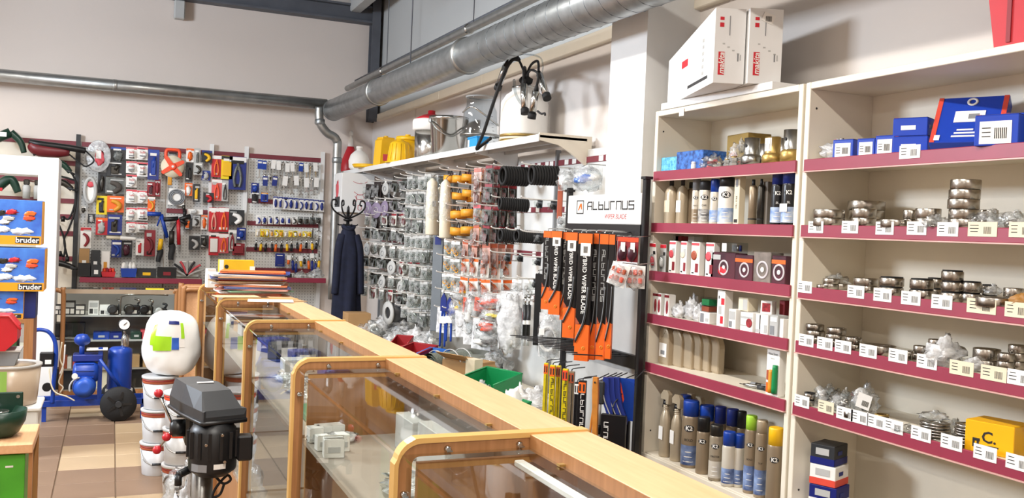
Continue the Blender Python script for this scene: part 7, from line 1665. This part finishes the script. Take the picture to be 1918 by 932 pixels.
# second small cabinet with rounded wooden frames, at the corner of the counter row
c2 = T('corner_counter', 'short wooden framed counter closing the far end of the row', 'display counter', (0, 0, 0))
qa, qb, qz = XY(343, 7.55, .9), XY(392, 7.55, .9), ony(360, 541, 7.55).z
for y in (7.5, 7.82):
    MB().tube([(qa, y, .0), (qa, y, qz-.05), (qa+.012, y, qz-.012), (qa+.05, y, qz), (qb, y, qz)], .02, n=8).build('frame', wood_d, c2)
    MB().box(((qa+qb)/2, y+.03, qz*.5), (qb-qa, .016, qz*.96)).build('end_panel', wood, c2)
MB().box(((qa+qb)/2, 7.66, qz), (qb-qa, .3, .014)).build('top', wood, c2)
# ================================================================== vacuum pump unit on wheels
PY = 7.3
pu = T('milking_pump', 'blue vacuum pump unit with tank, motor, gauge and black wheels', 'pump', (0, 0, 0))
def pq(px, py, Y=PY): return ony(px, py, Y)
def ptube(name, pts_, r, m_, Y=PY): MB().tube([pq(a, b2, Y) for a, b2 in pts_], r, n=10).build(name, m_, pu)
w0 = pq(222, 752); R_ = .125
for dy in (-.02, .30):
    wh = MB(); wh.lathe([(R_*.35, -.02), (R_*.72, -.024), (R_*.78, -.03), (R_*.97, -.028), (R_, -.015), (R_, .015), (R_*.97, .028), (R_*.35, .02)], 36, 0, TR(w0.x, PY+dy, R_) @ RX(PI/2)); wo_ = wh.build('wheel', black_matt, pu)
    for k in range(5): MB().box((R_*.5, 0, 0), (R_*.5, .05, .018), 0, TR(w0.x, PY+dy, R_) @ RY(2*PI*k/5)).build('spoke', black, wo_)
    MB().lathe([(.022, -.034), (.022, .034)], 16, 0, TR(w0.x, PY+dy, R_) @ RX(PI/2)).build('hub', dgrey, wo_)
zf = pq(150, 750).z
for dy in (.04, .24): MB().box(((pq(60, 750).x+pq(285, 750).x)/2, PY+dy, .13), (pq(285, 750).x-pq(60, 750).x, .03, .04)).build('frame_rail', blue, pu)
for px in (75, 200, 270): MB().box((pq(px, 750).x, PY+.14, .13), (.03, .23, .035)).build('cross_rail', blue, pu)
for px in (82, 268): MB().box((pq(px, 750).x, PY+.05, .055), (.03, .03, .11)).build('foot', blue, pu)
ptube('handle', [(60, 620), (75, 617), (92, 622), (103, 640), (105, 670), (100, 720), (98, 755)], .014, blue)
MB().box((pq(187, 700).x, PY+.05, (pq(187, 652).z+.13)/2+.0), (.03, .03, pq(187, 652).z-.13)).build('upright', blue, pu)
ptube('brace', [(187, 672), (225, 725)], .011, blue)
tk = pq(224, 690, PY+.14); MB().lathe([(.082, .0), (.085, .01), (.085, .27), (.08, .295), (.06, .31), (.03, .315)], 30, 0, TR(tk.x, PY+.14, pq(224, 727, PY+.14).z)).build('tank', blue, pu)
MB().lathe([(.095, 0), (.095, .05)], 30, 0, TR(tk.x, PY+.14, pq(224, 727, PY+.14).z-.052)).build('tank_ring', lgrey, pu)
g0 = pq(234, 640, PY+.12); MB().lathe([(.022, -.05), (.028, -.02), (.026, .03), (.012, .06)], 16, 0, TR(*g0)).build('valve', chrome, pu)
ga = pq(233, 607, PY+.1); MB().lathe([(.044, -.015), (.044, .012), (.038, .015)], 26, 0, TR(*ga) @ RX(PI/2)).build('gauge_case', black, pu); MB().lathe([(.037, .0), (.037, .004)], 26, 0, TR(*ga) @ RX(PI/2) @ TR(0, 0, .013)).build('gauge_face', paper, pu)
MB().box((0, -.019, .008), (.004, .002, .03), 0, TR(*ga) @ RY(.8)).build('gauge_needle', bark, pu); MB().cyl(ga-Vector((0, 0, .044)), g0+Vector((0, 0, .05)), .008, n=8).build('gauge_stem', steel, pu)
ml = pq(159, 697, PY+.06); MB().lathe([(.05, -.01), (.075, 0), (.078, .02), (.078, .13), (.06, .16)], 26, 0, TR(ml.x, PY+.06, ml.z) @ RY(PI/2) @ TR(0, 0, -.07)).build('motor_upper', blue, pu)
for k in range(10): a_ = 2*PI*k/10; MB().box((0, 0, 0), (.12, .006, .012), 0, TR(ml.x, PY+.06, ml.z) @ RX(a_) @ TR(0, 0, .08)).build('cooling_fin', blue, pu)
m2 = pq(158, 723, PY-.0); MB().lathe([(.07, 0), (.078, .02), (.078, .1), (.06, .13)], 28, 0, TR(m2.x, PY-.05, m2.z) @ RX(-PI/2)).build('motor_lower', blue, pu)
MB().lathe([(.06, 0), (.07, -.006), (.03, -.01)], 28, 0, TR(m2.x, PY-.052, m2.z) @ RX(-PI/2)).build('motor_face', M('mid_blue', '#2d5cc0', .4), pu)
MB().tube([(m2.x-.02+.075*math.cos(u), PY-.06, m2.z+.075*math.sin(u)) for u in [PI*.55+j*.25 for j in range(8)]], .006, n=6, sub=2).build('belt_guard_edge', lgrey, pu)
MB().box((pq(165, 660).x, PY+.1, pq(165, 668, PY+.1).z), (.2, .14, .05), ch=.006).build('pump_plate', dblue, pu)
hd = pq(154, 636, PY+.08); MB().blob(hd, (.11, .09, .09), amp=.08, flat=False).build('air_filter', blue, pu); MB().cyl(hd-Vector((0, 0, .02)), hd-Vector((0, 0, .12)), .018, n=10).build('filter_stem', blue, pu)
MB().box((pq(182, 652).x, PY+.08, pq(182, 653, PY+.08).z), (.14, .12, .006), 0).build('paper_sheet', paper, pu)
pb_ = pq(88, 672); MB().box((pb_.x, PY-.01, pb_.z), (.09, .06, .1), ch=.006).build('switch_box', black, pu); MB().box((pb_.x+.01, PY-.042, pb_.z-.015), (.04, .003, .03)).build('switch_label', paper, pu)
ptube('power_cable', [(92, 690), (96, 720), (105, 735), (125, 742), (140, 750)], .005, cream, PY-.03)
ptube('power_cable', [(116, 640), (112, 670), (118, 690), (110, 715), (118, 725), (112, 735)], .005, cream, PY+.02); ptube('power_cable', [(122, 645), (119, 680), (112, 700)], .005, paper, PY+.02)
cs = pq(88, 724); MB().lathe([(.03, -.015), (.03, .015)], 18, 0, TR(cs.x, PY-.01, cs.z) @ RX(PI/2)).build('caster', black, pu)
pg = pq(140, 704, PY-.06); MB().lathe([(.02, -.008), (.02, .008)], 16, 0, TR(*pg) @ RX(PI/2)).build('small_gauge', paper, pu)

# ================================================================== buckets and white sacks
def bucket(label, loc, r, h, group, band=copper, n=None):
    t = T('paint_bucket', label, 'bucket', loc, None, group)
    MB().lathe([(r*.86, 0), (r*.88, .004), (r*.98, h*.80)], 34).build('wall', M('white_tin', '#c6c7c8', .35, .1, var=.03), t); MB().lathe([(r*.985, h*.78), (r, h*.80), (r, h*.92), (r*.985, h*.93)], 34).build('colour_band', band, t)
    MB().lathe([(r*1.03, h*.92), (r*1.05, h*.94), (r*1.05, h*.985), (r*1.0, h), (r*.9, h*.99)], 34).build('lid', M('white_tin', '#d9d9d6'), t)
    MB().lathe([(r*.99, h*.86), (r*1.012, h*.862), (r*1.012, h*.885), (r*.99, h*.89)], 34, caps=False).build('dark_line', dred, t)
    MB().tube([(-r*1.0, 0, h*.82), (-r*.8, -r*.75, h*.5), (-.02, -r*1.02, h*.38), (r*.8, -r*.75, h*.5), (r*1.0, 0, h*.82)], .003, n=6).build('handle_wire', steel, t); MB().tube([(-.035, -r*1.02, h*.39), (.035, -r*1.02, h*.38)], .007, n=8, sub=1).build('handle_grip', black, t)
    return t
BP = onz(296, 893, 0); BX, BYY = BP.x, BP.y+.1
for k in range(3): bucket('white bucket in the left stack under the sack, '+('bottom', 'middle', 'top')[k]+' one', (BX, BYY, k*.1925), .098, .192, 'stacked white buckets')
b2x = XY(340, 5.2, .3); 
for k in range(3): bucket('white bucket in the stack behind the drill press, '+('bottom', 'middle', 'top')[k]+' one', (b2x, 5.2, k*.1925), .095, .192, 'stacked white buckets', orange2 if k else copper)
def sack(label, loc, w, d, h, seed):
    """stuffed film sack: a bulging faceted body made from soft-cut planes"""
    t = T('white_sack', label, 'sack', loc); rs_ = random.Random(seed); nu, nv = 56, 34; vs = []; fs = []
    planes = [(Vector((0, 0, 1)), .97), (Vector((0, 0, -1)), .94)]+[(Vector(v), .98) for v in ((1, 0, .12), (-1, 0, .1), (0, 1, 0), (0, -1, .08))]
    for k in range(34):
        n_ = Vector((rs_.gauss(0, 1), rs_.gauss(0, 1), rs_.gauss(0, .8))).normalized(); planes.append((n_, 1.06+.16*rs_.random()))
    for j in range(nv+1):
        th = PI*(1-j/nv)
        for i in range(nu):
            ph = 2*PI*i/nu; q = Vector((math.sin(th)*math.cos(ph), math.sin(th)*math.sin(ph), math.cos(th)))
            r = sum((d_/max(.05, q.dot(n_)))**-14 for n_, d_ in planes if q.dot(n_) > .05)**(-1/14)
            r *= 1+.02*noise.noise(q*5+Vector((seed, 0, 0)))
            p = q*r; vs.append((p.x*w/2*(1-.10*p.z), p.y*d/2, max(0, (p.z+.94)*h/1.94)))
    for j in range(nv):
        for i in range(nu): fs.append((j*nu+i, j*nu+(i+1) % nu, (j+1)*nu+(i+1) % nu, (j+1)*nu+i))
    mb = MB(); mb.add(vs, fs, 0, True); mb.build('bag', M('glossy_white_film', '#f4f4f1', .28, var=.02, bump=.35, bscale=16), t)
    # printed label lying on the front of the sack
    def lab(name, u0, u1, v0, v1, mat, push):
        def fn(u, v):
            uu, vv = u0+(u1-u0)*u, v0+(v1-v0)*v
            j = min(nv-1, max(0, int(vv*nv))); fi = (vv*nv-j); i = int((.75+uu)*nu) % nu; g = (.75+uu)*nu-int((.75+uu)*nu)
            P = [Vector(vs[a*nu+b2 % nu]) for a in (j, j+1) for b2 in (i, i+1)]
            p = (P[0]*(1-g)+P[1]*g)*(1-fi)+(P[2]*(1-g)+P[3]*g)*fi
            return p+Vector((p.x*.3, p.y*1.0, 0)).normalized()*push
        MB().sheet(fn, 8, 8).build(name, mat, t)
    lab('label_panel', -.11, .06, .48, .74, cardw, .003); lab('lime_field', -.105, -.01, .45, .58, M('lime_print_bright', '#a8e020', .4), .005); lab('lime_corner', -.12, -.095, .50, .68, M('lime_print_bright', '#a8e020'), .0055); lab('blue_figure', -.008, .03, .46, .57, M('print_blue', '#2b5fc0', .4), .006); lab('blue_title', -.03, .035, .685, .715, dblue, .006); lab('lime_edge', .042, .06, .56, .70, M('lime_print_bright', '#a8e020'), .005)
    return t
sack('big full white sack with lime and blue label on the buckets', (.345, BYY+.02, 3*.1925+.001), .33, .28, .385, 3.3)
# loose things around the drill press foot
t = bag('film_bag', 'clear bag with black grip parts in front of the bucket stack', 'bag', (XY(345, 4.9, .2), 4.85, .0), .2, .15, .32, film, 301, 0, [dgrey, black, paper, black])
# ================================================================== drill press
DY = 3.25; dxc = XY(383, DY, .9)
dp = T('drill_press', 'black floor drill press with red ball feed handles', 'drill press', (dxc, DY, 0), 0.0)
def dq(px, py, Y=DY): return ony(px, py, Y)-Vector((dxc, DY, 0))
ztop = ony(360, 700, DY+.32).z; zr = ony(440, 795, DY-.05).z; 
# belt cover: lofted hood, long axis from far left to near right
def hood():
    secs = []   # (y, centre x, half width bottom, half width top, z bottom, z top)
    mb = MB(); dirv = Vector((.30, -1)).normalized(); Lh = .37
    c0 = Vector((dxc-.045, DY+.28)); prof = []
    for u, wb_, wt_, zt0 in ((0, .042, .028, -.03), (.06, .06, .042, 0), (.45, .074, .058, .0), (.78, .076, .05, -.008), (.97, .076, .062, -.06), (1.0, .074, .066, -.08)):
        c = c0+dirv*(Lh*u); nrm_ = Vector((-dirv.y, dirv.x))
        prof.append([(c-nrm_*wb_, zr+.012), (c+nrm_*wb_, zr+.012), (c+nrm_*wb_, zr+.055), (c+nrm_*wt_, ztop+zt0), (c-nrm_*wt_, ztop+zt0), (c-nrm_*wb_, zr+.055)])
    vs = [(p.x-dxc, p.y-DY, z) for s_ in prof for p, z in s_]; n = 6; fs = []
    for j in range(len(prof)-1): fs += [(j*n+k, j*n+(k+1) % n, (j+1)*n+(k+1) % n, (j+1)*n+k) for k in range(n)]
    fs += [tuple(range(n))[::-1], tuple((len(prof)-1)*n+k for k in range(n))]
    mb.add(vs, fs); return mb, prof, dirv, c0, Lh
mb, prof, dirv, c0, Lh = hood(); mb.build('belt_cover', dgrey, dp)
rim = []
for s_ in prof: rim.append((s_[1][0].x-dxc, s_[1][0].y-DY, zr+.016))
for s_ in prof[::-1]: rim.append((s_[0][0].x-dxc, s_[0][0].y-DY, zr+.016))
MB().tube(rim, .008, n=6, sub=1, closed=True).build('cover_rim', black, dp)
cc = c0+dirv*Lh*.45; MB().box((0, 0, 0), (.055, .018, .002), 0, TR(cc.x-dxc+.01, cc.y-DY, ztop+.002) @ RZ(.1)).build('cover_label', paper, dp)
mc = ony(398, 845, DY-.02); mcx, mcy = mc.x-dxc+.0, -.03
zb0, zt0 = ony(398, 886, DY-.02).z, zr+.01
MB().lathe([(.05, zb0), (.075, zb0+.02), (.078, zb0+.03), (.078, zt0-.03), (.06, zt0)], 30, 0, TR(mcx, mcy, 0)).build('motor', black, dp)
for k in range(14): a_ = 2*PI*k/14; MB().box((mcx+.08*math.cos(a_), mcy+.08*math.sin(a_), (zb0+zt0)/2+.02), (.01, .01, zt0-zb0-.09), 0, TR(mcx, mcy, 0) @ RZ(0) @ TR(-mcx, -mcy, 0)).build('motor_rib', black, dp)
MB().box((mcx+.098, mcy-.03, (zb0+zt0)/2+.005), (.05, .05, .085), ch=.006).build('terminal_box', black, dp)
MB().add(wrap([(x, 0, z) for z in (zb0+.035, zb0+.052) for x in (-.02, 0, .02)], .0795, .2), [(0, 1, 4, 3), (1, 2, 5, 4)]).build('motor_label', paper, dp).location = (mcx, mcy, 0)
MB().add(wrap([(x, 0, z) for z in (zb0+.025, zb0+.05) for x in (-.03, 0, .03)], .0795, -.7), [(0, 1, 4, 3), (1, 2, 5, 4)]).build('rating_plate', grey, dp).location = (mcx, mcy, 0)
for (x, z) in ((.02, zt0-.03), (-.03, zt0-.06), (.03, zb0+.06)): MB().lathe([(.005, 0), (.005, .006)], 8, 0, TR(mcx+x, mcy-.079, z) @ RX(PI/2)).build('bolt', chrome, dp)
col = ony(380, 920, DY+.02); MB().cyl((col.x-dxc, .06, .0), (col.x-dxc, .06, zt0), .036, n=24).build('column', steel, dp); MB().box((col.x-dxc, .1, .015), (.26, .4, .03), ch=.006).build('base', black, dp)
hbx = ony(352, 800, DY+.14)-Vector((dxc, DY, 0)); MB().box((hbx.x+.06, .16, hbx.z), (.14, .13, .13), ch=.012).build('head_casting', dsteel, dp)
MB().lathe([(.03, 0), (.03, .04), (.015, .05)], 20, 0, TR(hbx.x-.01, .14, hbx.z) @ RY(-PI/2)).build('feed_hub', black, dp)
hub = Vector((hbx.x-.045, .14, hbx.z))
for k, (px, py) in enumerate(((297, 736), (312, 818), (294, 842))):
    e = ony(px, py, DY+.14)-Vector((dxc, DY, 0)); MB().cyl(hub, e, .0045, n=8).build('feed_handle', chrome, dp); MB().blob(e, (.03, .03, .03), amp=0, flat=False, nu=14, nv=9).build('handle_ball', red, dp)
MB().lathe([(.03, -.02), (.03, .14), (.02, .16)], 18, 0, TR(hbx.x+.05, .2, hbx.z-.24)).build('spindle', dsteel, dp)
sw = ony(346, 888, DY+.0)-Vector((dxc, DY, 0)); MB().tube([(sw.x-.02, .0, sw.z), (sw.x+.02, .03, sw.z+.01), (col.x-dxc, .06, sw.z+.02)], .014, n=8).build('table_clamp', black, dp); MB().cyl((sw.x-.02, 0, sw.z), (sw.x-.02, 0, sw.z-.035), .012, n=10).build('clamp_knob', black, dp)
MB().lathe([(.11, -.012), (.115, 0), (.11, .012)], 30, 0, TR(col.x-dxc-.02, .1, .40)).build('table', dsteel, dp)
cb = [(402, 890), (418, 905), (432, 898), (425, 890), (405, 912), (398, 930), (412, 925), (420, 905)]
MB().tube([ony(a, b2, DY-.02)-Vector((dxc, DY, 0)) for a, b2 in cb], .0045, n=7).build('power_cable', black_matt, dp)
t = bag('document_bag', 'clear bag with printed papers hanging by the drill column', 'bag', (XY(345, 3.6, .5), 3.62, .0), .15, .06, .58, milky, 302, 0, [paper, paper, dgrey])
# ================================================================== files on the counter
FYY = 5.2; fx = XY(455, FYY, 1.13)
names = ['orange', 'white', 'green', 'pink', 'blue', 'orange', 'white', 'tan', 'orange', 'blue', 'pale orange', 'white', 'dark blue', 'orange']
mats_ = [orange, cardw, M('file_green', '#7fa886', .6), M('file_pink', '#e2a396', .6), M('file_blue', '#5a6fb8', .6), M('file_salmon', '#e08a5a', .6), cardw, kraft, orange2, M('file_lilac', '#8288b8', .6), M('file_peach', '#eeb48a', .6), cardw, dblue, orange]
z = CTZ+.0008; rf = random.Random(12)
for k in range(14):
    th = rf.uniform(.006, .010); t = T('paper_file', names[k]+' paper file, '+ORD[k]+' from the bottom of the stack on the counter', 'file', (.70+rf.uniform(-.035, .035), FYY+rf.uniform(-.04, .04), z), rf.uniform(-.3, .3), 'stack of paper files')
    w_, d_ = rf.uniform(.34, .38), .26
    def fil(u, v): return Vector(((u-.5)*w_, (v-.5)*d_, th+.004*math.sin(u*5+k)*u*(1-u)*2))
    MB().box((0, 0, th*.5), (w_*.95, d_*.95, th*.3)).build('pages', cardw, t); MB().box((0, 0, th*.18), (w_, d_, th*.32)).build('lower_cover', mats_[k], t); MB().box((0, 0, th*.8), (w_, d_, th*.3), 0, RX(rf.uniform(-.015, .015)) @ RY(rf.uniform(-.012, .012))).build('upper_cover', mats_[k], t)
    z += th+.0012
for k, (x, y, r_) in enumerate(((.80, 4.75, .2), (.74, 4.70, -.15), (.6, 4.92, .1))):
    t = T('loose_paper', ('brown', 'white', 'peach')[k]+' loose sheet lying beside the file stack', 'paper', (x, y, CTZ+.001+.003*k), r_); MB().box((0, 0, .0008), (.22, .15, .0015)).build('sheet', (kraft, cardw, M('file_peach', '#eeb48a'))[k], t); MB().box((.02, .01, .002), (.12, .006, .0006)).build('print_line', grey, t)
t = carton('yellow_carton', 'yellow carton with a vehicle picture standing behind the files', 'box', (XY(442, 5.75, 1.2), 5.75, CTZ+.0008), .2, .08, .16, M('sunny_card', '#f2c21e', .45), rot=0.0, panels=[(.0, .0, .12, 1, cardw, 'spine')])
MB().blob((0, -.041, .07), (.12, .003, .06), amp=.25, flat=False).build('picture', cardw, t); MB().blob((.0, -.0425, .06), (.07, .003, .03), amp=.3, flat=False).build('picture', dgrey, t); MB().lathe([(.012, 0), (.012, .002)], 16, 0, TR(-.06, -.041, .12) @ RX(PI/2)).build('badge', bark, t); MB().box((.09, -.041, .1), (.03, .002, .05)).build('side_print', cardw, t)
t = carton('white_carton', 'narrow white box left of the yellow carton behind the files', 'box', (XY(396, 5.6, 1.15), 5.65, CTZ+.0008), .05, .06, .11, cardw, rot=0.1)
for k, px in enumerate((463, 478, 492)): carton('seed_pack', 'small yellow and white pack, '+ORD[k]+' right of the yellow carton', 'box', (XY(px, 5.85, 1.14), 5.9, CTZ+.0008), .06, .04, .055, (cardw, cream, yellow)[k], rot=.3, panels=[(.2, .2, .8, .7, amber, 'picture')])
# ================================================================== contents of the glass counters
def inside(px, py, z): return onz(px, py, z)
SZ = .8715
wbx = M('white_carton_clean', '#e6e4de', .6, var=.03)
cl = [(582, 822, .042, .05, .042), (605, 818, .042, .05, .042), (628, 816, .042, .05, .042), (600, 838, .036, .03, .042), (640, 838, .03, .05, .046), (624, 850, .055, .045, .05)]
for k, (px, py, w_, d_, h_) in enumerate(cl):
    p = inside(px, py+4, SZ); p.x = max(p.x, CXL+.055)
    t = carton('white_carton', 'small white carton, '+ORD[k]+' of the six heaped in the second counter', 'carton', p, w_, d_, h_, wbx, rot=.1 if k < 5 else -.12, group='white cartons in the counter', panels=[(.2, .3, .8, .6, lgrey, 'label')])
    if k == 5: MB().box((0, -d_*.2, h_+.012), (w_*.96, d_*.6, .002), 0, TR(0, -d_*.5, h_) @ RX(-.3) @ TR(0, d_*.5, -h_)).build('open_flap', wbx, t)
# widen the shelf under them so that nothing hangs over its edge
p = inside(640, 775, .86); bag('film_bag', 'bubble wrapped pack lying behind the white cartons', 'bag', (.62, 2.62, SZ), .11, .06, .04, milky, 311, .4, [paper], peak=False)
p = inside(575, 785, .84); bag('film_bag', 'crumpled dark film at the far corner of the second counter', 'bag', (.56, 2.64, SZ), .06, .06, .03, film, 312, 0, [dsteel])
for k, (x, y, w_, d_, h_) in enumerate(((.82, 2.2, .13, .22, .12), (.82, 2.45, .12, .16, .1), (.80, 2.0, .1, .1, .07))): carton('grey_carton', ('large', 'middle', 'small')[k]+' grey white carton against the back of the second counter', 'carton', (x, y, SZ), w_, d_, h_, lgrey, rot=0.0, panels=[(.2, .2, .6, .6, grey, 'label')])
for k, (x, y, w_, h_) in enumerate(((.66, 1.86, .2, .05), (.68, 2.06, .16, .06), (.80, 1.8, .14, .07))): bag('film_bag', ('wide', 'middle', 'small')[k]+' clear film bag of metal parts at the near end of the second counter', 'bag', (x, y, SZ), w_, .18, h_, film, 320+k, .3*k, [lgrey, silverp, lgrey], peak=False)
t = carton('yellow_slip', 'white label card with yellow and red edge at the bottom of the second counter', 'card', (.60, 1.98, .4105), .12, .08, .03, kraft, rot=.2); MB().box((0, 0, .032), (.09, .04, .001)).build('label', paper, t); MB().box((-.02, .036, .031), (.1, .02, .001)).build('yellow_edge', yellow, t)
# third counter: green tray, blue bins, white cable
t = T('green_tray', 'green tray with clear box in the third counter', 'tray', (.66, 2.95, SZ)); MB().box((0, 0, .012), (.16, .3, .024), ch=.004).build('tray', M('sea_green', '#2e7f63', .4), t); MB().box((0, -.03, .05), (.1, .12, .05), ch=.004).build('clear_box', clearp, t); MB().box((0, -.03, .04), (.08, .1, .02)).build('content', lgrey, t)
for k in range(4): carton('blue_case', 'blue case, '+ORD[k]+' along the back of the third counter', 'case', (.82, 3.0+.2*k, SZ), .1, .14, .06, (dblue, blue, navy, dblue)[k], rot=0)
for k in range(5): bag('film_bag', 'clear packet of metal parts, '+ORD[k]+' along the third counter', 'bag', (.66+.03*(k % 2), 3.2+.12*k, SZ), .12, .1, .045, film, 330+k, .5*k, [silverp, lgrey], peak=False)
t = T('coiled_cable', 'looped black cable lying in the bottom of the third counter', 'cable', (.60, 2.95, .4155)); MB().tube([(.0, 0, .0), (.08, .1, .01), (.0, .22, .0), (-.05, .1, .01), (.04, .0, .02), (.09, .15, .02), (.0, .25, .01)], .006, n=7).build('cable', black_matt, t); MB().box((0, -.01, .004), (.03, .04, .018)).build('plug', black, t)
# fourth and fifth counters
for k in range(6): carton('tool_carton_small', 'grey and blue boxed tool, '+ORD[k]+' along the fourth counter', 'box', (.74+.06*(k % 2), 3.95+.15*k, SZ), .12, .11, .05+.015*(k % 3), (lgrey, dblue, dgrey)[k % 3], rot=.1*k, panels=[(.2, .2, .8, .8, cardw, 'label')])
for k in range(5): carton('tool_carton_small', 'dark boxed tool, '+ORD[k]+' along the farthest counter', 'box', (.74, 5.05+.17*k, SZ), .16, .12, .06, (dgrey, lgrey, kraft)[k % 3], rot=.05*k)
# nearest counter: spool, clear sleeves, divider board
t = T('ribbon_spool', 'white spool with gold wound top in the nearest counter', 'spool', (.62, 1.4, SZ)); MB().lathe([(.045, 0), (.045, .09)], 26).build('core', paper, t)
for k in range(5): MB().lathe([(.046, .088+.008*k), (.05, .092+.008*k), (.046, .096+.008*k)], 26, caps=False).build('gold_band', gold, t)
MB().lathe([(.04, .13), (.02, .131)], 20).build('top', cream, t)
for k in range(3): 
    t = T('clear_sleeve', 'clear plastic sleeve with steel spiral, '+ORD[k]+' in the nearest counter', 'sleeve', (.56+.03*k, 1.52+.03*k, SZ), .3*k); MB().box((0, 0, .06), (.05, .012, .12), ch=.003).build('film', clearp, t); MB().tube([(.014*math.cos(u), .004*math.sin(u), .01+.016*u/2) for u in [j*.8 for j in range(16)]], .002, n=5, sub=1).build('spiral', chrome, t); MB().box((0, -.0066, .1), (.03, .001, .02)).build('label', sky, t)
MB().box((.742, 1.13, CTZ-.050), (.02, 1.0, .012), ch=.002).build('x', white_cold, None).name = 'white_reflection_strip'  # white strip modelled in place of a bright reflection in the counter glass
t = bpy.data.objects['white_reflection_strip']; tag(t, 'white strip standing in for a reflection under the ledge of the nearest counter', 'reflection strip')
